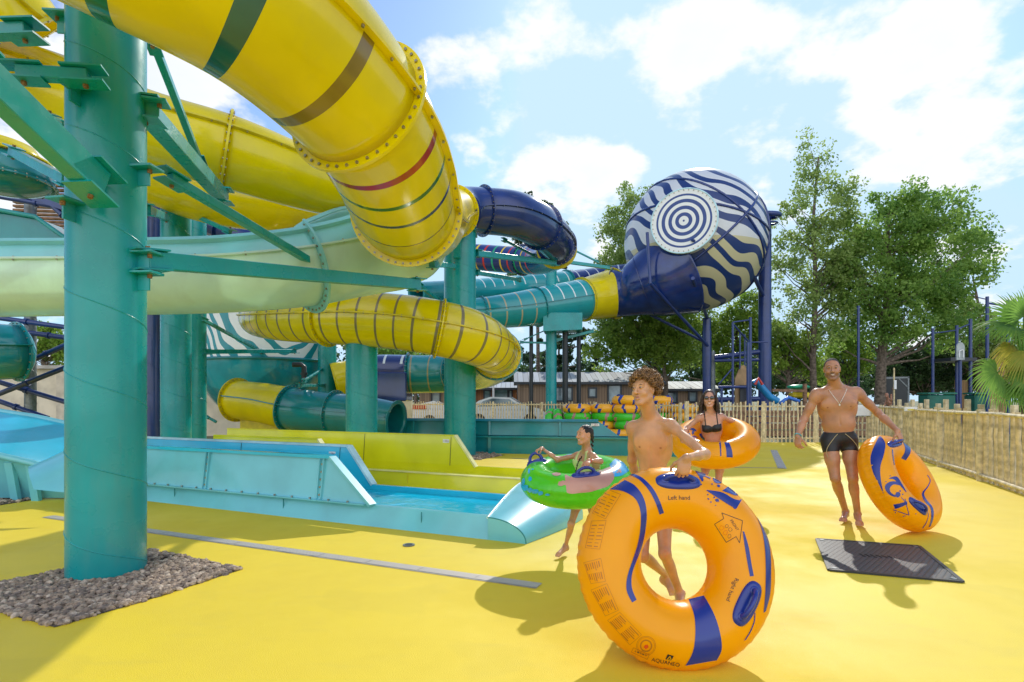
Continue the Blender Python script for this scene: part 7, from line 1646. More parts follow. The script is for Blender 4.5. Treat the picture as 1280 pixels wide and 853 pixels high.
def person(name, label, J, s, pal, res=.005, build=1.0, chestF=(0, -1, 0), pelvF=(0, -1, 0), bust=0.0, belly=0.0, muscle=1.0, hands=None, fine=True):
    """J: surveyed joints. pal: albedo dict. Returns (empty, helper dict)"""
    pr = Prims(); v = {k: Vector(a) for k, a in J.items() if k not in ('F', 'U', 'hs')}
    h = add_head(pr, v['head'], J['F'], J['U'], s * (J.get('hs') or 1.0))
    hx, hf, hu = fr3(J['F'], J['U']); hs = s * (J.get('hs') or 1.0)
    nk = v['neck']; b = build * s; m = muscle
    pr.cap(h(0, -.018, -.05), nk, .054 * b, .060 * b, .03); pr.cap(h(0, -.005, -.07), nk + Vector((0, 0, -.02)), .040 * b, .050 * b, .03)
    sc = (v['shL'] + v['shR']) / 2; pc = (v['hipL'] + v['hipR']) / 2; up = (sc - pc).normalized(); x, f_, u = fr3(Vector(chestF), up); f_ = (Vector(chestF) - up * Vector(chestF).dot(up)).normalized(); x = f_.cross(up).normalized(); u = up; R = Rm(x, f_, u)
    px2 = Vector(pelvF); px2 = (px2 - up * px2.dot(up)).normalized(); pxx = px2.cross(up).normalized(); R2 = Rm(pxx, px2, up); T_ = (sc - pc).length; sw = (v['shL'] - v['shR']).length / 2
    core = len(pr.p)
    pr.cap(v['shL'] - up * .015 * s, v['shR'] - up * .015 * s, .050 * b, None, .04)
    for sh in ('shL', 'shR'): pr.cap(nk - up * .01 * s - f_ * .012 * s, v[sh].lerp(nk, .22) + up * .004 * s, .040 * b, .030 * b * m, .04)
    pr.ell(sc - up * T_ * .27, (sw * .80, .098 * b, T_ * .34), R, .04); pr.ell(sc - up * T_ * .12 - f_ * .012 * s, (sw * .86, .085 * b, T_ * .18), R, .04)
    pr.ell(sc - up * T_ * .62 + f_ * .008 * s, (sw * .66 * (1 + belly * .5), (.088 + belly * .035) * b, T_ * .28), R, .05); pr.ell(pc + up * T_ * .08, (sw * .74 * (1 + .1 * bust), .098 * b, T_ * .19), R2, .05)
    for q in (-1, 1):
        pr.ell(sc + x * q * sw * .42 - up * T_ * .20 + f_ * .064 * b, (sw * .38, .032 * b * m, T_ * .115), R, .035)
        pr.ell(pc + pxx * q * .055 * s - px2 * .055 * b - up * .015 * s, (.070 * b, .06 * b, .075 * s), R2, .04)
        if bust: pr.ell(sc + x * q * sw * .42 - up * T_ * .25 + f_ * .088 * b, (.062 * b * bust, .052 * b * bust, .058 * b * bust), R, .03)
        pr.ell(sc + x * q * sw * .70 - up * T_ * .30 - f_ * .03 * s, (.04 * b, .05 * b, T_ * .2), R, .04)
    pr.cap(sc - up * T_ * .26 + f_ * .112 * b, sc - up * T_ * .62 + f_ * .104 * b, .004, None, .016, -1)
    pr.ell(pc + up * T_ * .30 + f_ * (.108 + belly * .035) * b, (.007 * s, .01 * s, .008 * s), R, .006, -1)
    for q in (-1, 1):  # collar bones
        sh = v['shL'] if (v['shL'] - sc).dot(x) * q > 0 else v['shR']; pr.cap(nk - up * .030 * s + f_ * .045 * b + x * q * .02 * s, sh.lerp(sc, .25) + f_ * .035 * b + up * .028 * s, .009 * s, .008 * s, .014)
    torso_end = len(pr.p)
    for (hp, kn, an, to) in (('hipL', 'knL', 'anL', 'toL'), ('hipR', 'knR', 'anR', 'toR')):
        A, K, N_, T3_ = v[hp], v[kn], v[an], v[to]; th = (K - A); tl = th.normalized(); sh_ = N_ - K; bk = -(pxx.cross(tl)).normalized() if False else None
        back = -px2; back = (back - tl * back.dot(tl)).normalized(); sn = sh_.normalized(); bs = -px2; bs = (bs - sn * bs.dot(sn)).normalized()
        pr.cap(A - up * .0, A.lerp(K, .5), .082 * b, .068 * b, .05); pr.cap(A.lerp(K, .45), K, .068 * b, .048 * b, .03); pr.ell(A.lerp(K, .45) - back * .022 * s, (.05 * b, .045 * b, th.length * .28), Rm(*(lambda z: (z.orthogonal().normalized(), z.cross(z.orthogonal().normalized()), z))(tl)), .03)
        pr.ell(K - bs * .014 * s, (.040 * b, .036 * b, .046 * s), Rm(pxx, px2, Vector((0, 0, 1))), .02)
        pr.cap(K, N_, .044 * b, .030 * b, .02); pr.ell(K.lerp(N_, .30) + bs * .022 * b, (.042 * b * m, .042 * b * m, sh_.length * .24), Rm(*(lambda z: (z.orthogonal().normalized(), z.cross(z.orthogonal().normalized()), z))(sn)), .03)
        fx = sn.cross(bs).normalized()
        for q in (-1, 1): pr.ell(N_ + fx * q * .024 * s, .013 * s, None, .012)
        add_foot(pr, N_, T3_, s)
    leg_end = len(pr.p)
    for (sh, el, wr) in (('shL', 'elL', 'wrL'), ('shR', 'elR', 'wrR')):
        A, E_, W_ = v[sh], v[el], v[wr]; ua = (E_ - A); ul = ua.normalized(); fa_ = (W_ - E_); fl = fa_.normalized()
        pr.ell(A, (.056 * b * m, .054 * b * m, .056 * b * m), None, .035); pr.ell(A.lerp(E_, .16), .050 * b * m, None, .03)
        pr.cap(A, E_, .043 * b * m, .036 * b, .025); Rz = Rm(*(lambda z: (z.orthogonal().normalized(), z.cross(z.orthogonal().normalized()), z))(ul)); pr.ell(A.lerp(E_, .55), (.042 * b * m, .042 * b * m, ua.length * .24), Rz, .02)
        pr.ell(E_, .034 * b, None, .02); pr.cap(E_, E_.lerp(W_, .4), .036 * b, .036 * b * (m * .5 + .5), .02); pr.cap(E_.lerp(W_, .35), W_, .036 * b * (m * .5 + .5), .0235 * b, .02)
        Rf = Rm(*(lambda z: (z.orthogonal().normalized(), z.cross(z.orthogonal().normalized()), z))(fl)); pr.ell(W_, (.027 * s, .022 * s, .028 * s), Rf, .015)
    tips = {}
    for k, kw in (hands or {}).items(): tips[k] = add_hand(pr, v[k], s=s, **kw)
    fz = None
    if fine:
        hc = np.array(v['head']); fz = [(hc - .13 * hs, hc + .14 * hs, res * .6)]
        for k in (hands or {}): w = np.array(v[k]) + np.array(Vector(hands[k]['d']).normalized()) * .08 * s; fz.append((w - .10 * s, w + .10 * s, res * .75))
    ax, ay, az = grid(pr.p, res, fz); f = field(pr.p, ax, ay, az); V_, F__ = nets(f, ax, ay, az); V_ = smooth(V_, F__, 2, .4)
    # albedo marks
    base = np.array(pal['skin']); col = np.tile(base, (len(V_), 1)); Xh = np.stack([np.dot(V_ - np.array(v['head']), np.array(a)) / hs for a in (hx, hf, hu)], 1)
    def put(mask, c_, w_=1.0):
        m_ = np.clip(mask, 0, 1)[:, None] * w_; col[:] = col * (1 - m_) + np.array(c_) * m_
    def soft(d_, r_): return np.clip(1.5 - d_ / r_ * 1.5 + .0, 0, 1)
    X, Yh, Zh = Xh[:, 0], Xh[:, 1], Xh[:, 2]; front = (Yh > .055) & (np.abs(X) < .07) & (np.abs(Zh) < .13)
    put(front * soft(np.sqrt((X / .026) ** 2 + ((Zh + .0605 - np.abs(X) * .15) / .0135) ** 2), 1.0), pal.get('lips', base * np.array([1.05, .6, .6])))
    if pal.get('teeth'): put(front * soft(np.sqrt((X / .023) ** 2 + ((Zh + .0600 - np.abs(X) * .22) / .0056) ** 2), 1.0) * 1.5, (.75, .72, .66))
    for q in (-1, 1): put(front * soft(np.sqrt(((X - q * .032) / .020) ** 2 + ((Zh - .037 + np.abs(X - q * .028) * .18) / .0055) ** 2), 1.0), pal['brow'], .9)
    for q in (-1, 1): put(front * soft(np.sqrt(((X - q * .032) / .0175) ** 2 + ((Zh - .0175 + np.abs(X - q * .030) * .25) / .0042) ** 2), 1.0), np.array(pal['brow']), .85); put(front * soft(np.sqrt(((X - q * .0135) / .005) ** 2 + ((Zh + .0345) / .003) ** 2), 1.0), base * .35)
    if pal.get('beard'): put(((Yh > .01) & (np.abs(X) < .09)) * np.clip((-.030 - Zh) / .012, 0, 1) * (Zh > -.14) * (1 - soft(np.sqrt((X / .024) ** 2 + ((Zh + .0605) / .012) ** 2), 1.0)) * (1 - (np.abs(Zh + .03) < .012) * (np.abs(X) > .02)), pal['beard'], .42)
    if pal.get('scalp') is not None: put((np.clip((Zh - .052 + np.clip(-Yh, -.2, .2) * .65) / .01, 0, 1)) * (Zh > -.06), pal['scalp'], .95)
    if not bust and not pal.get('nonip'):
        for q in (-1, 1):
            c_ = np.array(sc + x * q * sw * .50 - up * T_ * .26 + f_ * .1 * b); d_ = np.linalg.norm((V_ - c_) - np.outer((V_ - c_) @ np.array(f_), np.array(f_)), axis=1); put(soft(d_, .012 * s) * ((V_ - np.array(sc)) @ np.array(f_) > .04) , base * np.array([.55, .42, .40]))
    for k, w in (hands or {}).items():
        c_ = np.array(v[k]) + np.array(Vector(w['d']).normalized()) * .09 * s; put(np.clip(1 - np.linalg.norm(V_ - c_, axis=1) / (.09 * s), 0, 1) * .5, base * np.array([1.08, .92, .86]))
    for kk in ('knL', 'knR', 'elL', 'elR'): put(np.clip(1 - np.linalg.norm(V_ - np.array(v[kk]), axis=1) / (.05 * s), 0, 1), base * np.array([.80, .68, .62]), .45)
    org = Vector((pc.x, pc.y, 0)); e = empty(name, org, label, 'person'); bo = np_mesh('body', V_, F__, e, SKIN, col)
    # eyes
    EW = mat('eye_white', (.42, .38, .35), .3, .02); EI = mat('iris_brown', (.05, .022, .01), .1)
    for q in (-1, 1):
        mb = MB(); c_ = h(q * .031, .0868, .0125); mb.ball(c_, (.0115 * hs, .0105 * hs, .0045 * hs), EW, 14, 10, R=Matrix(Rm(hx, hf, hu).tolist())); mb.ball(c_ + hf * .0050 * hs, (.0062 * hs, .0062 * hs, .0058 * hs), EI, 12, 8); mb.build('eye', e)
    return e, dict(pr=pr.p, core=core, torso_end=torso_end, leg_end=leg_end, x=x, f=f_, up=up, sc=sc, pc=pc, T=T_, sw=sw, h=h, hs=hs, hx=hx, hf=hf, hu=hu, v=v, px=pxx, pf=px2, b=b, s=s, tips=tips)
def garment(e, D, name, sel, t, region, mt, res=.005, extra=None):
    pr = [D['pr'][i] for i in sel]; ax, ay, az = grid(pr, res, None, .03); f = field(pr, ax, ay, az) - t
    g_ = region(ax[:, None, None], ay[None, :, None], az[None, None, :]).astype(np.float32); f = np.maximum(f, g_); V_, F__ = nets(f, ax, ay, az); V_ = smooth(V_, F__, 1, .4)
    return np_mesh(name, V_, F__, e, mt)
def plane(p, n_): p = Vector(p); n_ = Vector(n_).normalized(); return lambda X, Y, Z: (X - p.x) * n_.x + (Y - p.y) * n_.y + (Z - p.z) * n_.z
def cloth(name, c, bump=.3, rough=.8, sc=60): return mat(name, c, rough, .12, 12, bump=bump, bscale=sc)

# ---- boy
BY = 3.65
J = dict(head=P(805, 488, 3.58), F=(-.74, -.67, .05), U=(-.06, .02, 1), neck=P(813, 520, 3.66), shL=P(791, 534, 3.74), shR=P(839, 532, 3.57), elR=P(880, 567, 3.46), wrR=P(858, 582, 3.21), elL=P(790, 575, 3.86), wrL=P(796, 606, 3.98),
         hipL=P(806, 617, 3.80), hipR=P(829, 617, 3.72), knR=P(831, 692, 3.52), anR=P(850, 741, 3.62), toR=P(852, 762, 3.44), knL=P(803, 694, 3.56), anL=P(833, 738, 3.86), toL=P(842, 752, 3.80))
J['anR'].z = .10; J['toR'].z = .03; J['anL'].z = max(.14, J['anL'].z); J['toL'].z = .03
J['hs'] = .93
J['wrR'] = H1[0] + H1[2] * .052 + Vector((.018, .01, .058)); wr = J['wrR']; hp, hd, hn = H1; J['elR'] = P(881, 568, 3.30)
pal = dict(skin=(.60, .315, .16), lips=(.45, .17, .12), brow=(.07, .035, .015))
boy, D = person('person', 'curly-haired bare-chested boy in dark shorts looking left and holding a big orange ring', J, .90, pal, res=.0045, build=.86, chestF=(-.42, -.9, 0), pelvF=(-.2, -.95, 0), muscle=.82,
    hands={'wrR': dict(d=(H1[0] + H1[2] * .042 - wr), n_=-hn, th=(-1, -.1, -.1), curl=(.85, .9, .92, .95), thumbin=.5), 'wrL': dict(d=(.15, .3, -1), n_=(1, 0, 0), th=(-.3, -1, 0), curl=.5)})
SHB = cloth('black_swim_fabric', (.012, .012, .016), .15, .5)
sel = list(range(D['core'], D['leg_end']))
def shorts_region(D, waist, leg, sl=1.0):
    a = plane(D['pc'] + D['up'] * waist, D['up']); vs = [(D['v']['hipL'], D['v']['knL']), (D['v']['hipR'], D['v']['knR'])]
    mid = D['pc']; sd = D['px']
    pl = []
    for A, K in vs: t = (K - A).normalized(); pl.append((plane(A + t * leg, t), (A - mid).dot(sd)))
    def reg(X, Y, Z):
        g_ = a(X, Y, Z); s_ = (X - mid.x) * sd.x + (Y - mid.y) * sd.y + (Z - mid.z) * sd.z; q = np.where((s_ > 0) == (pl[0][1] > 0), pl[0][0](X, Y, Z), pl[1][0](X, Y, Z)); return np.maximum(g_, q)
    return reg
garment(boy, D, 'swim_shorts', sel, .010, shorts_region(D, .085, .215), SHB)
garment(boy, D, 'orange_trim', sel, .0115, (lambda r1, p1: (lambda X, Y, Z: np.maximum(r1(X, Y, Z), -p1(X, Y, Z))))(shorts_region(D, -.135, .205), shorts_region(D, -.10, .165)), mat('coral_trim', (.75, .12, .04), .6)) if False else None
# curls
def curls(e, D, n, region, r0, thick, mt, capr, seed=3, out=.012, ncap=None):
    rd = random.Random(seed); h = D['h']; hs = D['hs']; mb = MB(); Rh = Rm(D['hx'], D['hf'], D['hu'])
    mb.ball(h(0, -.022, .040), tuple(a * hs * .86 for a in capr), mt, 28, 18, R=Matrix(Rh.tolist())); k = 0
    while k < n:
        v = Vector((rd.gauss(0, 1), rd.gauss(0, 1), rd.gauss(0, 1))).normalized()
        if not region(v): continue
        k += 1; q = Vector((v.x * capr[0], v.y * capr[1], v.z * capr[2])); q = q * (1 + rd.uniform(-.10, out * 10)); c = h(q.x, -.022 + q.y, .040 + q.z); ax_ = Vector((rd.gauss(0, 1), rd.gauss(0, 1), rd.gauss(0, 1))).normalized(); a = ax_.orthogonal().normalized(); b_ = ax_.cross(a); r = r0 * rd.uniform(.6, 1.2); ph = rd.uniform(0, 6); tn = rd.uniform(1.0, 1.7)
        pts = [c + (a * math.cos(ph + t * tn * 2 * PI) + b_ * math.sin(ph + t * tn * 2 * PI)) * r * (1 - .2 * t) + ax_ * (t - .5) * r * 1.5 for t in [i / 9 for i in range(10)]]; mb.tube(pts, thick, 4, mt)
    return mb.build('hair', e, fix=False)
HB = mat('brown_curls', (.22, .115, .045), .5, .3, 40); HB2 = mat('light_brown_curls', (.34, .19, .08), .5, .3, 40)
curls(boy, D, 1150, lambda v: v.z > -.52 + max(0, v.y) * 1.25 and not (v.y > .45 and v.z < .14 ) and not (abs(v.x) > .80 and v.z < -.15 and v.y > -.05), .0135, .0030, HB, (.088, .106, .096), out=.03)
curls(boy, D, 260, lambda v: v.z > .15 + max(0, v.y) * .3, .013, .0024, HB2, (.088, .106, .096), seed=8, out=.036) 

# ---- girl
J = dict(head=P(731, 544, 4.72), F=(-.88, -.46, .02), U=(-.08, 0, 1), neck=P(733, 562, 4.76), shL=P(724, 569, 4.93), shR=P(741, 571, 4.64), elL=P(697, 575, 4.95), wrL=P(674, 570, 4.95), elR=P(748, 579, 4.50), wrR=P(732, 578, 4.36),
         hipL=P(728, 611, 4.88), hipR=P(740, 611, 4.74), knL=P(714, 655, 4.72), anL=P(707, 684, 4.86), toL=P(695, 697, 4.72), knR=P(742, 655, 4.70), anR=P(756, 672, 5.10), toR=P(758, 690, 5.15))
J['hs'] = 1.05; J['toL'].z = .02; J['anL'].z = .085; J['anR'].z = .2; J['toR'].z = .06
pal = dict(skin=(.54, .27, .145), lips=(.40, .14, .10), brow=(.03, .015, .01), teeth=True, nonip=True)
hg = H4a[0]; hb = H4b[0]
J['wrR'] = hg + Vector((.035, .075, .045)); J['elR'] = J['wrR'].lerp(J['shR'], .5) + Vector((.075, -.01, -.02)); J['wrL'] = hb + Vector((.07, .04, .04))
girl, D = person('person', 'laughing girl with dark braids in a pale yellow swimsuit running left inside a green ring', J, .66, pal, res=.005, build=.83, chestF=(-.8, -.55, 0), pelvF=(-.8, -.5, 0), muscle=.78,
    hands={'wrR': dict(d=(hg - J['wrR']) + Vector((0, 0, .02)), n_=(-.2, -.3, -1), th=(-1, .2, 0), curl=1.0), 'wrL': dict(d=(hb - J['wrL']) + Vector((0, 0, .02)), n_=(0, -.2, -1), th=(.2, -1, 0), curl=.95)})
SWY = cloth('pale_yellow_swim_fabric', (.62, .68, .28), .1, .6)
def suit(D, top, straps=True):
    a = plane(D['sc'] - D['up'] * D['T'] * top, D['up']); lg = shorts_region(D, 9, .055 * D['s'] / .66); sc, x, f_, up, sw, T_ = D['sc'], D['x'], D['f'], D['up'], D['sw'], D['T']
    def reg(X, Y, Z):
        s_ = np.abs((X - sc.x) * x.x + (Y - sc.y) * x.y + (Z - sc.z) * x.z); uu = (X - sc.x) * up.x + (Y - sc.y) * up.y + (Z - sc.z) * up.z
        st_ = np.maximum(np.abs(s_ - sw * .42) - .014, uu - .06); arm = s_ - sw * .80
        return np.maximum(np.minimum(a(X, Y, Z), st_), np.maximum(lg(X, Y, Z), np.where(uu > -T_ * .35, arm, -1)))
    return reg
garment(girl, D, 'swimsuit', sel, .006, suit(D, .13), SWY)
mb = MB(); PKP = mat('pink_print', (.75, .25, .25), .6)
for k in range(14):
    c = D['sc'] - D['up'] * D['T'] * random.uniform(.38, .62) + D['f'] * (.098 * D['b'] + .004) + D['x'] * random.uniform(-.06, .06); mb.ball(c, (.010, .006, .006), PKP, 8, 6)
mb.build('suit_print', girl)
HD = mat('black_hair', (.012, .009, .008), .4, .3, 60, bump=.9, bscale=90)
h = D['h']; hs = D['hs']; Rh = Matrix(Rm(D['hx'], D['hf'], D['hu']).tolist())
hp_ = Prims(); R_ = Rm(D['hx'], D['hf'], D['hu'])
hp_.ell(h(0, -.020, .038), (.079 * hs, .094 * hs, .088 * hs), R_, .01); hp_.ell(h(0, -.075, -.01), (.05 * hs, .035 * hs, .05 * hs), R_, .02); hp_.ell(h(0, .096, -.022), (.11 * hs, .066 * hs, .100 * hs), R_, .012, -1); hp_.ell(h(.08, .01, -.035), (.03 * hs, .05 * hs, .05 * hs), R_, .01, -1); hp_.ell(h(-.08, .01, -.035), (.03 * hs, .05 * hs, .05 * hs), R_, .01, -1)
ax, ay, az = grid(hp_.p, .0035); V_, F__ = nets(field(hp_.p, ax, ay, az), ax, ay, az)
d_ = V_ - np.array(D['v']['head']); q_ = d_ @ np.array(D['hx']); V_ = V_ + (d_ / np.linalg.norm(d_, axis=1)[:, None]) * (np.cos(q_ * 420)[:, None] * .0011); hair = np_mesh('hair', V_, F__, girl, HD)
def braid(pts, r, name, parent, mt=HD):
    mb = MB(); pts = [Vector(p) for p in pts]; L_ = sum((b_ - a).length for a, b_ in zip(pts[:-1], pts[1:])); n = max(6, int(L_ / (r * 1.1)))
    cm = catmull([(p, 1) for p in pts], .01)
    for i in range(n):
        c = cm[int(i / n * (len(cm) - 1))][0]; c2 = cm[min(len(cm) - 1, int(i / n * (len(cm) - 1)) + 3)][0]; d = (c2 - c).normalized() if (c2 - c).length > 1e-6 else Vector((0, 0, -1)); s_ = d.orthogonal().normalized() * r * .45 * (1 if i % 2 else -1); rr = r * (1 - .35 * i / n); mb.ball(c + s_, (rr * .8, rr * .8, rr * 1.15), mt, 8, 6, R=Matrix((d.orthogonal().normalized(), d.cross(d.orthogonal().normalized()), d)).transposed())
    mb.build(name, parent)
braid([h(0, -.105, -.005), h(.01, -.125, -.045), h(.02, -.125, -.10), h(.03, -.13, -.17), h(.03, -.135, -.215)], .0145, 'braid', girl)
braid([D['sc'] + D['up'] * .02 + D['f'] * .01 - D['x'] * .0, D['sc'] - D['up'] * .03 + D['f'] * .085 - D['x'] * .005, D['sc'] - D['up'] * .12 + D['f'] * .11 + D['x'] * .01, D['sc'] - D['up'] * .20 + D['f'] * .115 + D['x'] * .02], .0075, 'cord', girl)
def band(p, ax_, r, w_, mt, name, parent): mb = MB(); a = Vector(ax_).normalized(); u_ = a.orthogonal().normalized(); v_ = a.cross(u_); mb.tube([Vector(p) + (u_ * math.cos(t) + v_ * math.sin(t)) * r for t in [2 * PI * i / 24 for i in range(25)]], w_, 6, mt, caps=False); mb.build(name, parent)
vv = D['v']; band(vv['wrR'].lerp(vv['elR'], .08), vv['wrR'] - vv['elR'], .0195, .004, M['red'], 'wristband', girl)

# ---- man
MY = 6.1
J = dict(head=P(1040, 462, 6.0), F=(-.44, -.89, .0), U=(-.02, 0, 1), neck=P(1044, 481, 6.08), shL=P(1021, 493, 6.08), shR=P(1071, 491, 6.08), elL=P(1005, 524, 6.14), wrL=P(997, 546, 6.02), elR=P(1097, 516, 6.10), wrR=P(1116, 536, 5.98),
         hipL=P(1037, 552, 6.12), hipR=P(1061, 552, 6.12), knL=P(1044, 598, 6.02), anL=P(1057, 637, 6.28), toL=P(1053, 651, 6.02), knR=P(1066, 598, 5.98), anR=P(1072, 641, 6.04), toR=P(1075, 657, 5.84))
J['anL'].z = .10; J['toL'].z = .03; J['anR'].z = .12; J['toR'].z = .03
hg = H2[0]; J['wrR'] = hg + Vector((-.02, .03, .095)); J['hs'] = 1.0
pal = dict(skin=(.47, .225, .125), lips=(.36, .13, .10), brow=(.02, .012, .01), teeth=True, beard=(.03, .02, .016), scalp=(.03, .022, .018))
man, D = person('person', 'smiling bare-chested man in black swim trunks walking with an orange ring in one hand', J, 1.02, pal, res=.0065, build=1.02, chestF=(-.36, -.93, 0), pelvF=(-.30, -1, 0), belly=.30, muscle=1.08,
    hands={'wrR': dict(d=(hg - J['wrR']) + Vector((.01, -.01, -.03)), n_=(-.4, .9, 0), th=(-1, -.4, 0), curl=.9), 'wrL': dict(d=(-.1, -.25, -1), n_=(.8, .5, 0), th=(.5, -.8, 0), curl=.75)})
garment(man, D, 'swim_trunks', sel, .005, shorts_region(D, .115, .12), SHB, .006)
GLD = mat('sand_piping', (.45, .36, .20), .6)
mb = MB()
for q in (-1, 1):
    pts = []
    for t in [i / 14 for i in range(15)]:
        p = D['pc'] + D['px'] * q * (.035 + .125 * math.sin(t * PI * .62)) + D['up'] * (.10 - .24 * t) + D['pf'] * .2
        pts.append(p)
    # drop each onto the cloth
    pp = []
    for p in pts:
        for k in range(60):
            ds = min(float(dist(D['pr'][i], np.array(p.x), np.array(p.y), np.array(p.z))) for i in sel if D['pr'][i][6] == 1)
            if ds < .018: break
            p = p - D['pf'] * max(.002, (ds - .016) * .7)
        pp.append(p)
    mb.tube(pp, .0035, 5, GLD, caps=False)
mb.build('trunk_piping', man)
# cropped hair cap, necklace, wristband
h = D['h']; hs = D['hs']; hp_ = Prims(); R_ = Rm(D['hx'], D['hf'], D['hu'])
hp_.ell(h(0, -.017, .034), (.0758 * hs, .0945 * hs, .0875 * hs), R_, .01); hp_.ell(h(0, .092, -.005), (.10 * hs, .066 * hs, .100 * hs), R_, .012, -1); hp_.ell(h(0, -.02, -.09), (.12 * hs, .12 * hs, .07 * hs), R_, .012, -1)
ax, ay, az = grid(hp_.p, .005); V_, F__ = nets(field(hp_.p, ax, ay, az), ax, ay, az); np_mesh('hair', V_, F__, man, mat('cropped_hair', (.03, .024, .02), .8, .3, 200, bump=1, bscale=260))
mb = MB(); pts = []
for t in [i / 20 for i in range(21)]:
    a = (t - .5) * 2; p = D['sc'] + D['x'] * a * .085 + D['up'] * (.055 - .155 * (1 - abs(a)) ** .9) + D['f'] * (.075 + .055 * (1 - abs(a) ** 2)); pts.append(p)
mb.tube(pts, .0028, 5, mat('silver', (.7, .68, .6), .25, metal=.9), caps=False); mb.ball(pts[10] - D['up'] * .012, (.010, .006, .012), mat('shell_pendant', (.75, .70, .62), .3), 10, 8); mb.build('necklace', man)
vv = D['v']; band(vv['wrL'].lerp(vv['elL'], .06), vv['wrL'] - vv['elL'], .031, .006, mat('turquoise_band', (.05, .4, .5), .5), 'wristband', man)

# ---- woman
J = dict(head=P(886.5, 499, 7.0), F=(-.32, -.95, .04), U=(0, 0, 1), neck=P(888, 515, 7.05), shL=P(874.5, 522, 7.06), shR=P(902, 521, 7.06), elL=P(860, 535, 7.10), wrL=P(852, 546, 6.95), elR=P(921, 529, 7.16), wrR=P(935, 541, 7.04),
         hipL=P(884, 570, 7.16), hipR=P(901, 570, 7.16), knL=P(880, 600, 6.95), anL=P(886, 630, 7.2), toL=P(882, 640, 6.95), knR=P(898, 603, 7.05), anR=P(896, 622, 7.4), toR=P(897, 634, 7.3))
J['hs'] = 1.04; J['toL'].z = .02; J['anL'].z = .08; J['anR'].z = .18; J['toR'].z = .05
wR = T3r.pt(0, 0); 
pal = dict(skin=(.60, .31, .20), lips=(.55, .16, .12), brow=(.05, .03, .02), teeth=True)
woman, D = person('person', 'woman with long dark wavy hair, sunglasses and a black bikini top inside an orange ring', J, .90, pal, res=.006, build=.88, chestF=(-.28, -.96, 0), pelvF=(-.2, -1, 0), bust=1.0, muscle=.8,
    hands={'wrR': dict(d=(.35, -.5, -.6), n_=(-.7, -.3, -.3), th=(-.3, -1, .2), curl=.4), 'wrL': dict(d=(-.1, -.7, -.5), n_=(.6, -.1, -.5), th=(.4, -.8, 0), curl=.4)})
def top_region(D):
    sc, x, up, sw, T_, f_ = D['sc'], D['x'], D['up'], D['sw'], D['T'], D['f']
    def reg(X, Y, Z):
        s_ = (X - sc.x) * x.x + (Y - sc.y) * x.y + (Z - sc.z) * x.z; uu = (X - sc.x) * up.x + (Y - sc.y) * up.y + (Z - sc.z) * up.z; sa = np.abs(s_)
        topl = -T_ * .155 - np.clip(.022 - np.abs(sa - sw * .42) * -.12, 0, .03) * 0 - .022 * np.exp(-(sa / .022) ** 2); cup = np.maximum(uu - topl, -T_ * .335 - uu); strap = np.maximum(np.maximum(np.abs(sa - sw * (.52 + .0)) - .006, uu - .08), -uu - T_ * .2); band_ = np.maximum(np.abs(uu + T_ * .30) - .016, -1)
        return np.maximum(np.minimum(np.minimum(cup, strap), band_), sa - sw * .84)
    return reg
garment(woman, D, 'bikini_top', sel, .007, top_region(D), SHB, .0045)
garment(woman, D, 'bikini_bottom', sel, .006, shorts_region(D, .03, .03), SHB, .006)
h = D['h']; hs = D['hs']; mb = MB(); HW = mat('dark_brown_hair', (.055, .028, .016), .4, .3, 30)
hp_ = Prims(); R_ = Rm(D['hx'], D['hf'], D['hu'])
hp_.ell(h(0, -.020, .036), (.082 * hs, .098 * hs, .094 * hs), R_, .01); hp_.ell(h(0, -.05, -.06), (.088 * hs, .055 * hs, .12 * hs), R_, .03); hp_.ell(h(0, .095, .0), (.062 * hs, .075 * hs, .100 * hs), R_, .012, -1); hp_.ell(h(0, .090, -.10), (.09 * hs, .085 * hs, .10 * hs), R_, .012, -1)
ax, ay, az = grid(hp_.p, .005); V_, F__ = nets(field(hp_.p, ax, ay, az), ax, ay, az); np_mesh('hair_cap', V_, F__, woman, HW)
rd = random.Random(5)
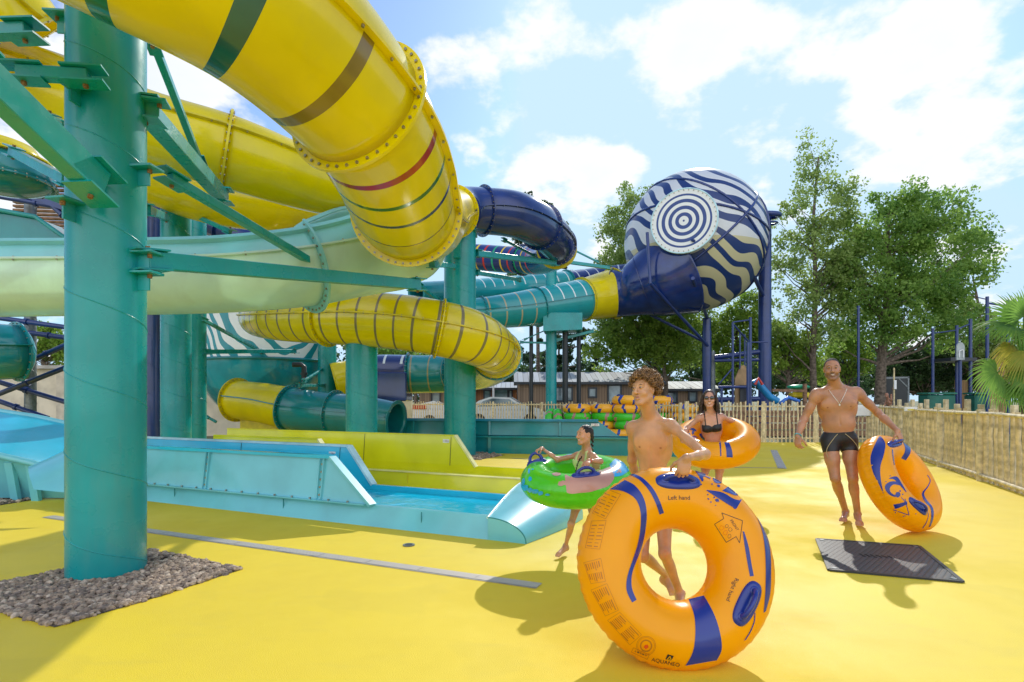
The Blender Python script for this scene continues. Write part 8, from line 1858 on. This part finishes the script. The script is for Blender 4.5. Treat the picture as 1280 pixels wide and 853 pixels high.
for k in range(190):
    a = rd.uniform(-1, 1) * 2.1; rt = rd.uniform(.85, 1.05); p0 = h(math.sin(a) * .075 * rt, -.02 - math.cos(a) * .085 * rt if abs(a) < 1.6 else .02, .06 + .05 * rd.random()); sx = math.sin(a); ln = rd.uniform(.17, .27); ph = rd.uniform(0, 6); pts = []
    for i in range(10):
        t = i / 9; pts.append(h(sx * (.084 + .045 * t) + .011 * math.sin(ph + t * 9), -.02 - math.cos(a) * .09 * (1 - .3 * t) + .03 * t * (1 if abs(a) > 1.3 else 0) + .007 * math.cos(ph + t * 10), .055 - t * ln))
    mb.tube(pts, .004, 4, HW, caps=False, radii=[.0055] * 7 + [.0045, .003, .001])
mb.build('hair', woman, fix=False)
sg = MB(); LB = mat('sunglass_lens', (.012, .013, .018), .05, coat=1)
for q in (-1, 1): sg.ball(h(q * .034, .096, .011), (.029 * hs, .009 * hs, .022 * hs), LB, 18, 10, R=Matrix(R_.tolist())); sg.tube([h(q * .058, .090, .018), h(q * .078, .02, .016)], .003, 5, LB)
sg.tube([h(-.012, .104, .016), h(.012, .104, .016)], .003, 5, LB); sg.build('sunglasses', woman)
# far visitor on the stage side
J = dict(head=P(1108.5, 494, 25), F=(-.9, -.4, .1), U=(-.4, 0, 1), neck=P(1110, 499, 25), shL=P(1108, 501, 25.1), shR=P(1114, 500, 24.9), elR=P(1114, 494, 24.9), wrR=P(1116, 488, 24.9), elL=P(1106, 506, 25.1), wrL=P(1104, 511, 25.1), hipL=P(1112, 514, 25), hipR=P(1117, 514, 25), knL=P(1111, 524, 25), anL=P(1112, 534, 25), toL=P(1110, 537, 24.9), knR=P(1116, 524, 25), anR=P(1117, 534, 25), toR=P(1115, 537, 24.9))
pal = dict(skin=(.42, .2, .12), lips=(.4, .15, .1), brow=(.03, .02, .01), scalp=(.03, .02, .015))
far, D = person('person', 'distant bather with one arm raised behind the right fence near the stage', J, .98, pal, res=.014, hands={'wrR': dict(d=(0, 0, 1), n_=(0, -1, 0), th=(-1, 0, 0), curl=.2)}, fine=False)
garment(far, D, 'swim_trunks', sel, .012, shorts_region(D, .11, .2), cloth('red_swim_fabric', (.45, .04, .05)), .012)
